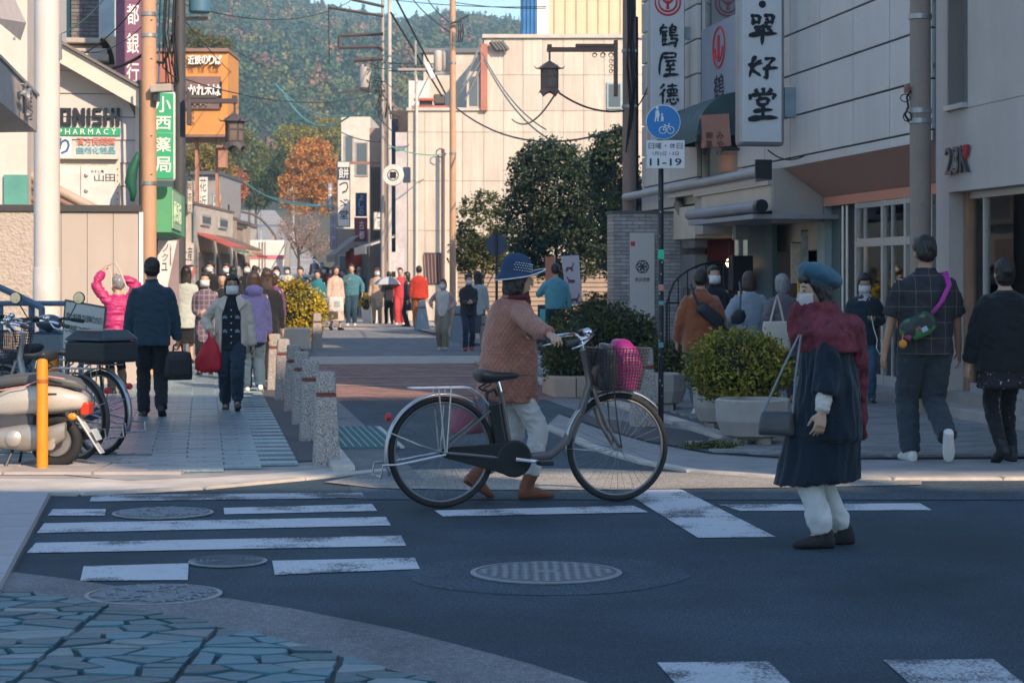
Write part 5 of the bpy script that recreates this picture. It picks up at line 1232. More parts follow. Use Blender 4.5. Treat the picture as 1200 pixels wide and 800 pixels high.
def crown_pts(ells,n_cl,per,spread,shell=.75,keep=None):
 """Clumps of leaves spread through ellipsoids; outline uneven, gaps between clumps."""
 P,N=[],[]
 w=np.array([e[1][0]*e[1][1]+e[1][0]*e[1][2]for e in ells]);w=w/w.sum()
 for(c,r),k in zip(ells,np.maximum(1,(w*n_cl).astype(int))):
  u=unit(k);rad=(shell+(1.08-shell)*RNG.random(k))**.9
  cc=np.array(c)+u*np.array(r)*rad[:,None]
  q=np.repeat(cc,per,0);off=unit(len(q))*(RNG.random(len(q))**.6)[:,None]*spread*np.repeat(RNG.uniform(.6,1.3,k),per)[:,None]
  off[:,2]*=.75
  P.append(q+off);N.append(off/(np.linalg.norm(off,axis=1,keepdims=True)+1e-9)*.6+np.repeat(u,per,0)*.4)
 return np.concatenate(P),np.concatenate(N)
bark=M('bark',(.13,.10,.08),.9,var=.3,scale=8,bump=.8,bscale=30,bdist=.02)
bark_dark=M('bark_dark',(.06,.05,.05),.9,var=.3,scale=8,bump=.6,bscale=30)
def limb_tree(t,h,r,ells,mat=bark,n_limbs=7,lean=0):
 m=MB();pts=[];rr=random.Random(int(h*1000))
 top=Vector((lean,0,h));k=6
 for i in range(k+1):s=i/k;pts.append(Vector((lean*s+rr.uniform(-.04,.04)*h*.2*s,rr.uniform(-.04,.04)*h*.2*s,h*s)))
 m.tube(pts,[r*(1.25 if i==0 else 1-.55*i/k)for i in range(k+1)],9)
 for i in range(n_limbs):
  e=ells[i%len(ells)];u=Vector((rr.uniform(-1,1),rr.uniform(-1,1),rr.uniform(-.2,.9))).normalized()
  tgt=Vector(e[0])+Vector((u.x*e[1][0],u.y*e[1][1],u.z*e[1][2]))*.8
  b=pts[rr.randint(3,k)];mid=(b+tgt)/2+Vector((0,0,.12*h*rr.random()))
  m.tube([b,mid,tgt],[r*.42,r*.26,r*.06],6)
  for _ in range(2):
   e2=tgt+Vector((rr.uniform(-1,1),rr.uniform(-1,1),rr.uniform(-.3,1)))*.25*h*.4;m.tube([mid,(mid+e2)/2+Vector((0,0,.05*h)),e2],[r*.18,r*.1,r*.03],5)
 m.build('trunk',mat,t,smooth='auto')
ever=leaf_mat('evergreen_leaves',[(.016,.032,.024),(.026,.047,.032),(.040,.068,.038),(.070,.095,.042)],.42,.18)
ever_l=leaf_mat('lighter_leaves',[(.035,.050,.020),(.06,.08,.026),(.095,.105,.030),(.15,.14,.045)],.45,.25)
hedge_m=leaf_mat('hedge_leaves',[(.034,.050,.018),(.060,.082,.024),(.092,.112,.030),(.135,.135,.042)],.5,.2)
bush_m=leaf_mat('yellow_green_leaves',[(.10,.12,.018),(.20,.20,.025),(.32,.29,.035),(.42,.33,.06)],.5,.25)
gold_m=leaf_mat('golden_leaves',[(.36,.26,.02),(.56,.40,.03),(.70,.52,.05),(.46,.38,.05)],.5,.3)
core_m=M('hedge_core',(.018,.024,.012),.9,var=.3,bump=0)
def px_ells(items,d,base):
 out=[]
 for(cx,cy,rx,ry,dep)in items:
  p=PX(cx,cy,d);out.append(((p.x-base.x,0,p.z-base.z),(rx/F*d,dep,ry/F*d)))
 return out
def make_tree(label,px,d,items,mat,n_cl,per,leaf,spread,tr,group=None,cat='tree',name='tree',tmat=bark,th=None):
 base=GD(px,d);t=thing(name,label,cat,tuple(base),0,group);es=px_ells(items,d,base)
 h=th or max(.6,min(e[0][2]for e in es));limb_tree(t,h,tr,es,tmat)
 P,N=crown_pts(es,n_cl,per,spread)
 link('crown',quad_mesh('crown',leaf_quads(P,leaf,N)),mat,t)
 return t
GR='dark trees in front of the white building'
make_tree('small round evergreen tree left of the tall dark tree, lighter leaves on its sunny side',566,52,[(566,262,30,38,.8),(548,290,18,24,.6),(585,290,16,30,.6),(560,300,30,22,.7)],leaf_mat('tree_leaves_mid',[(.028,.045,.020),(.05,.072,.024),(.085,.10,.030),(.13,.135,.04)],.45,.22),330,26,.09,.20,.05,GR)
make_tree('tall dark evergreen tree with a broad crown behind the cyclist',652,47,[(650,220,52,52,1.3),(622,260,30,50,1.0),(690,240,40,60,1.2),(660,290,55,38,1.2),(640,190,28,24,.8)],ever,900,30,.10,.26,.09,GR)
make_tree('dark evergreen tree squeezed beside the lantern pole with paler leaves low down',722,43,[(722,215,26,62,.9),(735,270,24,60,.9),(712,180,18,24,.6),(745,300,16,40,.7)],ever,420,30,.10,.22,.07,GR)
make_tree('thin lighter shrub tree behind the lantern pole',722,41,[(722,250,14,26,.4),(716,290,12,30,.4),(730,320,16,24,.4)],ever_l,110,22,.08,.16,.03,GR)
base=GD(702,44);t=thing('shrub','low flowering shrub with orange blossoms by the dark motorbike','shrub',tuple(base),0)
es=px_ells([(700,358,22,16,.5),(690,366,18,14,.5)],44,base);limb_tree(t,.3,.02,es,bark,4);P,N=crown_pts(es,90,24,.14,.5);link('foliage',quad_mesh('foliage',leaf_quads(P,.07,N)),leaf_mat('shrub_leaves',[(.03,.05,.02),(.06,.08,.02),(.12,.11,.02),(.45,.25,.05)],.5,.2),t)
def hedge(label,cx,cy_top,wpx,base_y,d,mat,n,leaf,hgt=None,name='bush',z0=0.0,squash=1.0,px_off=0):
 """A clipped or rounded bush: a shaggy skin of small leaves over twigs and a dark inside."""
 p=GD(cx,d);rx=wpx/2/F*d;top=z_at(cy_top,d);t=thing(name,label,'bush',(p.x,p.y,z0),0)
 rz=(top-z0)*.5 if hgt is None else hgt/2;cz=top-z0-rz
 m=MB();m.ell((0,0,cz),(rx*.84,rx*.84*squash,rz*.86),16,10)
 m.v=[tuple(Vector(v)*(1+.07*noise.noise(Vector(v)*4)))for v in m.v]
 m.build('inner_twigs',core_m,t,smooth=True)
 k=n//14;u=unit(k);bump=np.array([1+.10*noise.noise(Vector(q)*2.6+Vector((cx,0,0)))+.05*noise.noise(Vector(q)*7)for q in u])
 c=u*np.array([rx,rx*squash,rz])*bump[:,None]*RNG.uniform(.86,1.0,k)[:,None]
 P=np.repeat(c,14,0)+RNG.normal(size=(k*14,3))*leaf*.9;N=np.repeat(u,14,0)
 P[:,2]+=cz
 P=P[P[:,2]>.01]if len(P)else P;N=N[:len(P)]
 link('foliage',quad_mesh('foliage',leaf_quads(P,leaf,P/np.linalg.norm(P,axis=1,keepdims=True),.75)),mat,t)
 m=MB();rr=random.Random(cx)
 for i in range(7):a=rr.uniform(0,6.28);m.tube([(.02*math.cos(a),.02*math.sin(a),0),(.3*rx*math.cos(a),.3*rx*math.sin(a),cz*.6),(.6*rx*math.cos(a),.6*rx*math.sin(a),cz)],[.012,.009,.004],5)
 m.build('stems',bark_dark,t)
 return t
planter_m=M('planter_concrete',(.40,.365,.34),.85,var=.14,scale=3,streak=.16,bump=.4,bscale=60)
hedge('large rounded dark green hedge behind the bicycle basket',705,357,132,460,25.5,hedge_m,9000,.055,hgt=.92,z0=.02)
hedge('lower green bush left of the handlebars beside the large hedge',668,392,62,462,24.4,hedge_m,3500,.05,hgt=.60,z0=.0)
hedge('smaller round green bush in a bowl behind the sign pole',776,402,62,450,22.6,leaf_mat('bush_mid',[(.03,.042,.016),(.05,.066,.02),(.08,.09,.024),(.12,.115,.035)],.5,.2),4200,.045,hgt=.50,z0=.35)
hedge('yellow-green leafy bush in the nearest concrete planter on the right',866,389,118,474,17.6,bush_m,9000,.040,hgt=.62,z0=.32)
hedge('golden leafed bush in a planter box on the left of the street',347,329,64,400,41.5,gold_m,5200,.075,hgt=1.25,z0=.1)
hedge('small golden bush in a white tub behind the man in the teal jumper',436,345,30,372,62,gold_m,1500,.07,hgt=.6,z0=.5)
t=thing('planter_box','tan stone planter box under the dark hedge','planter',tuple(GP(672,466)),TH)
for i in range(4):MB().box(-.22+.26*i,.03+.26*i,0,.9,0,.24).build('block',M('planter_tan',(.42,.33,.26),.85,objrand=.12,var=.15),t,bevel=.01)
def bowl(label,px,py,wpx,h,n=6,rot=.3):
 p=GP(px,py);r=wpx/2/F*p.y;t=thing('concrete_planter',label,'planter',tuple(p),rot)
 MB().lathe([(r*.52,.07),(r*.80,.10),(r*.97,h*.55),(r*1.0,h*.97),(r*.97,h),(r*.86,h),(r*.84,h-.05),(.01,h-.05)],n=n).build('bowl',planter_m,t,bevel=.018)
 for k in range(4):a=k*PI/2+.4;MB().box(r*.4*math.cos(a)-.05,r*.4*math.cos(a)+.05,r*.4*math.sin(a)-.05,r*.4*math.sin(a)+.05,0,.08).build('foot',planter_m,t)
 MB().lathe([(r*.83,h-.049),(r*.5,h-.035),(.01,h-.03)],n=18).build('soil',soil,t)
 return t
bowl('nearest faceted concrete bowl planter on the right pavement',882,523,92,.40,8,.2)
bowl('faceted concrete bowl planter half hidden behind the nearest one',846,505,70,.40,8,.5)
bowl('dark stained concrete bowl behind the black sign pole',776,482,58,.40,10,.1)
t=thing('planter_box','pale stone planter box under the golden bush','planter',tuple(GP(346,409)),TH)
MB().box(-.35,.28,-.3,.5,0,.42).build('trough',M('planter_pale',(.52,.47,.42),.8,var=.1),t,bevel=.02);MB().box(-.30,.23,-.25,.45,.405,.425).build('soil',soil,t)
t=thing('planter_tub','white tub under the small golden bush in the crowd','planter',tuple(GD(436,62)),0)
MB().lathe([(.28,0),(.36,.55),(.33,.56),(.30,.5),(.01,.5)],n=4).build('tub',white_paint,t,bevel=.01)
p=GP(835,527);P=RNG.normal(size=(260,3))*np.array([.13,.05,.014])+np.array([0,0,.03]);P[:,2]=np.abs(P[:,2])
o=link('grass',quad_mesh('grass',leaf_quads(P,.06,None,1,.25)),leaf_mat('weed',[(.06,.09,.02),(.12,.14,.03)],.6,.2));o.location=(p.x,p.y,.008);o['kind']='stuff'
def far_tree(label,px,d,items,cols,n_cl=200,per=20,leaf=.3,spread=.6,tr=.14,group='trees up the street',**k):
 return make_tree(label,px,d,items,leaf_mat('leaves_'+'_'.join(label.split()[:3]),cols,.55,.3),n_cl,per,leaf,spread,tr,group,**k)
far_tree('large orange and gold autumn tree at the bend of the hill road',366,150,[(366,200,30,36,1.8),(350,222,22,28,1.4),(382,218,18,32,1.4),(368,180,18,16,1.2)],[(.44,.14,.05),(.58,.22,.06),(.64,.31,.08),(.52,.33,.10)],620,24,.20,.42,.12)
far_tree('yellow-green tree crown rising behind the orange autumn tree',352,205,[(345,165,22,20,2.2),(385,155,16,18,1.8),(365,175,30,22,2)],[(.14,.15,.02),(.26,.24,.03),(.36,.28,.04)],300,20,.28,.55)
far_tree('deep green tree left of the hill road top',292,200,[(292,190,22,32,2.4),(275,215,20,24,2),(310,205,18,30,2)],[(.06,.09,.025),(.12,.15,.035),(.24,.23,.045)],320,20,.30,.6)
far_tree('olive tree by the left row of shops',262,150,[(258,180,16,20,1.6),(275,165,16,16,1.6)],[(.08,.10,.02),(.15,.15,.03),(.22,.18,.04)],180,20,.24,.5)
far_tree('reddish autumn tree above the left row of shops',271,128,[(272,218,16,22,1.2),(262,205,12,14,1)],[(.42,.15,.08),(.55,.24,.14),(.36,.12,.06)],200,22,.16,.35,.08)
far_tree('pale pink-brown half bare tree beside the hill road',350,112,[(352,270,26,20,1.4),(338,280,16,14,1),(368,285,18,16,1)],[(.38,.24,.20),(.50,.34,.28),(.30,.17,.12)],300,14,.09,.40,.10,tmat=bark_dark)
far_tree('dark green street tree under the reddish autumn crown',300,165,[(300,225,18,18,1.6),(320,215,16,18,1.6),(330,195,14,20,1.5)],[(.03,.055,.02),(.06,.09,.025),(.10,.12,.03)],220,20,.26,.5)
far_tree('yellowish tree seen through the posts of the orange sign board',236,110,[(232,188,20,20,1.3),(255,200,16,22,1.2)],[(.12,.12,.03),(.24,.20,.05),(.34,.24,.08)],200,20,.18,.4,.08)
far_tree('brown-green bush tree above the orange sign board',236,140,[(225,48,18,12,1.5),(250,52,22,8,1.3)],[(.12,.11,.03),(.20,.16,.04),(.09,.10,.03)],160,18,.2,.45,.1)
t=thing('street_barrier','curved dark rail beside the hill road','railing',tuple(GD(315,140)),0)
m=MB();m.tube([PX(x,y,140-.0)-t.location for x,y in((282,248),(296,251),(306,257),(314,265),(322,276),(326,288))],.09,6);m.build('rail',M('rail_brown',(.10,.07,.06),.7),t)
ridge_px=[(-400,-60),(0,-70),(150,-60),(300,-14),(350,-2),(400,8),(440,15),(480,19),(530,11),(560,15),(600,22),(650,30),(760,28),(1000,40),(1600,60)]
D1=820.0
def ridge_z(x):
 px=600+x/D1*F
 for(a,ya),(b,yb)in zip(ridge_px,ridge_px[1:]):
  if a<=px<=b:return EYE+(HOR-(ya+(yb-ya)*(px-a)/(b-a)))/F*D1-5.5
 return 95
def mount_z(x,y):
 s=min(1,max(0,(y-300)/(D1-300)));zr=ridge_z(x*D1/max(y,300))
 z0=gz(300)
 z=z0+(zr-z0)*(s**.85)+(1-abs(2*s-1))*9*noise.noise(Vector((x*.012,y*.008,3)))
 if y>D1:z=zr-(y-D1)*.25+0
 return z
mb=MB();xs=[i*12-330 for i in range(56)];ys=[296+i*22 for i in range(30)]
for y in ys:
 for x in xs:mb.v.append((x,y,mount_z(x,y)-.6))
for j in range(len(ys)-1):
 for i in range(len(xs)-1):a=j*len(xs)+i;mb.f.append((a,a+1,a+1+len(xs),a+len(xs)))
o=mb.build('mountain',M('mountain_floor',(.04,.05,.03),.9,var=.4,scale=.05,bump=0),smooth=True,fix=False);struct(o)
cen,rad,tin=[],[],[]
rr=random.Random(4)
pal=[((.038,.075,.050),6),((.055,.10,.058),6),((.085,.12,.055),4),((.14,.135,.05),2),((.22,.13,.08),1.4),((.28,.16,.10),.7),((.18,.17,.06),1.4)]
tries=0;grid={}
while len(cen)<2700 and tries<60000:
 tries+=1
 y=312+(D1+12-312)*rr.random()**.9;px=rr.uniform(130,760);x=(px-600)/F*y
 r=rr.uniform(1.9,3.4)*(.7 if y<420 else 1)
 key=(int(x//4.2),int(y//5.0))
 if key in grid:continue
 grid[key]=1
 cen.append((x,y,mount_z(x,y)+r*.7));rad.append(r)
 n_=noise.noise(Vector((x*.02,y*.012,9)))
 w=[p[1]*(1.8 if(n_>0)==(i>2)else .7)for i,p in enumerate(pal)]
 tin.append(rr.choices([p[0]for p in pal],w)[0])
cen,rad,tin=np.array(cen),np.array(rad),np.array(tin)
K=120;n=len(cen)
u=unit(n*K);u[:,2]=np.where(u[:,2]<-.35,-u[:,2],u[:,2])
lump=1+.28*np.sin(u[:,0]*5+np.repeat(cen[:,0],K))*np.cos(u[:,1]*5+u[:,2]*4+np.repeat(cen[:,1],K))
P=np.repeat(cen,K,0)+u*(np.repeat(rad,K)*lump*RNG.uniform(.72,1.05,n*K))[:,None]*np.array([1,1,1.05])
conif=np.repeat(RNG.random(n)<.16,K)
hz=(P[:,2]-np.repeat(cen[:,2],K))/np.repeat(rad,K)
shr=np.where(conif,np.clip(.62-.42*hz,.06,1),1.0)
ctr=np.repeat(cen,K,0);P[:,:2]=ctr[:,:2]+(P[:,:2]-ctr[:,:2])*shr[:,None];P[:,2]=np.where(conif,ctr[:,2]+(P[:,2]-ctr[:,2])*1.7,P[:,2])
V=leaf_quads(P,np.repeat(rad,K)*.34,u,.5,.8)
me=quad_mesh('forest',V)
tint=np.repeat(np.where(RNG.random((n,1))<2,tin,tin),K*4,0)*np.repeat(RNG.uniform(.75,1.3,n*K),4)[:,None]
at=me.color_attributes.new('tint','FLOAT_COLOR','POINT');at.data.foreach_set('color',np.concatenate([tint,np.ones((len(tint),1))],1).astype(np.float32).ravel())
fm,nt,p_,L_=base_mat('forest_leaves');a_=nt.nodes.new('ShaderNodeVertexColor');a_.layer_name='tint';L_.new(a_.outputs[0],p_.inputs['Base Color']);p_.inputs['Roughness'].default_value=.7;p_.inputs['Specular IOR Level'].default_value=.2
o=link('forest',me,fm);o['kind']='stuff'
conc_pole=M('pole_concrete',(.40,.32,.26),.8,var=.12,scale=2,streak=.14,bump=.2)
tan_pole=M('pole_tan',(.50,.31,.20),.7,var=.10,scale=2,streak=.10,bump=.15)
brown_lamp=M('lantern_brown',(.20,.12,.09),.55,var=.12)
dark_pole=M('pole_dark',(.06,.062,.075),.6,var=.2)
grey_pole=M('pole_grey',(.36,.33,.31),.7,var=.12,streak=.1)
def pole(label,px,d,wpx,mat,top=14,bands=(),name='utility_pole',taper=.85,n=20):
 p=GD(px,d);r=wpx/2/F*d;t=thing(name,label,'pole',tuple(p),0)
 MB().tube([(0,0,-.05),(0,0,top*.5),(0,0,top)],[r*1.02,r*.95,r*taper],n).build('shaft',mat,t,smooth='auto')
 for y in bands:z=z_at(y,d)-p.z;MB().lathe([(r*1.0,z-.03),(r*1.09,z-.025),(r*1.09,z+.025),(r*1.0,z+.03)],n=n).build('band',grey_steel,t,smooth='auto')
 return t,p,r
t,p,r=pole('thick concrete pole in front of the panelled shop on the right',1078.5,20.8,25,M('pole_umber',(.30,.235,.20),.8,var=.12,streak=.14,bump=.2),bands=(20,130,142))
m=MB();rr=random.Random(1)
z0=z_at(112,20.8);m.tube([(-r*.9,-.02,z0+.05),(-r*1.35,-.05,z0-.02),(-r*1.2,-.04,z0-.12),(-r*1.5,-.03,z0-.2),(-r*1.0,0,z0-.27)],.012,6)
m.tube([(-r*1.5+.05*math.cos(a*.8),-.05,z0-.03+.04*math.sin(a*.8))for a in range(9)],.006,5);m.tube([(-r*1.3+.045*math.cos(a*.8),-.06,z0-.22+.05*math.sin(a*.8))for a in range(9)],.007,5)
m.build('cable_loop',cable_black,t)
MB().lathe([(.03,-.04),(.035,.02),(.02,.05)],(-r*1.35,-.05,z0+.06),10).build('insulator',M('insulator_red',(.25,.12,.10),.4),t)
for y in(23,):pass
m=MB();m.lathe([(.012,0),(.02,.004)],(0,-r*.93,z_at(240,20.8)),8);m.build('bolt',dark_steel,t)
def lantern(label,tip,length,side,box_h,mat,pole_r,arm_th=.05,s=1.0,arms=True):
 """A bracket clamped to a pole with a hanging hexagonal lantern; tip = where the lantern hangs."""
 t=thing('street_lantern',label,'street lamp',tuple(tip),0)
 L_=length*side;az=.50*s
 MB().box(min(-.06*s,L_),max(-.06*s*side if side<0 else .06*s,L_)if side>0 else .06*s,-arm_th,arm_th,az,az+.10*s).build('arm',mat,t,bevel=.008)
 MB().box(min(L_*.38,L_*.97),max(L_*.38,L_*.97),-arm_th*1.3,arm_th*1.3,az+.105*s,az+.17*s).build('arm_cap',mat,t)
 bx=L_;w_=.09*s
 MB().box(bx-w_*(1 if side>0 else 0)-.0,bx+w_*(0 if side>0 else 1),-.07*s,.07*s,az+.22*s-box_h,az+.25*s).build('clamp_box',mat,t,bevel=.015)
 MB().box(-.05*s,.05*s,-.05*s,.05*s,az+.10*s,az+.16*s).build('finial',mat,t)
 m=MB()
 for k,(cx,r_)in enumerate(((.66,.055),(.78,.06),(.90,.06))):
  m.tube([(L_*cx+r_*s*math.cos(a*.62)*(1-.05*a/2),0,az-.07*s+r_*s*math.sin(a*.62)*(1-.05*a/2))for a in range(16)],.008*s,5)
 for k in range(3):m.tube([(L_*.9+.05*s*math.cos(a*.62)*(1-.04*a),0,az-.2*s-.11*s*k+.05*s*math.sin(a*.62)*(1-.04*a))for a in range(14)],.008*s,5)
 o=m.build('scrollwork',mat,t);o['kind']='stuff'
 MB().cyl((0,0,.28*s),(0,0,az),.022*s,n=8).build('hanger',mat,t)
 MB().lathe([(.27*s,.13*s),(.25*s,.15*s),(.17*s,.21*s),(.10*s,.26*s),(.03*s,.30*s)],n=6).build('roof',mat,t)
 m=MB()
 for k in range(6):
  a=k*PI/3;m.tube([(.24*s*math.cos(a),.24*s*math.sin(a),.14*s),(.30*s*math.cos(a),.30*s*math.sin(a),.15*s),(.33*s*math.cos(a),.33*s*math.sin(a),.20*s)],[.02*s,.014*s,.006*s],5)
 o=m.build('eave_hook',mat,t);o['kind']='stuff'
 MB().lathe([(.175*s,-.28*s),(.175*s,.13*s)],n=6).build('glass',M('lantern_glass',(.16,.12,.10),.3),t)
 for k in range(6):a=k*PI/3;MB().cyl((.18*s*math.cos(a),.18*s*math.sin(a),-.30*s),(.18*s*math.cos(a),.18*s*math.sin(a),.14*s),.016*s,n=5).build('rib',mat,t)
 MB().lathe([(.186*s,-.05*s),(.192*s,-.03*s),(.186*s,-.01*s)],n=6).build('rail',mat,t);MB().lathe([(.186*s,-.30*s),(.2*s,-.27*s),(.186*s,-.25*s)],n=6).build('rail',mat,t)
 m=MB();k6=24;vs=[]
 for i in range(k6):a=2*PI*i/k6;vs.append((.185*s*math.cos(a),.185*s*math.sin(a),-.29*s))
 for i in range(k6):a=2*PI*i/k6;q=abs(math.sin(3*a));vs.append(((.27-.03*q)*s*math.cos(a),(.27-.03*q)*s*math.sin(a),(-.46+.09*q)*s))
 m.add(vs,[(i,(i+1)%k6,k6+(i+1)%k6,k6+i)for i in range(k6)]);m.build('skirt',mat,t)
 return t
t,p,r=pole('brown utility pole carrying the hanging lantern bracket',737.5,36,16.5,M('pole_brown',(.27,.19,.16),.75,var=.12,streak=.12,bump=.15),bands=(125,60,330))
m=MB();rr=random.Random(9)
for k in range(5):
 z0=z_at(10+9*k,36);x_=r*(.5-.22*k);m.tube([(x_,-r*1.08,z0+1),(x_+.02,-r*1.12,z0),(x_-.03*rr.random(),-r*1.1,z0-.5),(x_+.05,-r*1.08,z0-1.2),(x_-.02,-r*1.06,z0-2.0)],.012,5)
m.tube([(r*1.0,-.02,z_at(330,36)),(r*1.1,0,z_at(200,36)),(r*1.05,0,z_at(20,36))],.03,6)
o=m.build('cables',cable_black,t);o['kind']='stuff'
lantern('brown hanging lantern on a long scrolled bracket before the white building',PX(644,88,35.6),(724-644)/F*35.6,1,z_at(30,35.6)-z_at(94,35.6),brown_lamp,r,s=.80,arm_th=.035)
t,p,r=pole('slim dark pole with peeling stickers carrying the pedestrian and cycle sign',774.5,19.3,6.5,M('pole_ink',(.022,.026,.04),.45,var=.3,scale=20),top=z_at(126,19.3),name='sign_pole',taper=1)
rr=random.Random(8)
for k in range(26):
 z=rr.uniform(.1,3.0);a=rr.uniform(-2.4,-.6);MB().obox((r*1.02*math.cos(a),r*1.02*math.sin(a),z),(.008,.003,rr.uniform(.006,.02)),a+PI/2).build('paint_chip',M('chip_white',(.6,.6,.6),.7),t)
for z,c_,w_,h_ in((z_at(298,19.3),(.03,.55,.32),.045,.09),(z_at(337,19.3),(.55,.25,.2),.04,.06),(z_at(355,19.3),(.1,.35,.35),.04,.04),(z_at(404,19.3),(.1,.3,.33),.035,.05)):
 MB().obox((0,-r*1.08,z),(w_*1.2,.004,h_)).build('sticker',M('sticker_%d'%int(z*100),c_,.5),t)
blue=M('road_sign_blue',(.015,.20,.52),.35,var=.03,bump=0);sgw=M('road_sign_white',(.72,.73,.76),.4,var=.03,bump=0)
d=19.2;c=PX(776.5,144,d)
ts=thing('cycle_path_sign','round blue road sign with white walking figures above a bicycle','road sign',(c.x,d-.06,c.z),0)
Rr=20.3/F*d;MX=Matrix.Rotation(PI/2,3,'X')
MB().lathe([(Rr,0),(Rr,.008),(Rr*.985,.010)],n=48,m=MX).build('rim',sgw,ts);MB().lathe([(Rr*.955,.0105),(Rr*.955,.0125)],n=48,m=MX).build('face',blue,ts)
def q(x,z):return(x*Rr,-.0145,z*Rr)
m=MB();m.ell(q(-.34,.80),(.085*Rr,.003,.10*Rr),10,6);m.slab([(a*Rr,b*Rr)for a,b in((-.44,.68),(-.24,.68),(-.20,.34),(-.25,.30),(-.26,.04),(-.33,.04),(-.34,.26),(-.38,.26),(-.43,.02),(-.50,.04),(-.46,.36))],-.0155,-.0127);m.build('adult_figure',sgw,ts)
m=MB();m.ell(q(-.06,.44),(.06*Rr,.003,.075*Rr),10,6);m.slab([(a*Rr,b*Rr)for a,b in((-.12,.35),(.0,.35),(.03,.18),(.0,.04),(-.05,.04),(-.06,.16),(-.09,.04),(-.14,.04),(-.11,.2))],-.0155,-.0127);m.build('child_figure',sgw,ts)
m=MB()
for cx in(-.02,.42):m.tube([q(cx+.20*math.cos(a*PI/12),-.46+.20*math.sin(a*PI/12))for a in range(24)],.0045,4,closed=True)
for a,b in(((-.02,-.46),(.10,-.22)),((.10,-.22),(.34,-.22)),((.34,-.22),(.42,-.46)),((-.02,-.46),(.18,-.46)),((.18,-.46),(.34,-.22)),((.34,-.22),(.31,-.10)),((.31,-.10),(.40,-.10)),((.18,-.46),(.09,-.16)),((.04,-.15),(.15,-.15))):m.cyl(q(*a),q(*b),.0045,n=4)
m.build('bicycle_symbol',sgw,ts)
tp=thing('sign_plate','white plate under the round sign reading 日曜・休日 11-19','road sign',(PX(779.5,0,d).x,d-.055,z_at(198,d)),0)
w_=44.5/F*d;h_=33/F*d;MB().box(-w_/2,w_/2,-.008,0,0,h_).build('plate',sgw,tp,bevel=.004)
pi_=M('plate_ink',(.03,.04,.07),.5,bump=0)
for i,ch in enumerate('日曜・休日'):text_fit(ch,-w_*.45+i*w_*.185+(w_*.055 if ch=='・' else 0),-w_*.45+i*w_*.185+w_*(.15 if ch!='・' else .095),h_*.70+(h_*.08 if ch=='・' else 0),h_*.90-(h_*.06 if ch=='・' else 0),-.0085,pi_,tp,depth=.002)
text_fit('1月2日・3日',-w_*.34,w_*.34,h_*.46,h_*.60,-.0085,pi_,tp,depth=.002)
text_fit('11-19',-w_*.42,w_*.42,h_*.10,h_*.36,-.0085,pi_,tp,depth=.002,offset=.015)
m=MB();m.box(-.05,.08,.0,.05,h_*.75,h_*.82);m.box(-.05,.08,.0,.05,h_*.15,h_*.22);m.build('bracket',grey_steel,tp)
t,p,r=pole('thin dark sign pole with a round sign seen from behind under the small tree',582,41,3.4,dark_steel,top=2.35,name='sign_pole',taper=1)
MB().lathe([(.22,0),(.22,.02)],(0,.02,2.05),20,MX).build('disc',M('sign_back',(.05,.07,.12),.5),t)
t,p,r=pole('thick white steel pole at the left with a sleeve joint',55,24.0,30.5,M('pole_white',(.66,.62,.60),.45,var=.05,streak=.08),top=11,name='steel_pole',taper=.97,n=28)
MB().lathe([(r*1.02,0),(r*1.06,.02),(r*1.06,z_at(314,24)-.01),(r*1.0,z_at(313,24))],n=28).build('sleeve',M('sleeve_white',(.58,.54,.52),.5,streak=.08),t,smooth='auto')
m=MB();m.box(r*.97,r*1.12,-.03,.03,z_at(70,24),z_at(40,24));m.build('cleat',grey_steel,t)
t,p,r=pole('tan utility pole beside the green vertical sign',174.5,29.0,18,tan_pole,bands=(17,42,215),n=20)
for k in range(5):m=MB();m.lathe([(.012,0),(.018,.01)],(r*.5,-r*.9,z_at(25+45*k,29)),6);m.build('bolt',grey_steel,t)
m=MB();z1=z_at(105,29);m.obox((r*1.9,-.15,z1),(.30,.20,.11),0,0,R(-4));m.build('camera_body',M('camera_grey',(.42,.37,.33),.5),t,bevel=.015);MB().box(r*.9,r*1.5,-.2,-.05,z1-.18,z1-.0).build('camera_arm',dark_steel,t)
t,p,r=pole('dark pole with transformer and cable bundles behind the green sign',210.5,36.0,14.5,dark_pole,n=16)
m=MB();m.lathe([(.17,-.35),(.19,-.33),(.19,.4),(.17,.45)],((234-210.5)/F*36,0,z_at(0,36)+.12),18);m.build('transformer',M('transformer_blue',(.06,.16,.24),.5,var=.1),t,smooth='auto')
MB().box(0,.5,-.04,.04,z_at(24,36),z_at(20,36)).build('bracket',dark_steel,t)
m=MB();rr=random.Random(12)
for k in range(9):
 x=rr.uniform(-.22,.1);m.tube([(x,-.12-.02*k,z_at(-20,36)),(x-.04,-.14-.02*k,z_at(40,36)),(x+rr.uniform(-.15,.1),-.13,z_at(70+5*k,36)),(0,-.1,z_at(96,36))],.014,5)
m.tube([(-.02,-.13,z_at(20,36)),(-.15,-.16,z_at(60,36)),(-.26,-.16,z_at(75,36)),(-.55,-.1,z_at(72,36))],.03,6)
o=m.build('cable_bundle',cable_black,t);o['kind']='stuff'
m=MB();m.tube([(-.33,-.1,z_at(-10,36)),(-.335,-.1,z_at(40,36)),(-.35,-.1,z_at(112,36))],.018,6);m.build('blue_cable',M('cable_blue',(.03,.16,.28),.5),t)
lantern('dark hanging lantern on a bracket against the mountain on the left',PX(275,150,35.7),(275-219)/F*35.7,-1,z_at(112,35.7)-z_at(150,35.7),M('lantern_dark',(.075,.065,.075),.55),r,s=.85)
t,p,r=pole('far brown utility pole with cross arms and a transformer in the middle of the view',449.5,62,8.5,M('pole_far_brown',(.20,.15,.13),.7,streak=.1),top=7.3,n=14)
t,p,r=pole('pale steel pole rising beside the far brown utility pole',456.5,62.3,5.0,M('pole_pale',(.50,.46,.44),.6),top=12,n=12,name='steel_pole')
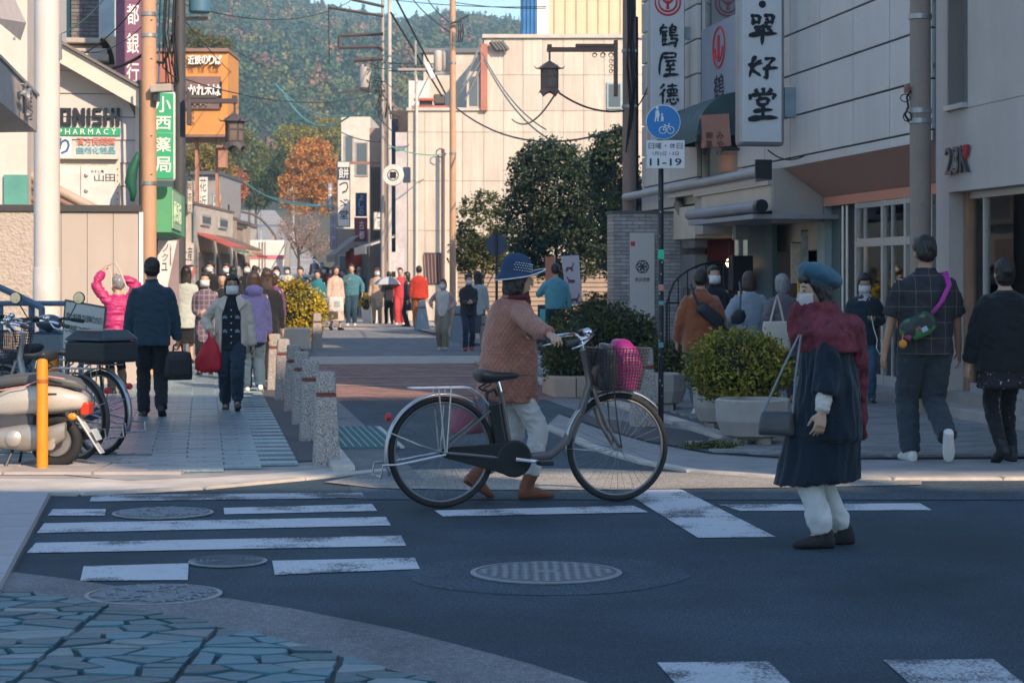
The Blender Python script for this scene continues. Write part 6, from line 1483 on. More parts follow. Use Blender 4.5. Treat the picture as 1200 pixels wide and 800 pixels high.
t,p,r=pole('narrow upper steel mast of the far utility pole',448.5,61.7,4.0,grey_pole,top=12,n=10,name='steel_pole')
def xarm(label,segs,d,r_,mat,px0=449,**k):
 t=thing('cross_arm',label,'cross arm',tuple(PX(px0,segs[0][1],d)),0)
 for(xa,ya,xb,yb)in segs:MB().cyl(PX(xa,ya,d)-t.location,PX(xb,yb,d)-t.location,r_,n=6).build('bar',mat,t)
 return t
da=M('arm_dark',(.07,.06,.06),.6)
xarm('square bracket cross arm on the far utility pole',[(398,42,449,40),(398,42,398,57),(398,56,444,55),(444,55,449,60)],61.4,.06,da)
xarm('short lower cross arm on the far utility pole',[(415,71,449,69)],61.4,.07,da)
xarm('upper sloping cross arm of the far pole',[(386,9,449,19),(410,-1,450,8)],61.4,.05,da)
t=thing('transformer','grey pole transformer on the far utility pole','transformer',tuple(PX(428,92,61.5)),0)
MB().lathe([(.16,-.3),(.18,-.28),(.18,.3),(.15,.34)],n=14).build('can',grey_pole,t,smooth='auto');MB().box(-.6,.6,-.05,.05,-.42,-.34).build('bracket',da,t)
for sx in(-.08,.08):MB().lathe([(.03,.34),(.04,.4),(.02,.48)],(sx,0,0),8).build('bushing',M('porcelain',(.5,.48,.46),.3),t)
m=MB();rr=random.Random(6)
for k in range(16):
 a=Vector((rr.uniform(-.1,.5),-.1,rr.uniform(-.3,.5)));m.tube([a,a+Vector((rr.uniform(-.2,.3),-.1,rr.uniform(-.3,.1))),a+Vector((rr.uniform(.0,.5),-.05,rr.uniform(-.5,.4)))],.014,5)
for k in range(12):
 a=Vector((rr.uniform(.35,.75),-.12,rr.uniform(-1.0,-.4)));m.tube([a,a+Vector((rr.uniform(-.15,.15),-.1,-.2)),a+Vector((rr.uniform(-.1,.4),-.05,rr.uniform(-.7,-.1)))],.016,5)
o=m.build('jumper_wires',cable_black,t);o['kind']='stuff'
t,p,r=pole('tan utility pole in front of the white building with transformers',530.5,50,7.5,tan_pole,bands=(25,52,74,180),n=16)
t=thing('transformer','pair of pale transformers on the tan pole by the white building','transformer',tuple(PX(519,72,50.2)),0)
for x in(-.12,.08):MB().lathe([(.09,-.25),(.105,-.23),(.105,.22),(.08,.27)],(x,.05,0),14).build('can',M('transformer_pale',(.50,.46,.43),.5),t,smooth='auto')
MB().box(-.2,.3,-.02,.12,-.33,-.27).build('bracket',grey_steel,t)
xarm('short slanted cross arm at the top of the tan pole',[(527,29,549,18),(531,27,541,25)],49.8,.025,da,531)
t=thing('cut_off_switch','small dark switchgear hanging from the tan pole top','switchgear',tuple(PX(541,40,49.7)),0)
for k in range(3):MB().tube([(-.08+.05*k,0,.25),(-.06+.05*k,-.03,.05),(-.09+.05*k,0,-.2)],[.012,.02,.012],6).build('switch',ink,t)
t=thing('insulator_rack','rack of insulators beside the white block on the roof','insulators',tuple(PX(487,85,58)),0)
m=MB();m.cyl((0,0,-.6),(0,0,.9),.03,n=6);m.box(-.5,.5,-.03,.03,.05,.12);m.build('mast',grey_pole,t)
for k in range(5):MB().lathe([(.03,.12),(.06,.17),(.03,.22)],(-.42+.21*k,0,0),8).build('insulator',M('porcelain_dark',(.10,.08,.08),.4),t)
m=MB();m.obox((.40,0,.05),(.14,.14,.5),0,0,R(-25));m.build('housing',white_paint,t,bevel=.03)
for px,d,label,w_,top in((223.5,62,'thin orange-brown pole of the left row',4.5,3.4),(258,84,'thin tan pole further along the left row',4.0,4.6),(268,100,'dark slender pole at the end of the left row',2.6,4.2)):
 pole(label,px,d,w_,tan_pole if px!=268 else dark_steel,top=top,n=8)
for px,y,d,label in((277,240,150,'small white lamp post by the hill road top'),(344,226,160,'white lamp post in front of the orange autumn tree'),(305.5,230,170,'pale lamp post at the crest of the hill road')):
 p=GD(px,d);t=thing('lamp_post',label,'lamp post',tuple(p),0);h_=z_at(y,d)-p.z
 MB().cyl((0,0,0),(0,0,h_),.06,n=6).build('shaft',M('post_pale',(.5,.5,.5),.5),t);MB().lathe([(.05,h_),(.30,h_+.1),(.34,h_+.5),(.1,h_+.62)],n=10).build('lamp_head',white_paint,t)
gran=M('granite_speckle',(.33,.315,.31),.85,var=.1)
m_,nt,p_,L_=base_mat('granite');tc=nt.nodes.new('ShaderNodeTexCoord');n1=nd(nt,'ShaderNodeTexNoise',Scale=85.0,Detail=2.0,Roughness=.9);L_.new(tc.outputs['Object'],n1.inputs['Vector'])
rp=ramp(nt,[(.36,(.10,.095,.10)),(.46,(.30,.275,.265)),(.58,(.40,.37,.35)),(.68,(.62,.58,.55))]);L_.new(n1.outputs['Fac'],rp.inputs[0]);L_.new(rp.outputs[0],p_.inputs['Base Color']);p_.inputs['Roughness'].default_value=.85
bb=nt.nodes.new('ShaderNodeBump');bb.inputs['Strength'].default_value=.5;bb.inputs['Distance'].default_value=.006;L_.new(n1.outputs['Fac'],bb.inputs['Height']);L_.new(bb.outputs[0],p_.inputs['Normal']);granite=m_
redband=M('band_red',(.22,.05,.045),.6,bump=0)
def bollard_proto(name,h,wb,wt,label):
 t=thing(name,label,'bollard',(0,0,0),TH)
 zb=h*.735;wm=wb+(wt-wb)*.735
 def fr(z0,z1,w0,w1,nm,mat,bev=.012):
  m=MB();a,b=w0/2,w1/2;m.add([(-a,-a,z0),(a,-a,z0),(a,a,z0),(-a,a,z0),(-b,-b,z1),(b,-b,z1),(b,b,z1),(-b,b,z1)],[(0,3,2,1),(4,5,6,7),(0,1,5,4),(1,2,6,5),(2,3,7,6),(3,0,4,7)]);m.build(nm,mat,t,bevel=bev)
 fr(-.03,zb,wb,wm,'shaft',granite);fr(zb+.002,zb+.022,wm*.965,wm*.965,'red_band',redband,0);fr(zb+.024,h,wm*.995,wt,'cap',granite,.02)
 return t
bt=bollard_proto('granite_bollard',.70,.20,.135,'nearest tall granite bollard of the left row beside the drain grate')
tr_=None
labs=['second granite bollard of the left row counting away from the drain grate','third granite bollard of the left row','fourth granite bollard of the left row','fifth granite bollard of the left row','sixth granite bollard of the left row, near the planter','farthest granite bollard of the left row below the golden bush']
bpy.context.view_layer.update();tr_=tree_of(bt)
bt['group']='granite bollards along the street'
bt.location=GP(382,545)
for i,(px,py)in enumerate(((364,517),(354,498),(344,482.5),(332,469),(322,457),(317,447))):
 place(dup(tr_),GP(px,py),None,labs[i],'granite bollards along the street')
for px,py,lab,sc in((754,500,'squat granite bollard behind the front wheel of the bicycle',1.06),(371.5,409,'pale lone granite bollard in front of the golden bush',1.0),(569,411,'far right granite bollard beside the cyclist back',.95)):
 o=place(dup(tr_),GP(px,py),None,lab,'granite bollards along the street');o.scale=(sc*1.1,sc*1.1,sc)
b2=bollard_proto('bluish_bollard',.78,.40,.16,'blue-grey tapered bollard on the right edge of the far street')
for c in kids(b2):
 if c.name.startswith(('shaft','cap')):c.data.materials[0]=M('bollard_blue',(.20,.25,.30),.8,var=.1)
b2.location=GP(494.5,386);b2['group']='blue-grey bollards'
bpy.context.view_layer.update();tr2=tree_of(b2)
place(dup(tr2),GP(538,400),None,'blue-grey tapered bollard behind the couple on the right edge of the street','blue-grey bollards')
d=37.5;f=Front(674,d,0)
t=f.thing('deer_banner','white hanging banner printed with three dark red deer','banner')
q4=[(f.x(657),f.z(657,300)),(f.x(678.5),f.z(678,299)),(f.x(682),f.z(682,357)),(f.x(666),f.z(666,357))]
MB().slab(q4[::-1],-.01,.0).build('cloth',M('banner_lilac',(.56,.52,.58),.8,var=.05),t)
def deer(cx,cy,s,mir=1,sit=False):
 m=MB();X=lambda px:f.x(px)
 def pt(a,b):return(f.x(cx+a*s*mir),f.z(cx,cy-b*s))
 body=[pt(*q)for q in((-4,1),(-3.5,2.2),(0,2.4),(3,2.6),(4,4),(5,6),(6.5,6),(7,5),(5.8,4.4),(4.6,1.4),(3.6,-.6),(-2,-.9),(-4.2,-.5))]
 m.slab(body[::-1]if mir>0 else body,-.014,-.0105)
 legs=(((-3.6,0),(-5,-4)),((-2.6,-.5),(-2.6,-4.2)),((2.6,-.5),(3.6,-4)),((3.6,0),(6,-3)))if not sit else(((-3,-.8),(1,-1.4)),((2,-.8),(5,-1.4)))
 for a,b in legs:p0,p1=pt(*a),pt(*b);m.tube([(p0[0],-.012,p0[1]),(p1[0],-.012,p1[1])],[.012,.006],4)
 if not sit:
  for a in((5.6,9),(4.4,8.6)):p0,p1=pt(5.6,6),pt(*a);m.tube([(p0[0],-.012,p0[1]),(p1[0],-.012,p1[1])],[.008,.004],4)
 m.build('deer_print',M('deer_ink',(.16,.05,.09),.7),t,fix=False)
deer(667,315,.85);deer(670,330,.95,-1,True);deer(673,352,.95)
m=MB();m.cyl((f.x(683),.02,0),(f.x(679.5),.02,f.z(679,297)),.014,n=6);m.cyl((f.x(656),.01,f.z(656,299.5)),(f.x(680),.01,f.z(680,298.5)),.010,n=6);m.build('pole',ink,t)
for k in range(4):m=MB();a=(f.x(679+.9*k),f.z(679,306+12*k));m.box(a[0]-.01,a[0]+.05,-.01,.03,a[1]-.01,a[1]+.01);m.build('loop',white_paint,t)
for px0,px1,py0,py1,lab in((639,650,301,335,'salmon banner strip behind the man in the turquoise jacket'),(717,722,301,358,'narrow salmon upright banner beside the brown pole')):
 q=PX((px0+px1)/2,py1,39);t=thing('salmon_banner',lab,'banner',(q.x,q.y,0),0);w_=(px1-px0)/F*39/2
 MB().box(-w_,w_,-.015,.0,z_at(py1,39),z_at(py0,39)).build('cloth',M('banner_salmon',(.55,.22,.15),.8,var=.08),t);MB().cyl((w_,.02,0),(w_,.02,z_at(py0-2,39)),.014,n=6).build('pole',white_paint,t)
t=thing('a_frame_board','dark framed turquoise board standing behind the hedge','sign board',tuple(GP(640,412)),0)
MB().box(-.16,.17,-.02,.02,.05,z_at(357,38.6)).build('frame',dark_steel,t);MB().box(-.12,.13,-.026,-.021,.12,z_at(362,38.6)).build('face',M('board_turq',(.08,.45,.48),.5),t);MB().box(-.17,.18,.02,.3,.0,.05).build('foot',dark_steel,t)
d=20.6;f=Front(98,d,0);t=f.thing('parking_notice','tilted white notice board with black Japanese text in a grey frame','sign board')
c_=[(76,350.5),(125,359.5),(119.5,416),(71,410)]
def lp(u_,v_):
 a=Vector(c_[3]).lerp(Vector(c_[2]),u_);b=Vector(c_[0]).lerp(Vector(c_[1]),u_);q=a.lerp(b,v_);return(f.x(q.x),f.z(q.x,q.y))
MB().slab([lp(0,0),lp(1,0),lp(1,1),lp(0,1)],-.0,.03).build('frame',M('notice_frame',(.10,.10,.11),.5),t)
MB().slab([lp(.04,.04),lp(.96,.04),lp(.96,.96),lp(.04,.96)],-.008,-.001).build('face',M('notice_face',(.50,.52,.52),.5,var=.06),t)
dn=M('notice_ink',(.03,.045,.06),.6,bump=0)
for row,(v_,s_)in enumerate(((.62,'路上駐車は近隣の方の'),(.38,'ご迷惑になりますので'),(.13,'ご遠慮ください'))):
 for i,ch in enumerate(s_):
  u_=.08+.085*i;a=lp(u_,v_-.01);b=lp(u_+.078,v_+.145)
  text_fit(ch,a[0],b[0],a[1],a[1]+(lp(u_,v_+.145)[1]-lp(u_,v_)[1]),-.009,dn,t,depth=.002,offset=.008)
m=MB();m.cyl((*[lp(.1,0)[0]],.03,lp(.1,0)[1]),(lp(.1,0)[0]-.02,.25,0),.015,n=6);m.cyl((lp(.9,0)[0],.03,lp(.9,0)[1]),(lp(.9,0)[0]+.02,.25,0),.015,n=6);m.build('leg',dark_steel,t)
orange=M('orange_post',(.72,.25,.015),.45,var=.1,scale=8,bump=.05,streak=.08)
for px,py,ty,lab in((49.5,552,420,'nearer orange steel post in front of the scooter wheel'),(63,530,413,'farther orange steel post behind the scooter saddle')):
 p=GP(px,py);h_=z_at(ty,p.y);t=thing('orange_post',lab,'post',tuple(p),0)
 MB().lathe([(.041,0),(.041,h_-.03),(.036,h_-.01),(.015,h_)],n=18).build('tube',orange,t,smooth='auto');MB().lathe([(.055,0),(.055,.012),(.042,.016)],n=18).build('collar',M('orange_dull',(.35,.16,.05),.7),t)
 z_=h_*.80;MB().lathe([(.0425,z_-.015),(.0435,z_),(.0425,z_+.015)],n=18).build('ring',M('ring_rust',(.40,.12,.03),.6),t)
brail=M('rail_blue',(.10,.17,.27),.4,var=.1)
t=thing('blue_handrail','blue painted steel handrail descending behind the parked bicycles','railing',tuple(GP(50,470)),0)
def rail(pts,d_,r_=.028):
 m=MB();m.tube([PX(x,y,d_)-t.location for x,y in pts],r_,8);m.build('tube',brail,t,smooth='auto')
rail([(-30,320),(0,337),(22,347),(50,361)],21.5,.034);rail([(-30,355),(0,355.5),(48,355.5),(78,355.5)],21.6);rail([(49,360),(49,460)],21.5,.034);rail([(37,353),(37,462)],21.7,.034);rail([(-10,353),(1,356),(1,462)],21.8)
rail([(48,386),(70,396),(92,406),(95,412),(95,450)],20.9);rail([(61,384),(84,394),(94,398)],20.7);rail([(61,384),(61,452)],20.8)
def wire(label,pts,d0,d1,r_=.012,mat=cable_black,sag=0):
 n_=14;P_=[]
 (x0,y0),(x1,y1)=pts[0],pts[-1]
 for i in range(n_+1):
  s=i/n_;d=d0+(d1-d0)*s;q=PX(x0+(x1-x0)*s,y0+(y1-y0)*s,d)if d0==d1 else PX(x0,y0,d0).lerp(PX(x1,y1,d1),s)
  q.z-=sag*4*s*(1-s);P_.append(q)
 m=MB();m.tube(P_,r_,5);o=m.build('overhead_wire',mat,None);tag(o,label,'wire','overhead wires');return o
W_=[('upper dark wire running from the far pole tops down to the white building terrace',[(462,-5),(522,110)],60,64,.03,cable_black,.0),('lower dark wire running to the white building terrace',[(458,15),(518,113)],60,64,.03,cable_black,.0),('thin wire crossing from the sky to the tan pole top',[(498,-5),(530,28)],60,50,.016,cable_black,.1),('thin wire left of the tan pole descending to its transformers',[(480,-5),(528,38)],60,50,.016,cable_black,.1),('level wire crossing the sky sliver right of the tan pole',[(445,-2),(640,8)],62,55,.012,cable_black,.1),('lower level wire crossing the sky sliver',[(532,3),(640,10)],50,48,.010,cable_black,.05),('wire from the far pole to the upper block of the white building',[(455,74),(517,75)],62,66,.02,cable_black,.02),('wire under it towards the roof insulators',[(456,83),(505,83)],62,60,.02,cable_black,.02),('sagging turquoise cable against the mountain left of the far pole',[(330,105),(434,110)],80,62,.03,wire_green,1.2),('second sagging turquoise cable crossing lower over the trees',[(322,98),(420,134)],80,62,.025,wire_green,.5),('green cable falling across the white building from the roof corner',[(567,70),(652,168)],60,46,.022,M('cable_sage',(.13,.17,.15),.6),.35),('second green cable falling beside it across the white wall',[(565,62),(640,152)],60,46,.018,MATS['cable_sage']if 'cable_sage' in MATS else cable_black,.30),('black cable sagging from the white roof terrace to the lantern pole',[(535,127),(730,150)],52,36.2,.020,cable_black,.5),('black cable from the lantern hanging towards the lantern pole',[(655,109),(731,130)],36,35.9,.018,cable_black,.12),('cable from the lantern dipping left across the white wall',[(652,108),(600,140)],36,50,.018,M('cable_tan',(.25,.19,.15),.6),.3),('cable rising over the window from lantern pole to the crane sign',[(744,128),(762,95)],36,33,.012,cable_black,.06),('turquoise cable crossing low by the far right row to the white wall',[(455,170),(518,181)],62,65,.02,wire_green,.12),('cable from the far poles to the small shop roofs',[(400,155),(449,166)],75,62,.02,cable_black,.1),('dark thick cable from the tan pole to the roof edge of the pharmacy',[(82,74),(176,58)],30,29,.025,cable_black,.18),('thin wire crossing the brick bank towards the upper left',[(72,72),(172,-10)],32,29,.010,cable_black,.2),('green wire crossing the bank bricks',[(71,40),(130,-12)],33,30,.010,wire_green,.1),('wire across the purple bank sign to the tan pole',[(95,60),(168,30)],36,29.2,.008,cable_black,.15),('thin wire from the dark pole over the mountain to the right',[(213,20),(300,105)],36,80,.010,cable_black,.2),('thin wire from the dark pole ending at a small fitting in front of the mountain',[(277,60),(330,85)],40,80,.012,cable_black,.05),('level wire from the dark pole to the far utility pole',[(213,92),(449,106)],36,62,.012,cable_black,.4),('higher level wire from the dark pole to the far utility pole cross arm',[(214,5),(410,2)],36,61.5,.012,cable_black,.4),('turquoise cable along the street in front of the hill trees',[(285,212),(392,240)],120,76,.03,wire_green,.5),('second turquoise cable in front of the hill trees',[(315,230),(392,242)],120,76,.03,wire_green,.1),('vertical service wire hanging from the upper cross arm over the mountain',[(385,5),(386,75)],61.4,61.4,.015,cable_black,0),('loop of cable from the red brown downpipe to the panelled soffit',[(900,176),(942,183)],26.4,25.5,.010,cable_black,.08),]
for a in W_:wire(a[0],a[1],a[2],a[3],a[4],a[5],a[6])
grey_rim=M('rim_dark',(.20,.21,.22),.4,metal=.6,bump=0)
MY=Matrix.Rotation(-PI/2,3,'X')
def wheel(t,x,R_,nm='wheel',y=0,tyre_r=.018,rim_mat=grey_rim,spokes=32):
 w=thing(nm,None,None,(x,y,R_));w.parent=t
 MB().tube([((R_-tyre_r)*math.cos(a*PI/24),0,(R_-tyre_r)*math.sin(a*PI/24))for a in range(48)],tyre_r,8,closed=True).build('tyre',rubber,w,smooth=True)
 MB().tube([((R_-.040)*math.cos(a*PI/24),0,(R_-.040)*math.sin(a*PI/24))for a in range(48)],.009,6,closed=True).build('rim',rim_mat,w,smooth=True)
 MB().lathe([(.022,-.035),(.026,-.03),(.016,-.02),(.016,.02),(.026,.03),(.022,.035)],n=12,m=MY).cyl((0,-.055,0),(0,.055,0),.007,n=8).build('hub',grey_steel,w,smooth='auto')
 m=MB()
 for k in range(spokes):
  a=2*PI*k/spokes;s=(.024 if k%2 else-.024);b=a+(.5 if(k//2)%2 else-.5)
  m.cyl((.024*math.cos(b),s,.024*math.sin(b)),((R_-.042)*math.cos(a),0,(R_-.042)*math.sin(a)),.0011,n=4)
 o=m.build('spoke',M('spoke_steel',(.22,.23,.25),.5,metal=.4,bump=0),w,fix=False);o['kind']='stuff'
 return w
def arcpts(cx,cz,r,a0,a1,n=20,y=0):return[(cx+r*math.cos(R(a0+(a1-a0)*i/n)),y,cz+r*math.sin(R(a0+(a1-a0)*i/n)))for i in range(n+1)]
def fender(t,cx,R_,a0,a1,mat,w=.05):
 m=MB();P_=arcpts(cx,R_,R_+.022,a0,a1,26);Q=arcpts(cx,R_,R_+.012,a0,a1,26)
 for(x,_,z),(x2,_,z2)in zip(P_,Q):m.v+=[(x2,-w/2,z2),(x,-w/4,z),(x,w/4,z),(x2,w/2,z2)]
 for i in range(len(P_)-1):
  for j in range(3):a=i*4+j;m.f.append((a,a+1,a+5,a+4))
 o=m.build('mudguard',mat,t,smooth=True);s=o.modifiers.new('thickness','SOLIDIFY');s.thickness=.003
 return o
saddle_m=M('saddle_black',(.025,.027,.032),.45,bump=.1)
def saddle(t,x,z):
 m=MB();secs=[(-.14,.085,.045),(-.12,.105,.062),(-.05,.10,.055),(.02,.06,.034),(.08,.032,.028),(.125,.022,.022),(.14,.012,.014)]
 n_=14
 for(sx,w,h)in secs:
  for j in range(n_):a=2*PI*j/n_;m.v.append((x+sx,w*math.cos(a),z+(h*.55 if math.sin(a)>0 else h)*math.sin(a)+(.014 if sx<-.08 else 0)))
 for i in range(len(secs)-1):
  for j in range(n_):m.f.append((i*n_+j,i*n_+(j+1)%n_,(i+1)*n_+(j+1)%n_,(i+1)*n_+j))
 m.f+=[tuple(range(n_)),tuple((len(secs)-1)*n_+j for j in range(n_-1,-1,-1))]
 s=m.build('saddle',saddle_m,t,smooth=True);sd=s.modifiers.new('s','SUBSURF');sd.levels=1;sd.render_levels=1
 m=MB()
 for k in(-1,1):m.tube([(x-.08+.022*math.cos(a*.7),k*.05,z-.05-.006*a)for a in range(9)],.006,5)
 m.build('saddle_spring',dark_steel,s)
fend_m=M('fender_steel',(.40,.42,.45),.32,metal=.7,bump=0)
def bicycle(label,loc,rz,frame_mat,motor=True,basket=True,R_=.34,topbox=False,fend=fend_m,group=None,rack_mat=fend_m):
 t=thing('bicycle',label,'bicycle',loc,rz,group);WB=1.15
 wheel(t,0,R_,'rear_wheel');wheel(t,WB,R_,'front_wheel')
 fender(t,0,R_,55,202,fend);fender(t,WB,R_,42,185,fend)
 bb=Vector((.45,0,.29));st_=Vector((.375,0,.70));ht=Vector((.915,0,.95));hb=Vector((.965,0,.74))
 m=MB();m.tube([hb+(ht-hb)*.55,hb,Vector((.90,0,.56)),Vector((.80,0,.38)),Vector((.70,0,.30)),bb],[.02,.027,.028,.028,.027,.026],12)
 m.tube([bb,st_],.018,10)
 for s in(-1,1):
  m.tube([bb+Vector((0,s*.035,0)),Vector((0,s*.06,R_))],.010,8);m.tube([st_+Vector((-.005,s*.02,-.06)),Vector((0.02,s*.06,R_+.03))],.009,8)
 m.tube([hb+Vector((.008,0,-.03)),ht],.021,12)
 m.build('frame',frame_mat,t,smooth='auto')
 m=MB()
 for s in(-1,1):m.tube([hb+Vector((.012,s*.03,-.03)),(1.005,s*.048,.60),(1.055,s*.052,.48),(WB-.02,s*.052,R_+.02),(WB,s*.052,R_)],[.014,.014,.013,.011,.010],8)
 m.tube([(hb.x+.01,-.04,hb.z-.03),(hb.x+.01,.04,hb.z-.03)],.02,8);m.build('fork',frame_mat,t,smooth='auto')
 m=MB();m.tube([st_,(.355,0,.77)],.013,8);m.build('seat_post',chrome,t,smooth='auto');saddle(t,.355,.80)
 m=MB();m.tube([ht,(.90,0,1.02)],.014,8);hp=[]
 for s in(-1,1):hp.append([(.90,0,1.02),(.93,s*.08,1.03),(.92,s*.16,1.045),(.84,s*.25,1.03),(.76,s*.275,1.01)])
 m.tube(hp[0][::-1]+hp[1][1:],.0115,8);m.build('handlebar',chrome,t,smooth='auto')
 for s in(-1,1):
  MB().tube([(.70,s*.287,.995),(.79,s*.268,1.018)],[.017,.015],10).build('grip',M('grip_grey',(.06,.06,.065),.7),t,smooth='auto')
  m=MB();m.tube([(.86,s*.235,1.02),(.82,s*.24,.985),(.74,s*.27,.965)],[.009,.007,.005],6);m.build('brake_lever',chrome,t)
  m=MB();m.tube([(.86,s*.23,1.03),(.95,s*.15,1.08),(1.0,s*.05,.98),(.97,s*.02,.86)],.0045,5);m.build('brake_cable',cable_black,t)
 MB().ell((.87,-.20,1.065),(.032,.032,.026)).cyl((.87,-.20,1.03),(.87,-.20,1.06),.010,n=8).build('bell',chrome,t,smooth=True)
 MB().obox((.885,-.09,1.06),(.05,.07,.04),0,0,R(-20)).build('control_panel',black_paint,t,bevel=.008)
 m=MB();m.lathe([(.105,-.052),(.115,-.048),(.115,-.030),(.105,-.026)],(bb.x,0,bb.z),24,MY)
 m.add([(bb.x,-.05,bb.z+.10),(0,-.05,R_+.055),(-.03,-.05,R_),(0,-.05,R_-.05),(bb.x,-.05,bb.z-.11),(bb.x,-.03,bb.z+.10),(0,-.03,R_+.055),(-.03,-.03,R_),(0,-.03,R_-.05),(bb.x,-.03,bb.z-.11)],[(0,1,2,3,4),(9,8,7,6,5),(0,5,6,1),(1,6,7,2),(2,7,8,3),(3,8,9,4)])
 m.v=[(x,y,z if x>.3 else R_+(z-R_)*.62)for x,y,z in m.v]
 m.build('chain_case',black_paint,t,bevel=.004)
 if motor:
  MB().lathe([(.09,-.028),(.10,-.02),(.10,.04),(.085,.05)],(bb.x-.03,0,bb.z+.0),20,MY).build('motor',M('motor_black',(.03,.032,.036),.5),t,smooth='auto')
  bx=MB();ax=(st_-bb).normalized();c_=bb.lerp(st_,.5)+Vector((-.060,0,-.02));ang=math.atan2(ax.x,ax.z)
  bx.obox(c_,(.075,.085,.33),0,0,ang);bx.build('battery',black_paint,t,bevel=.015)
  m=MB();top=bb.lerp(st_,.96)+Vector((-.06,0,-.03));m.tube([top+Vector((-.035,0,-.02)),top+Vector((-.03,0,.045)),top+Vector((.02,0,.06)),top+Vector((.04,0,.02))],.012,8);m.build('battery_handle',black_paint,t,smooth='auto')
 for s,an in((-1,R(-8)),(1,R(172))):
  e=bb+Vector((.17*math.cos(an),s*.075,.17*math.sin(an)));m=MB();m.tube([bb+Vector((0,s*.065,0)),e],[.014,.010],8);m.build('crank_arm',chrome,t,smooth='auto')
  MB().box(e.x-.045,e.x+.045,min(s*.09,s*.17),max(s*.09,s*.17),e.z-.014,e.z+.014).build('pedal',black_paint,t,bevel=.006)
 m=MB();zr=R_*2+.05
 for s in(-1,1):m.tube([(-.20,s*.06,zr),(.16,s*.06,zr),(.24,s*.04,zr-.05),(.33,s*.02,zr-.16)],.006,6);m.tube([(-.04,s*.06,zr),(0,s*.065,R_)],.005,6);m.tube([(.04,s*.06,zr),(0.01,s*.065,R_)],.005,6)
 for k in range(5):m.tube([(-.2+.09*k,-.06,zr),(-.2+.09*k,.06,zr)],.005,5)
 m.build('rear_rack',rack_mat,t,smooth='auto')
 m=MB();m.lathe([(.024,0),(.026,.02),(.02,.03)],(-.325,0,R_+.22),12,Matrix.Rotation(-PI/2,3,'Y'));m.build('reflector',M('reflector_red',(.45,.03,.04),.25),t,smooth='auto')
 m=MB()
 for s in(-1,1):m.tube([(0,s*.075,R_),(-.16,s*.085,R_+.05),(-.34,s*.03,R_+.13)],.004,5)
 m.build('mudguard_stay',fend_m,t)
 m=MB();m.tube([(0,.075,R_-.01),(-.30,.10,R_-.06),(-.40,.10,R_-.06),(-.41,.10,R_-.13),(-.41,-.10,R_-.13),(-.40,-.10,R_-.06),(-.30,-.10,R_-.06),(0,-.075,R_-.01)],.008,6);m.build('kickstand',fend_m,t,smooth='auto')
 m=MB();m.lathe([(.022,-.04),(.034,.03),(.03,.045)],(WB+.03,0,.76),14,Matrix.Rotation(PI/2,3,'Y'));m.build('headlight',M('headlight_chrome',(.7,.7,.7),.15,metal=.7,bump=0),t,smooth='auto')
 m=MB()
 for s in(-1,1):m.tube([(WB,s*.06,R_),(1.0,s*.04,R_-.02),(WB-.36,s*.02,R_+.0)],.003,5)
 m.build('front_stay',chrome,t)
 if basket:
  bk=M('basket_wire',(.035,.037,.045),.5,bump=0);m=MB()
  x0,x1,y0,y1,z0,z1=.985,1.30,-.17,.17,.70,.96
  def ring(s):i=.05*(1-s);return[(x0+i*.6,y0+i,z0+(z1-z0)*s),(x1-i*1.0,y0+i,z0+(z1-z0)*s),(x1-i*1.0,y1-i,z0+(z1-z0)*s),(x0+i*.6,y1-i,z0+(z1-z0)*s)]
  for k in range(13):m.tube(ring(k/12),.0055 if k==12 else .0032,4,closed=True)
  r0,r1=ring(0),ring(1)
  for e in range(4):
   for k in range(14):
    a=Vector(r0[e]).lerp(Vector(r0[(e+1)%4]),k/14);b_=Vector(r1[e]).lerp(Vector(r1[(e+1)%4]),k/14);m.cyl(a,b_,.0032,n=4)
  for k in range(9):m.cyl(Vector(r0[0]).lerp(Vector(r0[1]),k/8),Vector(r0[3]).lerp(Vector(r0[2]),k/8),.004,n=4)
  o=m.build('basket',bk,t,fix=False)
  m=MB()
  for s in(-1,1):m.tube([(1.10,s*.06,.70),(1.12,s*.07,.5),(WB,s*.065,R_)],.005,5)
  m.build('basket_stay',dark_steel,t)
 if topbox:
  pass
 return t
bike_grey=M('bike_grey_paint',(.115,.10,.102),.35,var=.05,bump=0,coat=.4)
rear,front=Vector((-.425,12.44,0)),Vector((.673,12.82,0));bang=math.atan2(front.y-rear.y,front.x-rear.x)
BK=bicycle('grey electric bicycle with front basket pushed across the road by a woman',tuple(rear),bang,bike_grey)
BM=Matrix.Translation(rear)@Matrix.Rotation(bang,4,'Z')
def bw(x,y,z):return BM@Vector((x,y,z))
def bag_blob(t,rings,mat,name='body',wr=.006,n=18):
 """Soft bag: superellipse rings (z, a, b, cx, cy)."""
 m=MB()
 for(z,a,b_,cx,cy)in rings:
  for j in range(n):
   an=2*PI*j/n;c_,s_=math.cos(an),math.sin(an)
   m.v.append((cx+a*math.copysign(abs(c_)**.6,c_),cy+b_*math.copysign(abs(s_)**.6,s_),z))
 for i in range(len(rings)-1):
  for j in range(n):m.f.append((i*n+j,i*n+(j+1)%n,(i+1)*n+(j+1)%n,(i+1)*n+j))
 m.f+=[tuple(range(n-1,-1,-1)),tuple((len(rings)-1)*n+j for j in range(n))]
 me=m.mesh(name);bm=bmesh.new();bm.from_mesh(me);bmesh.ops.subdivide_edges(bm,edges=bm.edges,cuts=2,use_grid_fill=True)
 for v in bm.verts:v.co+=Vector(noise.noise_vector(v.co*14))*wr+Vector(noise.noise_vector(v.co*30))*wr*.4
 bm.to_mesh(me);bm.free()
 return link(name,me,mat,t,smooth=True)
magenta=M('bag_magenta',(.27,.012,.15),.45,var=.25,scale=9,bump=.5,bscale=40)
tb=thing('shopping_bag','bright magenta bag standing in the bicycle basket','bag',tuple(bw(1.19,0,.70)),bang)
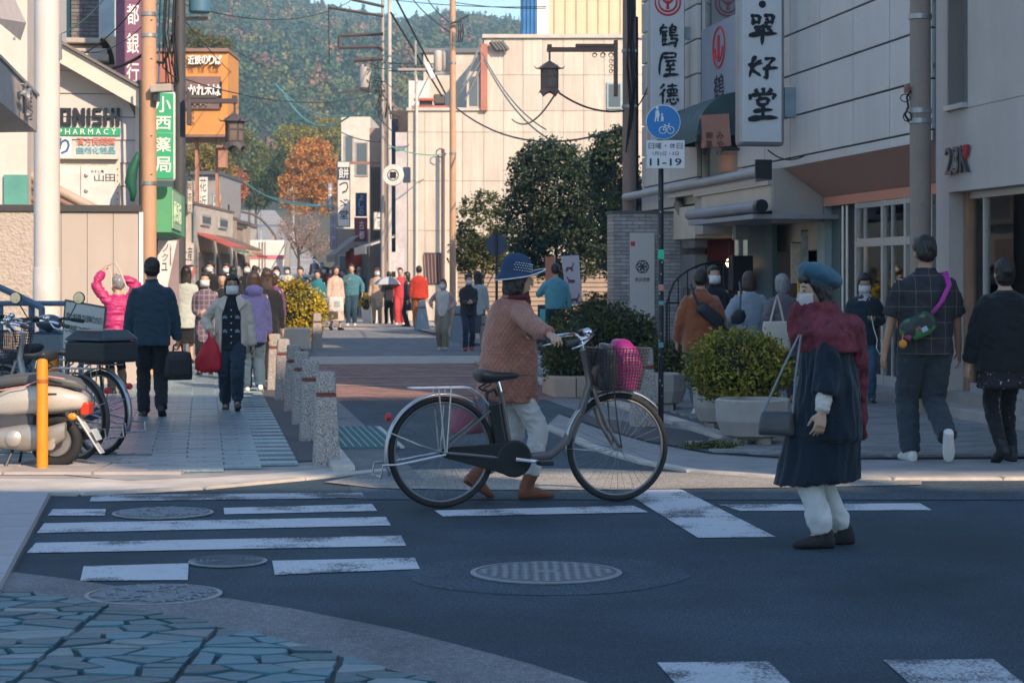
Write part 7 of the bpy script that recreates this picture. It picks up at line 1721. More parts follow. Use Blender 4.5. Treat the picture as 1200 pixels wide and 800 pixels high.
bag_blob(tb,[(0,.07,.12,0,0),(.05,.085,.13,0,0),(.16,.09,.135,.005,0),(.26,.075,.11,-.01,0),(.305,.045,.07,-.02,0),(.315,.02,.03,-.03,0)],magenta)
tb=thing('shopping_bag','dark brown plastic bag beside the magenta one in the basket','bag',tuple(bw(1.06,0,.70)),bang)
bag_blob(tb,[(0,.05,.12,0,0),(.06,.065,.13,0,0),(.17,.065,.12,0,0),(.25,.05,.11,0,0),(.285,.03,.06,0,0)],M('bag_brown',(.055,.045,.045),.35,var=.4,scale=12,bump=.6,bscale=40),wr=.012)
b1=bicycle('parked bicycle with a black delivery box on its rear rack',tuple(GP(117,533.5)),R(143),M('bike_silver',(.35,.35,.37),.35,metal=.4,bump=0),motor=False,basket=True,R_=.335)
bx=thing('delivery_box','black plastic top box strapped on the parked bicycle rack','box',tuple(GP(117,533.5)),R(143))
MB().prism([(-.24,-.19),(.20,-.19),(.22,0),(.20,.19),(-.24,.19)],.735,.90).build('box',M('plastic_black',(.02,.024,.03),.45,bump=.1),bx,bevel=.025)
m=MB();m.add([(-.26,-.21,.905),(.22,-.21,.905),(.22,.21,.905),(-.26,.21,.905),(-.18,-.14,.99),(.14,-.14,.99),(.14,.14,.99),(-.18,.14,.99)],[(0,3,2,1),(4,5,6,7),(0,1,5,4),(1,2,6,5),(2,3,7,6),(3,0,4,7)]);m.build('lid',M('plastic_black_lid',(.045,.055,.068),.4,bump=.1),bx,bevel=.03)
bicycle('dark parked bicycle leaning between the scooter and the box bicycle',tuple(GP(86,541)),R(150),M('bike_black',(.03,.03,.035),.35,bump=0),motor=False,basket=False,R_=.33,fend=M('fender_dark',(.05,.05,.055),.4))
bicycle('blue-black parked bicycle farthest left behind the scooter',tuple(GP(60,520)),R(138),M('bike_blue',(.03,.07,.12),.35,bump=0),motor=False,basket=False,R_=.33)
cream_sc=M('scooter_cream',(.47,.44,.40),.3,var=.04,bump=0,coat=.7)
def scooter(label,loc,rz,paint):
 t=thing('scooter',label,'scooter',loc,rz,'parked scooters')
 def loft_x(secs,nm,mat,n=16,**k):
  m=MB()
  for(x,w,z0,z1)in secs:
   for j in range(n):
    a=2*PI*j/n;c_,s_=math.cos(a),math.sin(a)
    m.v.append((x,w*math.copysign(abs(c_)**.75,c_),(z0+z1)/2+(z1-z0)/2*math.copysign(abs(s_)**.75,s_)))
  for i in range(len(secs)-1):
   for j in range(n):m.f.append((i*n+j,i*n+(j+1)%n,(i+1)*n+(j+1)%n,(i+1)*n+j))
  m.f+=[tuple(range(n)),tuple((len(secs)-1)*n+j for j in range(n-1,-1,-1))]
  return m.build(nm,mat,t,smooth='auto')
 for x,nm in((0,'rear_wheel'),(1.22,'front_wheel')):
  w=thing(nm,None,None,(x,0,.215));w.parent=t
  MB().tube([(.17*math.cos(a*PI/16),0,.17*math.sin(a*PI/16))for a in range(32)],.045,10,closed=True).build('tyre',rubber,w,smooth=True)
  MB().lathe([(.03,-.05),(.12,-.035),(.13,-.02),(.13,.02),(.12,.035),(.03,.05)],n=20,m=MY).build('rim',M('rim_grey',(.25,.25,.26),.4,metal=.5),w,smooth='auto')
 loft_x([(-.26,.05,.50,.56),(-.22,.10,.47,.60),(-.05,.15,.44,.66),(.15,.165,.42,.68),(.34,.15,.40,.66),(.46,.10,.40,.60)],'body_panel',paint)
 loft_x([(.15,.14,.28,.46),(.40,.16,.20,.45),(.60,.16,.20,.36),(.78,.15,.20,.34)],'lower_cover',M('scooter_dark_plastic',(.05,.052,.058),.5))
 loft_x([(.56,.14,.26,.33),(.95,.14,.26,.33)],'footboard',MATS['scooter_dark_plastic'])
 m=MB();m.add([(.92,-.19,.25),(1.0,-.17,.90),(1.0,.17,.90),(.92,.19,.25),(1.0,-.15,.25),(1.06,-.12,.90),(1.06,.12,.90),(1.0,.15,.25)],[(0,1,2,3),(7,6,5,4),(0,4,5,1),(1,5,6,2),(2,6,7,3),(3,7,4,0)]);m.build('leg_shield',paint,t,bevel=.03)
 m=MB();m.tube([(1.22,0,.215),(1.14,0,.5),(1.03,0,.98)],[.03,.035,.025],8);m.build('fork',dark_steel,t);loft_x([(1.02,.06,.22,.30),(1.22,.075,.40,.47),(1.42,.05,.25,.33)],'front_mudguard',paint)
 loft_x([(-.24,.04,.62,.66),(-.18,.10,.63,.72),(.0,.13,.66,.77),(.25,.14,.66,.76),(.42,.13,.64,.74),(.52,.08,.62,.70)],'seat',M('seat_grey',(.085,.088,.095),.5,bump=.1))
 m=MB();m.tube([(1.0,-.33,1.0),(1.03,-.15,1.02),(1.04,0,.99),(1.03,.15,1.02),(1.0,.33,1.0)],.014,8);m.build('handlebar',dark_steel,t)
 MB().ell((1.05,0,.98),(.10,.13,.08)).build('handlebar_cover',paint,t,smooth=True)
 for s in(-1,1):
  MB().tube([(.99,s*.36,.995),(1.01,s*.24,1.01)],.018,8).build('grip',rubber,t);m=MB();m.tube([(1.03,s*.2,1.02),(1.02,s*.26,1.12),(1.0,s*.30,1.19)],.006,6);m.lathe([(.055,0),(.058,.012),(.05,.02)],(1.0,s*.31,1.21),16,Matrix.Rotation(PI/2,3,'Y'));mi=m.build('mirror',dark_steel,t,smooth='auto')
  MB().lathe([(.05,-.003),(.05,-.001)],(1.0,s*.31,1.21),16,Matrix.Rotation(PI/2,3,'Y')).build('mirror_glass',M('mirror_glass',(.6,.6,.6),.08,metal=1,bump=0),mi)
 MB().box(-.285,-.215,-.075,.075,.43,.53).build('tail_light',M('scooter_tail',(.65,.05,.02),.2,coat=.5,bump=0),t,bevel=.015)
 for s in(-1,1):MB().ell((-.17,s*.13,.42),(.04,.025,.03)).build('indicator',M('indicator_orange',(.65,.25,.02),.25,coat=.4,bump=0),t,smooth=True)
 m=MB();m.add([(-.17,-.05,.42),(-.17,.05,.42),(-.37,.06,.12),(-.37,-.06,.12),(-.19,-.05,.42),(-.19,.05,.42),(-.385,.06,.12),(-.385,-.06,.12)],[(0,1,2,3),(7,6,5,4),(0,3,7,4),(1,5,6,2),(0,4,5,1),(2,6,7,3)]);m.build('rear_mudguard',M('scooter_white',(.6,.58,.56),.4),t,bevel=.006)
 MB().obox((-.33,0,.27),(.008,.14,.10),0,0,R(28)).build('number_plate',M('plate_white2',(.6,.62,.6),.5),t)
 loft_x([(-.12,.03,.24,.38),(.02,.05,.16,.34),(.2,.075,.14,.36),(.42,.07,.17,.33)],'engine_case',M('engine_alu',(.33,.31,.29),.4,metal=.5)).location=(0,.14,0)
 el_=M('engine_light',(.5,.48,.45),.35,metal=.5);MB().lathe([(.05,-.03),(.065,-.02),(.065,.02),(.04,.04)],(.28,.20,.25),14,MY).build('engine_cover',el_,t,smooth='auto');MB().lathe([(.03,-.03),(.04,.02)],(-.02,.2,.2),12,MY).build('engine_cover',el_,t,smooth='auto')
 m=MB();m.tube([(.35,-.14,.2),(.1,-.17,.2),(-.22,-.17,.27)],[.02,.05,.05],12);m.build('exhaust',dark_steel,t,smooth='auto')
 m=MB();m.tube([(.30,.1,.2),(.36,.17,.02),(.42,.19,0)],.012,6);m.tube([(.30,-.1,.2),(.36,-.17,.02)],.012,6);m.build('kickstand',dark_steel,t)
 m=MB();m.tube([(-.05,.15,.60),(.10,.168,.60)],.006,5);m.build('badge',dark_steel,t)
 m=MB();m.tube([(-.12,.165,.72),(.02,.17,.74),(.2,.175,.66),(.45,.17,.62)],.006,5);m.build('lock_cord',M('cord_pink',(.6,.3,.3),.6),t)
 return t
scooter('cream scooter parked nose-left beside the orange post, tail light towards the pavement',tuple(GP(66,548)),R(175),cream_sc).scale=(.92,.92,.92)
scooter('dark blue scooter parked facing the wall, its mirror above the blue handrail',tuple(GP(2,512)),R(80),M('scooter_navy',(.03,.06,.09),.3,coat=.6,bump=0))
def remesh(mb,name,voxel,mat,parent,smooth_it=4,wr=None,clamp=None,mats=None):
 me0=mb.mesh('tmp');o=bpy.data.objects.new('tmp',me0);COL.objects.link(o)
 bm=bmesh.new();bm.from_mesh(me0);bmesh.ops.remove_doubles(bm,verts=bm.verts,dist=1e-5);bmesh.ops.recalc_face_normals(bm,faces=bm.faces);bm.to_mesh(me0);bm.free()
 r=o.modifiers.new('r','REMESH');r.mode='VOXEL';r.voxel_size=voxel;r.use_smooth_shade=True
 if smooth_it:s=o.modifiers.new('s','SMOOTH');s.factor=.5;s.iterations=smooth_it
 dg=bpy.context.evaluated_depsgraph_get();me=bpy.data.meshes.new_from_object(o.evaluated_get(dg))
 bpy.data.objects.remove(o);bpy.data.meshes.remove(me0)
 me.name=name;n=len(me.vertices)
 if(wr or clamp)and n:
  co=np.empty(n*3);me.vertices.foreach_get('co',co);co=co.reshape(-1,3);no=np.empty(n*3);me.vertices.foreach_get('normal',no);no=no.reshape(-1,3)
  if wr:
   amp,sx,sz=wr;seed=(hash(name)+n)%31
   d=np.fromiter((noise.noise(Vector((c[0]*sx+seed,c[1]*sx,c[2]*sz+c[0]*sx*.6)))+.5*noise.noise(Vector((c[0]*sx*2.3,c[1]*sx*2.3+seed,c[2]*sz*2+c[1]*sx)))for c in co),float,n)
   d=-np.abs(d)*1.4+.35
   co=co+no*(d*amp)[:,None]
  if clamp:co=clamp(co)
  me.vertices.foreach_set('co',np.ascontiguousarray(co).ravel());me.update()
 me.materials.clear()
 return link(name,me,mat,parent,smooth=True)
def ringloft(mb,rings,n=20,sq=.85):
 """rings: (center, axis_a, axis_b) closed loft with capped ends."""
 b0=len(mb.v)
 for c,a,b in rings:
  for j in range(n):
   t=2*PI*j/n;ca,sa=math.cos(t),math.sin(t)
   mb.v.append(tuple(c+a*math.copysign(abs(ca)**sq,ca)+b*math.copysign(abs(sa)**sq,sa)))
 k=len(rings)
 for i in range(k-1):
  for j in range(n):mb.f.append((b0+i*n+j,b0+i*n+(j+1)%n,b0+(i+1)*n+(j+1)%n,b0+(i+1)*n+j))
 mb.f.append(tuple(b0+j for j in range(n-1,-1,-1)));mb.f.append(tuple(b0+(k-1)*n+j for j in range(n)))
def limb(mb,pts,rs,n=12):
 """Tapered limb with rounded ends."""
 pts=[Vector(p)for p in pts];d0=(pts[0]-pts[1]).normalized();d1=(pts[-1]-pts[-2]).normalized()
 P_=[pts[0]+d0*rs[0]*.8,pts[0]+d0*rs[0]*.5]+pts+[pts[-1]+d1*rs[-1]*.5,pts[-1]+d1*rs[-1]*.8]
 mb.tube(P_,[rs[0]*.45,rs[0]*.82]+list(rs)+[rs[-1]*.82,rs[-1]*.45],n)
def bend3(a,m,b,ra,rm,rb,k=5):
 """Points and radii along a two-bone limb with a rounded joint."""
 P_,R_=[],[]
 for i in range(k):s=i/(k-1)*.86;P_.append(a.lerp(m,s));R_.append(ra+(rm-ra)*s)
 q=a.lerp(m,.93)*.5+m.lerp(b,.07)*.5;P_.append(q);R_.append(rm)
 for i in range(k):s=.14+.86*i/(k-1);P_.append(m.lerp(b,s));R_.append(rm+(rb-rm)*s)
 return P_,R_
def ik(a,t,l1,l2,hint):
 d=t-a;L_=d.length;mx=(l1+l2)*.998
 if L_>mx:t=a+d*(mx/L_);d=t-a;L_=mx
 x=(l1*l1-l2*l2+L_*L_)/(2*L_);h=math.sqrt(max(0,l1*l1-x*x));dn=d.normalized()
 hv=(hint-dn*hint.dot(dn));hv=hv.normalized()if hv.length>1e-6 else dn.orthogonal()
 return a+dn*x+hv*h,t
def hand_geo(mb,W,f,n,side,curl,k=1.0,fingers=True):
 f=f.normalized();n=(n-f*n.dot(f)).normalized();w=f.cross(n)*side
 c=W+f*.045*k
 ringloft(mb,[(W-f*.01*k,w*.025*k,n*.018*k),(W+f*.02*k,w*.033*k,n*.017*k),(W+f*.055*k,w*.040*k,n*.016*k),(W+f*.085*k,w*.038*k,n*.013*k)],12,.9)
 if not fingers:
  ringloft(mb,[(W+f*.08*k,w*.038*k,n*.013*k),(W+f*.12*k+n*.02*k*curl,w*.034*k,n*.013*k),(W+f*.15*k+n*.055*k*curl,w*.028*k,n*.011*k)],10,.9)
 else:
  for i,(off,ln)in enumerate(((.030,.070),(.010,.079),(-.010,.074),(-.029,.058))):
   p=W+f*.083*k+w*off*k;ang=0;P_=[p-f*.012*k,p];cc=curl*(1+.08*(i-1))
   for s_,(fr,da)in enumerate(((.45,.55),(.32,.75),(.23,.5))):
    ang+=da*cc;p=p+(f*math.cos(ang)+n*math.sin(ang))*ln*fr*k+w*(.0018*(1.5-i))*k;P_.append(p)
   limb(mb,P_,[.0085*k,.0085*k,.0080*k,.0074*k,.0062*k],8)
 p=W+f*.022*k+w*.026*k;d1=(f*.65+w*.62+n*.35).normalized();d2=(f*.85+w*.15+n*(.35+.4*curl)).normalized()
 limb(mb,[p,p+d1*.035*k,p+d1*.035*k+d2*.03*k,p+d1*.035*k+d2*.052*k],[.013*k,.0115*k,.010*k,.008*k],8)
skin=M('skin',(.50,.31,.22),.5,var=.06,scale=9,bump=.05,spec=.4);skin_tan=M('skin_tan',(.40,.235,.16),.5,var=.06,scale=9,bump=.05)
for _s in('skin','skin_tan'):
 _p=MATS[_s].node_tree.nodes['Principled BSDF'];_p.inputs['Subsurface Weight'].default_value=.08;_p.inputs['Subsurface Radius'].default_value=(.02,.008,.004)
def hair_mat_(name,col):
 m,nt,p_,L_=base_mat(name);tc=nt.nodes.new('ShaderNodeTexCoord');mp=nt.nodes.new('ShaderNodeMapping');mp.inputs['Scale'].default_value=(150,150,9);L_.new(tc.outputs['Object'],mp.inputs['Vector'])
 n1=nd(nt,'ShaderNodeTexNoise',Scale=1.0,Detail=4.0,Roughness=.7);L_.new(mp.outputs[0],n1.inputs['Vector']);r=ramp(nt,[(.32,mul(col,.35)),(.55,col),(.72,mul(col,2.4))]);L_.new(n1.outputs['Fac'],r.inputs[0]);L_.new(r.outputs[0],p_.inputs['Base Color'])
 bp=nt.nodes.new('ShaderNodeBump');bp.inputs['Strength'].default_value=.9;bp.inputs['Distance'].default_value=.006;L_.new(n1.outputs['Fac'],bp.inputs['Height']);L_.new(bp.outputs[0],p_.inputs['Normal']);p_.inputs['Roughness'].default_value=.38;MATS[name]=m;return m
hair_black=hair_mat_('hair_black',(.016,.014,.014));hair_brown=hair_mat_('hair_brown',(.05,.028,.02));hair_grey=hair_mat_('hair_grey',(.25,.26,.28))
mask_w=M('mask_white',(.66,.66,.68),.8,var=.04);eye_m=M('eye_dark',(.01,.008,.008),.2,bump=0);lip_m=M('lips',(.32,.12,.10),.5,bump=0)
shoe_black=M('shoe_black',(.018,.018,.02),.5,bump=.1);sole_dark=M('sole_dark',(.03,.03,.033),.7);shoe_white=M('shoe_white',(.62,.62,.62),.5,bump=.1)
def cloth(name,col,**k):return M(name,col,**{**dict(rough=.85,var=.14,scale=7,bump=.35,bscale=140,sheen=.15,spec=.25),**k})
class Person:pass
def person(label,loc,rz,H=1.6,vox=.012,lean=0,head=(0,0),hands=None,feet=None,elbow=None,curl=.5,top=None,bottom=None,shoes=None,hair='short',hair_mat=None,mask=None,skin_m=None,group=None,palm=None,glasses=False,build=1.0,face=True,shoulders=.175,extra_top=None,cat='person',knee=(0,1,0)):
 """One standing or walking person. Local frame: faces +y, right hand on +x. Sizes are for 1.70 m and scale with H."""
 k=H/1.70;V=lambda x,y,z:Vector((x*k,y*k,z*k));t=thing('person',label,cat,tuple(loc),rz,group)
 fine=vox<=.013
 feet=feet or[(-.09,0,0,0),(.09,0,0,0)]
 ff=[(V(f[0],f[1],.085+f[2]),f[3])for f in feet]
 pz=.915;spread=abs(feet[0][1]-feet[1][1]);pz-=.10*spread
 pel=V(0,(feet[0][1]+feet[1][1])/2*.5,pz);la=R(lean);sd=Vector((0,math.sin(la),math.cos(la)));fw=Vector((0,math.cos(la),-math.sin(la)))
 def sp(z):return pel+sd*((z-pz)*k)if z>pz else Vector((pel.x,pel.y+(z-pz)*k*0,z*k))
 chest,neckb=sp(1.28),sp(1.41)
 yaw,pit=R(head[0]),R(head[1])
 HR=Matrix.Rotation(yaw,3,'Z')@Matrix.Rotation(pit-la*.3,3,'X')
 hc=sp(1.565)+HR@V(0,.012,0)+Vector((0,.018*k*(1+lean*.08),0))
 hd=lambda x,y,z:hc+HR@V(x,y,z)
 sh=[sp(1.335)+V(s*shoulders*.92*build**.5,0,0)for s in(-1,1)]
 hands=hands or[(-.23,.02,.80),(.23,.02,.80)];elbow=elbow or[(-.5,-1,0),(.5,-1,0)]
 arms=[]
 for i in range(2):
  e,h=ik(sh[i],V(*hands[i]),.275*k,.245*k,Vector(elbow[i]));arms.append((sh[i],e,h))
 legs=[]
 for i in range(2):
  hip=pel+V((-1,1)[i]*.085,0,-.02);kn,an=ik(hip,ff[i][0],.43*k,.41*k,Vector(knee));legs.append((hip,kn,an))
 p=Person();p.t,p.k,p.hc,p.HR,p.hd,p.arms,p.legs,p.sp,p.sd,p.fw,p.V,p.vox,p.sh,p.pel=t,k,hc,HR,hd,arms,legs,sp,sd,fw,V,vox,sh,pel
 mb=MB();X=Vector((1,0,0))
 ringloft(mb,[(sp(z),X*a*k*build,fw*b*k)for z,a,b in((.84,.12,.085),(.92,.135,.09),(1.05,.115,.08),(1.2,.13,.085),(1.31,.135,.08),(1.39,.075,.06),(1.45,.05,.05))])
 limb(mb,[sp(1.39),sp(1.45)+Vector((0,.01*k,0)),hd(0,-.01,-.06)],[.058*k,.052*k,.052*k])
 if face:
  ringloft(mb,[(hd(0,.008,-.118),HR@V(.020,0,0),HR@V(0,.020,0)),(hd(0,.018,-.105),HR@V(.038,0,0),HR@V(0,.052,0)),(hd(0,.012,-.075),HR@V(.056,0,0),HR@V(0,.076,0)),(hd(0,.006,-.035),HR@V(.067,0,0),HR@V(0,.088,0)),(hd(0,0,.01),HR@V(.074,0,0),HR@V(0,.094,0)),(hd(0,-.004,.055),HR@V(.074,0,0),HR@V(0,.092,0)),(hd(0,-.008,.095),HR@V(.058,0,0),HR@V(0,.074,0)),(hd(0,-.008,.118),HR@V(.03,0,0),HR@V(0,.04,0))],20,.95)
  limb(mb,[hd(0,.088,.018),hd(0,.104,-.012),hd(0,.112,-.030)],[.008*k,.010*k,.012*k],8)
  mb.ell(hd(0,.085,-.064),(.020*k,.012*k,.010*k),10,6);mb.ell(hd(0,.078,-.098),(.018*k,.014*k,.012*k),10,6)
  mb.ell(hd(-.032,.070,.030),(.022*k,.014*k,.008*k),8,6);mb.ell(hd(.032,.070,.030),(.022*k,.014*k,.008*k),8,6)
  for s in(-1,1):mb.ell(hd(s*.076,-.008,-.012),(.010*k,.019*k,.030*k),8,6)
 else:mb.ell(hd(0,0,0),(.078*k,.095*k,.118*k),14,10)
 for i,(a,e,h)in enumerate(arms):
  P_,R_=bend3(a,e,h,.044*k,.036*k,.026*k);limb(mb,P_,R_)
  pn=Vector(palm[i])if palm else(Vector((-(-1,1)[i]*.9,.25,0)))
  hand_geo(mb,h,(h-e),pn,(-1,1)[i]*1,curl[i]if hasattr(curl,'__len__')else curl,k,fine)
 for i,(hp,kn,an)in enumerate(legs):
  P_,R_=bend3(hp,kn,an,.070*k,.050*k,.034*k);limb(mb,P_,R_)
  a_=R(ff[i][1]);fd=Vector((0,math.cos(a_),math.sin(a_)))
  limb(mb,[an,an-Vector((0,0,.02*k))+fd*.05*k],[.032*k,.03*k]);p_=an-Vector((0,0,.05*k));limb(mb,[p_-fd*.03*k,p_+fd*.10*k],[.025*k,.022*k])
 p.body=remesh(mb,'body',vox*(.5 if vox<=.01 else .62)if fine else vox*.9,skin_m or skin,t,2)
 if face and fine:
  for s in(-1,1):
   e_=MB().ell(hd(s*.031,.0855,.010),(.0125*k,.005*k,.0055*k),10,6).build('eye',eye_m,t,smooth=True)
   m=MB();m.tube([hd(s*.016,.088,.034),hd(s*.034,.088,.038),hd(s*.05,.078,.033)],[.003*k,.0035*k,.002*k],5);m.build('eyebrow',hair_mat or hair_black,t)
  if not mask:MB().ell(hd(0,.0955,-.064),(.020*k,.004*k,.0045*k),10,6).build('mouth',lip_m,t,smooth=True)
 if mask:
  m=MB();n1_,n2_=9,7
  for j in range(n2_):
   v_=-.112+.105*j/(n2_-1)
   for i in range(n1_):
    u_=(i/(n1_-1)-.5)*2;xx=.080*math.sin(u_*1.25);yy=.016+.104*math.cos(u_*1.2)*(1-.22*abs((v_+.055)/.06)**2)-.010*(v_<-.09)
    m.v.append(tuple(hd(xx*(1-.15*(j==0)),yy,v_)))
  for j in range(n2_-1):
   for i in range(n1_-1):a=j*n1_+i;m.f.append((a,a+1,a+1+n1_,a+n1_))
  o=m.build('face_mask',mask if not isinstance(mask,bool)else mask_w,t,smooth=True);s_=o.modifiers.new('th','SOLIDIFY');s_.thickness=.003;s_.offset=1
 if glasses:
  m=MB()
  for s in(-1,1):m.tube([hd(s*.033+.026*math.cos(a*PI/8),.099,.008+.020*math.sin(a*PI/8))for a in range(16)],.0022*k,4,closed=True);m.tube([hd(s*.058,.096,.012),hd(s*.078,.04,.012),hd(s*.078,-.01,.008)],.002*k,4)
  m.tube([hd(-.008,.102,.012),hd(.008,.102,.012)],.002*k,4);m.build('glasses',M('glasses_frame',(.12,.08,.06),.3,bump=0),t)
 hm=hair_mat or hair_black;mb=MB()
 if hair and hair!='none':
  mb.ell(hd(0,-.018,.036),(.086*k,.100*k,.100*k),18,12,HR)
  if hair in('short','bob','long','bun','pony'):
   mb.ell(hd(0,-.045,-.02 if hair!='short' else .0),(.082*k,.070*k,(.085 if hair!='short' else .075)*k),14,10,HR)
  if hair=='short':
   for s in(-1,1):mb.ell(hd(s*.070,.0,.042),(.014*k,.045*k,.036*k),8,8,HR)
   mb.ell(hd(0,.052,.085),(.066*k,.040*k,.034*k),12,8,HR)
  if hair in('bob','long'):
   for s in(-1,1):ringloft(mb,[(hd(s*.068,-.012,.05),HR@V(.022,0,0),HR@V(0,.066,0)),(hd(s*.076,-.028,-.03),HR@V(.020,0,0),HR@V(0,.050,0)),(hd(s*.074,-.032,-.09),HR@V(.020,0,0),HR@V(0,.044,0)),(hd(s*.062,-.038,-.125),HR@V(.014,0,0),HR@V(0,.03,0))],12)
   mb.ell(hd(0,-.055,-.07),(.078*k,.058*k,.085*k),14,10,HR);mb.ell(hd(0,.058,.078),(.070*k,.036*k,.036*k),12,8,HR)
  if hair=='long':
   ringloft(mb,[(hd(0,-.06,-.03),HR@V(.085,0,0),HR@V(0,.05,0)),(hd(0,-.075,-.15),HR@V(.095,0,0),HR@V(0,.042,0)),(hd(0,-.085,-.27),HR@V(.085,0,0),HR@V(0,.035,0)),(hd(0,-.085,-.36),HR@V(.05,0,0),HR@V(0,.02,0))],14)
  if hair in('bun','pony'):
   mb.ell(hd(0,.045,.080),(.066*k,.042*k,.036*k),12,8,HR);mb.ell(hd(0,-.115,.03 if hair=='bun' else-.02),(.045*k,.04*k,.045*k),10,8,HR)
  if hair=='pony':limb(mb,[hd(0,-.12,-.02),hd(0,-.14,-.12),hd(0,-.12,-.24)],[.03*k,.035*k,.015*k])
  remesh(mb,'hair',max(.006,vox*.7),hm,t,2,wr=(.009*k,46,16)if fine else None)
 if bottom:
  b=bottom;mb=MB()
  if b.get('skirt'):
   z0,z1=b['skirt'];a0,b0=b.get('hemr',(.24,.20));n_=7
   cy=pel.y
   rings=[]
   for i in range(n_):
    s=i/(n_-1);z=z1+(z0-z1)*s;a=.155+(a0-.155)*s;bb_=.115+(b0-.115)*s
    rings.append((Vector((0,cy*(1)+(legs[0][1].y+legs[1][1].y)*.25*s,z*k)),X*a*k*build,Vector((0,bb_*k,0))))
   ringloft(mb,rings[::-1],28,1)
  else:
   w=b.get('w',(.088,.068,.055));hem=b.get('hem',.07)
   for i,(hp,kn,an)in enumerate(legs):
    en=an if hem<=.1 else kn.lerp(an,1-(hem-.085)/.4);en=en+(an-kn).normalized()*(.085-hem)*k if hem<=.1 else en
    P_,R_=bend3(hp+Vector((0,0,.01*k)),kn,en,w[0]*k*build,w[1]*k,w[2]*k,6)
    if b.get('cuff'):R_[-1]=b['cuff']*k
    mb.tube([P_[0]+Vector((0,0,.06*k))]+P_,[w[0]*.9*k*build]+R_,16)
   ringloft(mb,[(sp(z)+V(0,-.004,0),X*a*k*build,fw*bb_*k)for z,a,bb_ in((pz-.10,.14,.10),(pz-.04,.168,.118),(pz+.04,.165,.115),(pz+.10,.150,.105))])
  remesh(mb,b.get('name','skirt' if b.get('skirt')else 'trousers'),vox,b['mat'],t,3,wr=b.get('wr',(.014*k,9,16))if vox<.03 else None)
 sh_=shoes or dict(mat=shoe_black)
 for i,(hp,kn,an)in enumerate(legs):
  a_=R(ff[i][1]);fd=Vector((0,math.cos(a_),math.sin(a_)));up=Vector((0,-math.sin(a_),math.cos(a_)));base=an-up*.085*k;tw=sh_.get('out',.12)*(-1,1)[i];fd=(fd+Vector((tw,0,0))).normalized();sx_=fd.cross(up).normalized()
  mb=MB();ringloft(mb,[(base+fd*y*k+up*z*k,sx_*a*k,up*b_*k)for y,z,a,b_ in((-.075,.035,.024,.030),(-.06,.045,.036,.045),(0,.05,.038,.050),(.06,.042,.043,.042),(.12,.032,.046,.030),(.165,.026,.038,.022),(.185,.022,.022,.014))],14,.8)
  if sh_.get('boot'):ringloft(mb,[(base+up*.04*k-fd*.012*k,sx_*.042*k,fd*.052*k),(base+up*.10*k-fd*.014*k,sx_*.044*k,fd*.054*k),(base.lerp(kn,.28)+Vector((0,0,.04*k)),sx_*.052*k,fd*.056*k),(base.lerp(kn,sh_['boot'])+Vector((0,0,.04*k)),sx_*.056*k,fd*.058*k)],14,.95)
  o=remesh(mb,'shoe',max(.007,vox*.7),sh_['mat'],t,2)
  if fine:m=MB();ringloft(m,[(base+fd*y*k+up*z*k,sx_*a*k,fd*.0001)for y,z,a in((0,0,.01),)]*1+[(base+up*.004*k,sx_*.040*k,fd*.095*k+Vector((0,0,0)))]*0 or[(base+fd*y*k+up*.007*k,sx_*a*k,up*.010*k)for y,a in((-.082,.022),(-.065,.038),(0,.040),(.07,.046),(.13,.048),(.17,.038),(.19,.02))],12,.6);m.build('sole',sh_.get('sole',sole_dark),o,smooth='auto')
  if sh_.get('sock'):m=MB();m.tube([base+up*.05*k,an+(kn-an).normalized()*.07*k],[.042*k,.038*k],12);m.build('sock',sh_['sock'],t,smooth='auto')
 tops=[top]if top else[]
 if extra_top:tops=[top]+list(extra_top)
 for b in tops:
  mb=MB();hem=b['hem'];ha,hb_=b.get('hemr',(.175,.125));ca,cb=b.get('chest',(.185,.125));wa,wb=b.get('waist',(.172,.120));nk=b.get('neck',1.43);th=b.get('th',0)
  prof=[(hem,ha,hb_)]
  for z,a,bb_ in((.80,None,None),(.95,None,None),(1.05,wa,wb),(1.18,(wa+ca)/2*1.01,(wb+cb)/2),(1.27,ca,cb),(1.32,ca*.95,cb*.93),(1.36,ca*.80,cb*.84),(1.39,ca*.60,cb*.74),(1.41,ca*.46,cb*.66),(nk,.066,.070)):
   if z>hem+.05:
    if a is None:s=(z-hem)/(1.05-hem);a,bb_=ha+(wa-ha)*s,hb_+(wb-hb_)*s
    prof.append((z,a,bb_))
  if b.get('collar'):prof.append((nk+b['collar'],.078,.080))
  sway=b.get('sway',0)
  ringloft(mb,[(sp(z)+V(0,b.get('dy',0)+(sway*(1.05-z)if z<1.05 else 0),0),X*(a+th)*k*build*.90,fw*(bb_+th)*k)for z,a,bb_ in prof],26,.88)
  if b.get('sleeve',1):
   sl=b.get('sleeve',1);r0,r1,r2=[q_*.86 for q_ in b.get('sr',(.078,.062,.050))]
   for(a,e,h)in arms:
    h2=h
    if sl<1:
     tot=1.0;h2=e.lerp(h,max(0,(sl-.5)*2))if sl>.5 else a.lerp(e,sl*2)
    a0=a+Vector((-(a.x)*.06,0,-.012*k))
    if sl>.5:P_,R_=bend3(a0,e,h2,r0*k,r1*k,r2*k)
    else:P_,R_=[a0,a0.lerp(h2,.5),h2],[r0*k,(r0+r1)/2*k,r1*k]
    limb(mb,P_,R_,14)if b.get('round',0)else mb.tube([P_[0]+Vector((-(a.x)*.35,0,.012*k)),P_[0]+Vector((-(a.x)*.10,0,.004*k))]+P_[1:],[R_[0]*.70,R_[0]*.92]+R_[1:],14)
  if b.get('hood'):mb.ell(sp(1.42)+V(0,-.085,0),(.13*k,.075*k,.085*k),16,10);mb.ell(sp(1.45)+V(0,-.02,-.03),(.11*k,.10*k,.05*k),16,10)
  if b.get('geo'):b['geo'](p,mb)
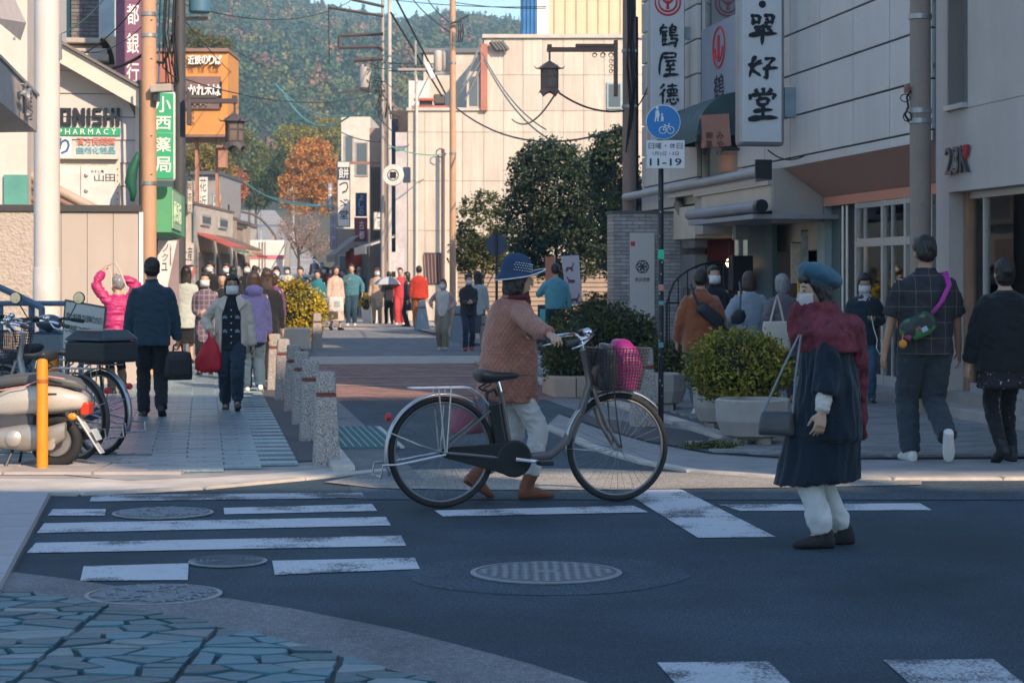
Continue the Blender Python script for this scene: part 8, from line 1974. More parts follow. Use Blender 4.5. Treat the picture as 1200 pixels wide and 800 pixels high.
  remesh(mb,b.get('name','coat'),vox,b['mat'],t,b.get('smooth',3),wr=b.get('wr',(.012*k,8,14))if vox<.03 else None)
 return p
def strap(name,p,pts,r,mat,parent=None,flat=None):
 m=MB();P_=[Vector(q)for q in pts]
 m.tube(P_,r,6);return m.build(name,mat,parent or p.t,smooth=True)
def wpos(p):return Matrix.Translation(p.t.location)@Matrix.Rotation(p.t.rotation_euler.z,4,'Z')
def at_hand(p,i):return wpos(p)@p.arms[i][2]
def ang_to(dx,dy):return math.atan2(dy,dx)-PI/2
AWAY,TOWARD=TH,PI
WALK=[(-.08,.17,0,12),(.08,-.22,.075,-38)];WALK2=[(-.08,-.22,.075,-38),(.08,.17,0,12)];STAND=[(-.09,0,0,0),(.09,.03,0,0)];SMALLW=[(-.08,.10,0,5),(.08,-.12,.025,-18)];SMALLW2=[(-.08,-.12,.025,-18),(.08,.10,0,5)]
def Hh(top_y,d):return z_at(top_y,d)
def quilt_mat(name,col):
 m,nt,p_,L_=base_mat(name);tc=nt.nodes.new('ShaderNodeTexCoord');sp_=nt.nodes.new('ShaderNodeSeparateXYZ');L_.new(tc.outputs['Object'],sp_.inputs[0])
 def mm(op,a,b=None):
  n_=nd(nt,'ShaderNodeMath',operation=op)
  for i,x in enumerate((a,b)):
   if x is None:continue
   if isinstance(x,(int,float)):n_.inputs[i].default_value=x
   else:L_.new(x,n_.inputs[i])
  return n_.outputs[0]
 h=mm('ADD',sp_.outputs[1],mm('MULTIPLY',sp_.outputs[0],.75));z=mm('MULTIPLY',sp_.outputs[2],.85)
 a=mm('ABSOLUTE',mm('SINE',mm('MULTIPLY',mm('ADD',h,z),84.0)));b=mm('ABSOLUTE',mm('SINE',mm('MULTIPLY',mm('SUBTRACT',h,z),84.0)))
 q_=mm('POWER',mm('MINIMUM',a,b),.45)
 n1=nd(nt,'ShaderNodeTexNoise',Scale=9.0,Detail=4.0);L_.new(tc.outputs['Object'],n1.inputs['Vector'])
 bp=nt.nodes.new('ShaderNodeBump');bp.inputs['Strength'].default_value=.65;bp.inputs['Distance'].default_value=.008;L_.new(q_,bp.inputs['Height']);L_.new(bp.outputs[0],p_.inputs['Normal'])
 r=ramp(nt,[(.3,mul(col,.82)),(.7,mul(col,1.15))]);L_.new(n1.outputs['Fac'],r.inputs[0])
 mx=nt.nodes.new('ShaderNodeMix');mx.data_type='RGBA';mx.blend_type='MULTIPLY';mx.inputs[0].default_value=.32;L_.new(r.outputs[0],mx.inputs[6]);rq=ramp(nt,[(0,.45),(.5,1)]);L_.new(q_,rq.inputs[0]);L_.new(rq.outputs[0],mx.inputs[7])
 L_.new(mx.outputs[2],p_.inputs['Base Color']);p_.inputs['Roughness'].default_value=.6;p_.inputs['Sheen Weight'].default_value=.2
 MATS[name]=m;return m
quilt=quilt_mat('quilted_rust',(.36,.14,.092))
c_loc=Vector((.0,12.98,0));crz=bang-PI/2
Hc=1.51;ki=1.7/Hc
def to_local(w):q=Matrix.Rotation(-crz,3,'Z')@(w-c_loc);return q*ki
gr=to_local(bw(.70,-.287,1.02));gl=to_local(bw(.71,.287,1.02))
off=Vector((0,-.085,.012))
p=person('woman in a quilted rust jacket and dotted navy hat pushing the grey bicycle',c_loc,crz,Hc,.009,lean=4,head=(4,-4),hands=[tuple(gl+off),tuple(gr+off)],elbow=[(-.6,-.4,-1),(.7,-.5,-1)],feet=[(-.07,-.24,.07,-32),(.07,.10,0,0)],curl=1.15,palm=[(0,.1,-1),(0,.1,-1)],top=dict(mat=quilt,hem=.69,hemr=(.215,.225),waist=(.205,.205),chest=(.20,.175),sr=(.092,.080,.058),collar=.02,name='quilted_jacket',wr=(.010,7,9)),bottom=dict(mat=cloth('trousers_white',(.60,.59,.60)),w=(.09,.075,.062),hem=.17),shoes=dict(mat=M('boot_tan',(.20,.075,.045),.5,var=.15,bump=.2),boot=.30,out=.05),hair='bob',hair_mat=hair_black)
hat_m=M('hat_navy',(.018,.045,.10),.75,var=.12,scale=8,bump=.3);hd=p.hd;kk=p.k
m=MB();n_=40
HRT=p.HR@Matrix.Rotation(R(-2),3,'X')
hp_=lambda x,y,z:p.hc+HRT@(Vector((x,y-.012,z+.018))*kk)
prof=[(.012,.168),(.040,.162),(.066,.148),(.088,.122),(.100,.082),(.103,.035)]
rr_=[]
for r_,z in prof:rr_.append([hp_(r_*math.cos(2*PI*j/n_),-.012+r_*1.13*math.sin(2*PI*j/n_),z-.0)for j in range(n_)])
def brim(j,s):
 a=2*PI*j/n_;fwd=max(0,math.sin(a));bk=max(0,-math.sin(a));r_=.104+(.030+.055*fwd**1.5)*s
 z=.030-s*(.034*(1-fwd)+.040*bk)+.050*s*s*fwd**2;return hp_(r_*math.cos(a),-.012+r_*1.12*math.sin(a),z)
for s in(.0,.35,.7,1.0):rr_.append([brim(j,s)for j in range(n_)])
for row in rr_:m.v+=[tuple(q)for q in row]
for i in range(len(rr_)-1):
 for j in range(n_):m.f.append((i*n_+j,i*n_+(j+1)%n_,(i+1)*n_+(j+1)%n_,(i+1)*n_+j))
m.f.append(tuple(range(n_)));hat=m.build('hat',hat_m,p.t,smooth=True);s_=hat.modifiers.new('th','SOLIDIFY');s_.thickness=.006
m=MB();m.tube([brim(j,1.02)for j in range(n_)],.0045,6,closed=True);m.build('hat_trim',M('trim_pale',(.62,.62,.62),.7),hat)
m=MB()
for row,zz_ in enumerate((.042,.060,.078,.094)):
 for j in range(9):
  a=R(-28+(j+.5*(row%2))*9.5)*1+0;r_=.107 if zz_<.09 else .104
  c_=hp_(r_*math.cos(a),-.012+r_*1.13*math.sin(a),zz_);m.ell(c_,(.0046,.0046,.0038),8,5)
o=m.build('hat_dots',M('dot_pale',(.6,.62,.66),.7),hat);o['kind']='stuff'
m=MB();ringloft(m,[(p.sp(1.42)+Vector((0,.006,0)),Vector((.088*kk,0,0)),Vector((0,.092*kk,0))),(p.sp(1.44)+Vector((0,.022,0)),Vector((.090*kk,0,0)),Vector((0,.100*kk,0))),(p.sp(1.46)+Vector((0,.024,0)),Vector((.080*kk,0,0)),Vector((0,.090*kk,0)))]);m.ell(p.sp(1.40)+Vector((0,.10*kk,0)),(.06*kk,.035*kk,.10*kk))
remesh(m,'scarf',.008,M('scarf_maroon',(.085,.025,.03),.9,bump=.5,bscale=90),p.t,3,wr=(.01,16,20))
m=MB();m.box(.10*kk,.165*kk,.0,.0,0,0);
yb=p.pel.y;m=MB();m.obox((.186*kk,yb+.045,.83*kk),(.014,.13,.17),R(0),0,R(2));m.obox((.192*kk,yb+.045,.91*kk),(.016,.14,.045),0,0,R(2));m.build('pocket',quilt,p.t,bevel=.006)
m=MB();h_=p.arms[1][2];e_=p.arms[1][1];m.tube([h_+(e_-h_).normalized()*.03,h_+(e_-h_).normalized()*.002],[.036,.035],14);m.build('blue_cuff',M('cuff_blue',(.04,.12,.24),.8),p.t,smooth='auto')
q=wpos(p)@(p.pel+Vector((-.30*kk,-.16,.80*kk-p.pel.z+.0)))
tb=thing('tote_bag','dull pink bag hanging on the far side of the bicycle behind the rear wheel','bag',PX(548,508,13.15)[:],crz)
bag_blob(tb,[(0,.05,.10,0,0),(.03,.06,.125,0,0),(.11,.055,.12,0,.0),(.165,.03,.10,0,-.01)],M('bag_dullpink',(.30,.10,.13),.6,var=.15))
m=MB();m.tube([(0,-.06,.15),(.0,-.03,.24),(.0,.04,.24),(0,.07,.15)],.006,6);m.build('handle',MATS['bag_dullpink'],tb)
knit=cloth('coat_navy',(.010,.019,.032),bump=.5,bscale=60)
scarf_m=M('scarf_wine',(.16,.030,.045),.9,var=.5,scale=11,bump=.6,bscale=70)
lw=GP(970,640);lw.z=0;lrz=ang_to(-1,-.05);Hb=1.45
def cape(p,mb):
 V=p.V;ringloft(mb,[(p.sp(z)+V(x,y,0),Vector((a*p.k,0,0)),Vector((0,b*p.k,0)))for z,a,b,x,y in((.66,.25,.20,0,.01),(.80,.25,.195,0,.01),(1.0,.245,.175,0,0),(1.2,.225,.15,0,0),(1.33,.165,.115,0,0),(1.39,.10,.085,0,0))],24,.95)
p=person('woman in a blue beret, wine scarf and long navy coat crossing leftwards',lw,lrz,Hb,.010,lean=5,head=(14,-6),hands=[(-.30,.10,.80),(.30,-.04,.80)],feet=[(-.09,.05,.0,0),(.09,-.11,0,-2)],curl=[.7,.45],palm=[(.9,.2,0),(-.9,.3,0)],top=dict(mat=knit,hem=.395,sway=.13,hemr=(.25,.265),waist=(.21,.175),chest=(.20,.15),sr=(.080,.094,.094),sleeve=.78,name='long_coat',geo=cape,wr=(.020,10,2.6)),bottom=dict(mat=cloth('baggy_white',(.60,.62,.64)),w=(.075,.080,.080),hem=.095,wr=(.012,8,9),cuff=.056),shoes=dict(mat=M('shoe_suede',(.022,.023,.026),.8),sock=shoe_black,boot=.2,out=.05),hair='bob',mask=M('mask_lilac',(.50,.46,.47),.85))
m=MB();hd=p.hd;kk=p.k
m.ell(hd(0,-.045,.085),(.128*kk,.150*kk,.072*kk),24,12,p.HR@Matrix.Rotation(R(30),3,'X'));m.ell(hd(0,-.02,.045),(.094*kk,.108*kk,.07*kk),20,10,p.HR@Matrix.Rotation(R(16),3,'X'));remesh(m,'beret',.008,cloth('beret_blue',(.045,.115,.165),bump=.5),p.t,4,wr=(.008,9,9))
m=MB();X=Vector((1,0,0))
for z,a,b,y,dz in((1.355,.17,.14,.0,0),(1.40,.15,.14,.012,0),(1.45,.12,.135,.02,0),(1.49,.10,.115,.03,0)):pass
ringloft(m,[(p.sp(z)+Vector((0,y*kk,0)),X*a*kk,Vector((0,b*kk,0)))for z,a,b,y in((1.19,.25,.17,-.01),(1.29,.262,.175,.0),(1.36,.215,.16,.01),(1.395,.16,.148,.015),(1.43,.115,.135,.02),(1.475,.105,.125,.028),(1.50,.09,.11,.03))],26,.95)
for s,(pts,rs)in enumerate((([(.0,.13,1.46),(.04,.155,1.38),(.02,.165,1.28)],[.06,.065,.05]),([(.20,-.04,1.33),(.235,-.10,1.15),(.20,-.17,.96),(.15,-.21,.80),(.12,-.235,.66)],[.09,.10,.085,.06,.02]),([(-.05,-.14,1.33),(.05,-.18,1.1),(.12,-.20,.9)],[.1,.09,.05]))):limb(m,[p.sp(q[2])+Vector((q[0]*kk,q[1]*kk,0))for q in pts],[r_*kk for r_ in rs])
remesh(m,'scarf',.010,scarf_m,p.t,3,wr=(.022,13,10))
for i in range(2):
 a,e,h=p.arms[i];m=MB();m.tube([e.lerp(h,.48),e.lerp(h,.7),e.lerp(h,.86),e.lerp(h,1.0)],[.046*kk,.050*kk,.044*kk,.040*kk],14);remesh(m,'inner_sleeve',.008,cloth('sleeve_white',(.60,.63,.66)),p.t,2,wr=(.01,20,45))
tb=thing('handbag','small dark grey handbag hanging in front of the woman in the beret','bag',tuple(wpos(p)@Vector((-.06,.275,.585))),lrz+R(65))
bag_blob(tb,[(0,.095,.035,0,0),(.02,.10,.042,0,0),(.08,.092,.038,0,0),(.115,.085,.025,0,0),(.122,.075,.012,0,0)],M('bag_slate',(.055,.06,.068),.4,bump=.15),wr=.003)
m=MB();m.tube([(-.08,0,.11),(-.10,.01,.32),(-.13,.02,.52)],.006,6);m.tube([(.08,0,.11),(-.02,.01,.32),(-.12,.02,.52)],.006,6);m.build('strap',M('strap_pale',(.25,.29,.33),.5),tb)
def plaid(name,col,line,sx=19,sz=17,lw_=.10):
 m,nt,p_,L_=base_mat(name);tc=nt.nodes.new('ShaderNodeTexCoord');s3=nt.nodes.new('ShaderNodeSeparateXYZ');L_.new(tc.outputs['Object'],s3.inputs[0])
 outs=[]
 for ax,sc in((0,sx),(2,sz)):
  a=nd(nt,'ShaderNodeMath',operation='MULTIPLY');a.inputs[1].default_value=sc;L_.new(s3.outputs[ax],a.inputs[0]);f_=nd(nt,'ShaderNodeMath',operation='FRACT');L_.new(a.outputs[0],f_.inputs[0])
  c_=nd(nt,'ShaderNodeMath',operation='LESS_THAN');c_.inputs[1].default_value=lw_;L_.new(f_.outputs[0],c_.inputs[0]);outs.append(c_.outputs[0])
 mx_=nd(nt,'ShaderNodeMath',operation='MAXIMUM');L_.new(outs[0],mx_.inputs[0]);L_.new(outs[1],mx_.inputs[1])
 n1=nd(nt,'ShaderNodeTexNoise',Scale=6.0,Detail=4.0);L_.new(tc.outputs['Object'],n1.inputs['Vector']);r=ramp(nt,[(.3,mul(col,.75)),(.7,mul(col,1.3))]);L_.new(n1.outputs['Fac'],r.inputs[0])
 mm=nt.nodes.new('ShaderNodeMix');mm.data_type='RGBA';L_.new(mx_.outputs[0],mm.inputs[0]);L_.new(r.outputs[0],mm.inputs[6]);mm.inputs[7].default_value=(*line,1);L_.new(mm.outputs[2],p_.inputs['Base Color']);p_.inputs['Roughness'].default_value=.85
 MATS[name]=m;return m
d=15.6;loc=GD(1081,d)
p=person('stocky man in a dark plaid shirt walking away with a magenta strapped bag',loc,AWAY+R(-4),Hh(275,d),.012,feet=[(-.10,-.02,0,0),(.10,-.30,.13,-62)],head=(6,2),hands=[(-.285,.0,.83),(.29,.03,.80)],build=1.18,shoulders=.195,top=dict(mat=plaid('plaid_dark',(.018,.020,.026),(.10,.085,.08),9,8.5,.045),hem=.80,hemr=(.195,.15),waist=(.19,.15),chest=(.20,.14),sr=(.092,.088,.08),sleeve=.46,collar=.02,name='plaid_shirt'),bottom=dict(mat=cloth('slacks_navy',(.030,.042,.055)),w=(.108,.09,.075)),shoes=dict(mat=shoe_white,sole=M('sole_black',(.02,.02,.022),.7)),hair='short',skin_m=skin_tan)
kk=p.k;bpos=wpos(p)@(p.sp(1.02)+Vector((-.11*kk,-.19*kk,0)));tb=thing('sling_bag','patterned dark sling bag with magenta strap on the back of the man in plaid','bag',tuple(bpos),AWAY+R(-4))
def dots_mat():
 m,nt,p_,L_=base_mat('bag_pattern');tc=nt.nodes.new('ShaderNodeTexCoord');v=nd(nt,'ShaderNodeTexVoronoi',Scale=26.0);L_.new(tc.outputs['Object'],v.inputs['Vector'])
 r=ramp(nt,[(0,(.02,.03,.03)),(.45,(.02,.035,.03)),(.55,(.05,.16,.06)),(.72,(.02,.03,.03)),(.85,(.35,.06,.16)),(.93,(.03,.04,.05))],'CONSTANT');L_.new(v.outputs['Color'],r.inputs[0]);L_.new(r.outputs[0],p_.inputs['Base Color']);return m
o=bag_blob(tb,[(-.085,.07,.035,0,0),(-.06,.13,.055,0,0),(0,.15,.06,.0,0),(.06,.13,.055,0,0),(.085,.08,.03,0,0)],dots_mat(),wr=.005);o.rotation_euler=(0,R(-24),0)
lp_=lambda v:(Matrix.Translation(-bpos)@wpos(p)@v);pr=lambda v:tuple(Matrix.Rotation(-(AWAY+R(-4)),3,'Z')@(wpos(p)@v-bpos))
m=MB();pts=[p.sp(1.09)+Vector((-.02*kk,-.185*kk,0)),p.sp(1.2)+Vector((.07*kk,-.175*kk,0)),p.sp(1.32)+Vector((.135*kk,-.155*kk,0)),p.sp(1.415)+Vector((.135*kk,-.06*kk,0)),p.sp(1.40)+Vector((.10*kk,.08*kk,0))]
for dx in(-.012,0,.012):m.tube([pr(q+Vector((dx,0,dx*.4)))for q in pts],.009,6)
m.build('strap',M('strap_magenta',(.40,.03,.30),.6),tb,smooth=True)
m=MB();m.ell((-.13,-.05,-.13),(.032,.018,.032));ch=m.build('pompom',M('charm_orange',(.55,.22,.03),.7,bump=.6),tb,smooth=True);m=MB();m.cyl((-.13,-.04,-.10),(-.12,-.03,-.03),.004,n=5);m.build('charm_cord',MATS['charm_orange'],tb)
MB().obox((.03,-.07,-.02),(.045,.006,.035),0,0,R(-24)).build('patch',M('patch_blue',(.3,.4,.5),.6),tb)
d=15.5;loc=GD(1176,d)
def flor():
 m,nt,p_,L_=base_mat('floral_black');tc=nt.nodes.new('ShaderNodeTexCoord');v=nd(nt,'ShaderNodeTexVoronoi',Scale=34.0);L_.new(tc.outputs['Object'],v.inputs['Vector']);n1=nd(nt,'ShaderNodeTexNoise',Scale=60.0);L_.new(tc.outputs['Object'],n1.inputs['Vector'])
 a=nd(nt,'ShaderNodeMath',operation='ADD');L_.new(v.outputs['Distance'],a.inputs[0]);L_.new(n1.outputs['Fac'],a.inputs[1]);r=ramp(nt,[(.55,(.34,.35,.40)),(.66,(.012,.013,.018))],'CONSTANT');L_.new(a.outputs[0],r.inputs[0]);L_.new(r.outputs[0],p_.inputs['Base Color']);p_.inputs['Roughness'].default_value=.85;return m
person('woman in a loose black cardigan and floral hem walking away at the right edge',loc,AWAY,Hh(302,d),.012,feet=[(-.08,-.16,.05,-28),(.08,.02,0,0)],head=(-5,4),hands=[(-.30,.02,.80),(.30,.02,.82)],build=1.12,top=dict(mat=cloth('cardigan_black',(.012,.013,.016)),hem=.76,hemr=(.25,.19),waist=(.24,.185),chest=(.215,.15),sr=(.11,.10,.075),name='cardigan'),extra_top=[dict(mat=flor(),hem=.62,hemr=(.235,.18),waist=(.19,.15),chest=(.18,.12),neck=1.2,sleeve=0,name='floral_tunic')],bottom=dict(mat=cloth('leggings_black',(.014,.015,.018)),w=(.095,.066,.05)),shoes=dict(mat=shoe_black,boot=.2),hair='bun')
d=22.4
person('woman in a navy hooded parka looking down at her phone by the shop door',GD(1013,d),PI+R(-6),Hh(319,d),.014,feet=STAND,head=(0,-16),hands=[(-.10,.22,1.10),(.24,.0,.82)],palm=[(.2,-.2,1),(-.9,.2,0)],mask=True,hair='long',glasses=True,top=dict(mat=cloth('parka_navy',(.018,.030,.042)),hem=.78,hemr=(.21,.16),waist=(.205,.155),chest=(.205,.145),sr=(.088,.075,.06),name='parka',hood=0),extra_top=[dict(mat=M('fur_white',(.55,.55,.56),.9,bump=.9,bscale=60),hem=1.335,hemr=(.16,.14),chest=(.18,.15),waist=(.17,.14),neck=1.45,sleeve=0,name='fur_collar',wr=(.03,30,30))],bottom=dict(mat=cloth('jeans_blue',(.045,.10,.16)),w=(.088,.064,.055)))
P_=bpy.data.objects[-1]if False else None
q=PX(1023,365,22.15);tph=thing('phone','smartphone with a trailing white earphone cord held by the woman in the parka','phone',tuple(q),0);MB().obox((0,0,0),(.07,.012,.13),R(10),R(-50)).build('body',black_paint,tph,bevel=.004);m=MB();m.tube([PX(x,y,22.1)-q for x,y in((1021,370),(1024,385),(1028,398),(1027,408),(1031,415),(1036,408),(1032,398))],.005,5);m.build('cord',white_ink,tph)
d=22.6;p=person('grey-haired woman in a mauve coat carrying a cream tote bag',GD(917,d),AWAY+R(6),Hh(320,d),.014,feet=SMALLW,hands=[(-.22,.06,.95),(.25,.0,.82)],hair='bob',hair_mat=hair_grey,top=dict(mat=cloth('coat_mauve',(.135,.115,.135)),hem=.62,hemr=(.23,.18),waist=(.205,.16),chest=(.195,.135),sr=(.085,.075,.062),name='coat'),bottom=dict(mat=cloth('trousers_plum',(.035,.028,.035))),shoes=dict(mat=M('shoe_tan',(.25,.13,.07),.5)))
q=PX(909,412,22.25);tb=thing('tote_bag','cream canvas tote bag on the shoulder of the grey-haired woman','bag',(q.x,q.y,q.z),AWAY);bag_blob(tb,[(0,.155,.04,0,0),(.04,.165,.05,0,0),(.2,.155,.04,0,0),(.33,.14,.02,0,0)],M('canvas_cream',(.56,.50,.42),.85,bump=.3,bscale=120),wr=.006)
m=MB();m.tube([(-.06,0,.32),(-.01,.0,.52),(.03,.05,.62),(.05,.0,.5),(.09,0,.32)],.012,6);m.build('handle',MATS['canvas_cream'],tb)
d=22.9;p=person('dark-haired person in a pale blue-grey robe with a black shoulder bag',GD(878,d),AWAY+R(-4),Hh(317,d),.014,feet=SMALLW2,hands=[(-.2,.18,1.0),(.2,.18,1.0)],hair='bob',hair_mat=hair_brown,top=dict(mat=cloth('robe_bluegrey',(.24,.285,.35)),hem=.45,hemr=(.24,.19),waist=(.215,.165),chest=(.205,.14),sr=(.10,.10,.11),name='robe'),bottom=dict(mat=cloth('trousers_grey',(.10,.10,.11))))
q=PX(864,380,22.55);tb=thing('shoulder_bag','small black round bag hanging on the pale robe','bag',(q.x,q.y,q.z),AWAY);bag_blob(tb,[(0,.03,.03,0,0),(.02,.07,.04,0,0),(.09,.085,.045,.01,0),(.15,.06,.04,.02,0),(.165,.02,.02,.02,0)],M('bag_black',(.016,.018,.022),.45));m=MB();m.tube([(.03,0,.15),(.045,.02,.35),(.04,.06,.47)],.012,6);m.build('strap',M('strap_navy',(.05,.085,.14),.6),tb)
d=20.8;p=person('man in a rust brown fleece with a black sling bag across his back',GD(821,d),AWAY+R(3),Hh(314,d),.014,feet=[(-.09,-.2,.05,-30),(.09,.16,0,8)],head=(-14,0),hands=[(-.24,.12,.86),(.24,.12,.86)],hair='short',build=1.14,top=dict(mat=M('fleece_rust',(.27,.075,.028),.95,var=.2,scale=16,bump=.9,bscale=90,sheen=.4),hem=.72,hemr=(.21,.165),waist=(.212,.165),chest=(.205,.145),sr=(.095,.088,.07),collar=.03,name='fleece'),bottom=dict(mat=cloth('jeans_dark',(.035,.06,.09)),w=(.095,.075,.065)),shoes=dict(mat=shoe_white,sole=shoe_white))
kk=p.k;q=wpos(p)@(p.sp(1.16)+Vector((.06*kk,-.185*kk,0)));tb=thing('sling_bag','black sling bag slung diagonally over the rust fleece','bag',tuple(q),AWAY+R(3));o=bag_blob(tb,[(-.065,.10,.025,0,0),(-.05,.15,.045,0,0),(0,.165,.05,0,0),(.05,.15,.045,0,0),(.065,.10,.025,0,0)],M('bag_ink',(.018,.024,.034),.4,bump=.2),wr=.004);o.rotation_euler=(0,R(38),0)
m=MB();m.tube([(-.12,.0,.10),(-.17,.03,.22),(-.18,.10,.30),(-.14,.2,.30)],.014,6);m.tube([(.12,0,-.10),(.2,.06,-.16)],.014,6);m.build('strap',MATS['bag_ink'],tb)
d=24.4;person('dark-haired man in a white mask walking towards the camera behind the rust fleece',GD(836,d),PI+R(10),Hh(310,d),.015,feet=SMALLW,mask=True,hair='short',top=dict(mat=cloth('jacket_ink',(.015,.018,.026)),hem=.78,collar=.02),bottom=dict(mat=cloth('trousers_black',(.014,.015,.018))))
d=20.3;p=person('man in a navy jacket walking away with a black briefcase',GD(178,d),AWAY+R(2),Hh(301,d),.012,feet=[(-.085,.0,0,0),(.095,-.16,.05,-26)],head=(0,1),hands=[(-.26,.02,.80),(.275,.03,.79)],curl=[.5,1.3],hair='short',build=1.06,shoulders=.185,top=dict(mat=cloth('jacket_navy',(.022,.048,.075)),hem=.77,hemr=(.20,.145),waist=(.198,.145),chest=(.202,.135),sr=(.09,.075,.06),collar=.035,name='jacket'),bottom=dict(mat=cloth('trousers_ink',(.012,.013,.017)),w=(.095,.076,.066)))
hnd=at_hand(p,1);tb=thing('briefcase','soft black briefcase hanging from the hand of the man in navy','bag',(hnd.x,hnd.y,hnd.z-.40),AWAY+R(20));bag_blob(tb,[(0,.14,.05,0,0),(.03,.15,.06,0,0),(.2,.145,.06,0,0),(.27,.13,.05,0,0),(.285,.09,.03,0,0)],M('bag_nylon',(.018,.02,.024),.5,bump=.3),wr=.004);m=MB();m.tube([(-.05,0,.28),(-.04,0,.345),(0,0,.365),(.04,0,.345),(.05,0,.28)],.009,6);m.build('handle',shoe_black,tb);MB().obox((.01,-.062,.13),(.20,.012,.16)).build('front_pocket',MATS['bag_nylon'],tb,bevel=.01)
d=21.2;p=person('masked woman in a cream jacket walking forward with a red bag in her raised hand',GD(272,d),PI+R(4),Hh(321,d),.012,feet=[(-.08,.20,.03,14),(.085,-.10,.0,-8)],head=(10,-2),hands=[(-.26,.05,.80),(.26,.10,1.00)],elbow=[(-.5,-1,0),(.7,-.7,-.5)],curl=[.5,1.25],palm=[(.9,.25,0),(-.6,.2,-.6)],mask=True,hair='bob',glasses=True,build=1.05,top=dict(mat=cloth('shirt_black',(.014,.018,.026)),hem=.78,hemr=(.185,.14),waist=(.178,.135),chest=(.175,.125),sleeve=0,collar=.02,name='shirt'),bottom=dict(mat=cloth('trousers_blue_black',(.018,.034,.055)),w=(.10,.085,.07),hem=.14),shoes=dict(mat=M('boot_grey',(.05,.055,.06),.6),boot=.2))
kk=p.k
def jacket_open(p,mat):
 mb=MB();V=p.V;X=Vector((1,0,0));n_=30;rows=[]
 for z,a,b in((.74,.215,.155),(.9,.205,.15),(1.05,.198,.148),(1.2,.20,.146),(1.3,.196,.138),(1.37,.165,.115),(1.42,.10,.09)):
  gap=.62 if z<1.3 else .5
  rows.append([p.sp(z)+X*(a*p.k*math.cos(t_))+p.fw*(b*p.k*math.sin(t_))for t_ in[PI/2+gap+(2*PI-2*gap)*j/(n_-1)for j in range(n_)]])
 m=MB()
 for r in rows:m.v+=[tuple(q)for q in r]
 for i in range(len(rows)-1):
  for j in range(n_-1):a=i*n_+j;m.f.append((a,a+1,a+1+n_,a+n_))
 o=m.build('jacket',mat,p.t,smooth=True);s_=o.modifiers.new('th','SOLIDIFY');s_.thickness=.014;s_.offset=0
 mb=MB()
 for(a,e,h)in p.arms:P_,R_=bend3(a+Vector((-a.x*.1,0,0)),e,h,.082*p.k,.070*p.k,.056*p.k);mb.tube([P_[0]+(P_[0]-P_[1]).normalized()*.04*p.k]+P_,[.06*p.k]+R_,14)
 remesh(mb,'sleeves',p.vox,mat,p.t,3,wr=(.012,10,16))
 for s in(-1,1):
  m=MB();m.add([tuple(p.sp(1.44)+p.fw*.05*p.k+X*s*.075*p.k),tuple(p.sp(1.40)+p.fw*.115*p.k+X*s*.15*p.k),tuple(p.sp(1.33)+p.fw*.150*p.k+X*s*.17*p.k),tuple(p.sp(1.25)+p.fw*.155*p.k+X*s*.095*p.k),tuple(p.sp(1.38)+p.fw*.125*p.k+X*s*.06*p.k)],[(0,1,2,3,4)])
  o=m.build('lapel',mat,p.t,fix=False);s_=o.modifiers.new('th','SOLIDIFY');s_.thickness=.01
jacket_open(p,cloth('jacket_cream',(.58,.51,.43)))
m=MB()
for zz_ in(.86,.94,1.02,1.10,1.18,1.26):m.ell(p.sp(zz_)+p.fw*.138*kk,(.008,.005,.008),8,5)
o=m.build('buttons',M('button_white',(.6,.6,.6),.4),p.t);o['kind']='stuff'
for s in(-1,1):
 for zz_ in(1.0,1.17):m=MB();[m.obox(p.sp(zz_+dz)+p.fw*.137*kk+Vector((s*.075*kk+dx,0,0)),(.008,.006,.03))for dx,dz in((-.016,0),(-.005,.008),(.006,.008),(.017,0))];m.build('shirt_print',M('print_bluegrey',(.25,.33,.42),.7),p.t)
hnd=at_hand(p,1);tb=thing('red_bag','bright red cloth bag hanging from the raised hand of the woman in cream','bag',(hnd.x-.01,hnd.y-.03,hnd.z-.42),0);bag_blob(tb,[(0,.08,.05,0,0),(.03,.13,.07,0,0),(.14,.14,.07,0,0),(.27,.08,.05,.02,0),(.36,.03,.03,.02,0),(.41,.015,.015,.01,0)],M('bag_red',(.50,.015,.03),.6,var=.25,scale=9,bump=.4,bscale=50),wr=.012)
d=24.8;person('brown-haired woman in a blue-violet jacket and jeans with her back turned',GD(297,d),AWAY+R(6),Hh(317,d),.015,feet=SMALLW,hair='bob',hair_mat=hair_brown,top=dict(mat=cloth('jacket_violet',(.055,.065,.20)),hem=.70,hemr=(.21,.16),waist=(.20,.155),chest=(.198,.135),hood=1,name='jacket'),bottom=dict(mat=cloth('jeans_teal',(.05,.09,.13)),w=(.10,.085,.075)),shoes=dict(mat=shoe_white))
d=26.8;person('long-haired woman in a black cardigan over white walking away beside the bollards',GD(313,d),AWAY,Hh(314,d),.016,feet=SMALLW2,hair='long',hair_mat=hair_brown,top=dict(mat=cloth('cardigan_ink',(.014,.015,.02)),hem=.72,hemr=(.20,.15),name='cardigan'),bottom=dict(mat=cloth('trousers_wide_black',(.014,.014,.018)),w=(.10,.095,.10)))
d=24.2;p=person('woman in a magenta padded coat stretching both arms up to her grey hair',GD(139,d),AWAY+R(25),Hh(322,d),.014,feet=STAND,head=(20,6),hands=[(-.16,.20,1.74),(.10,.10,1.66)],elbow=[(-1,.2,.3),(1,.2,.2)],hair='short',hair_mat=hair_grey,build=1.1,top=dict(mat=M('padded_magenta',(.42,.025,.14),.45,var=.15,scale=6,bump=.5,bscale=24,bdist=.02),hem=.50,hemr=(.23,.19),waist=(.215,.17),chest=(.205,.15),sr=(.095,.09,.065),name='padded_coat',wr=(.02,4,26)),bottom=dict(mat=MATS['trousers_black']))
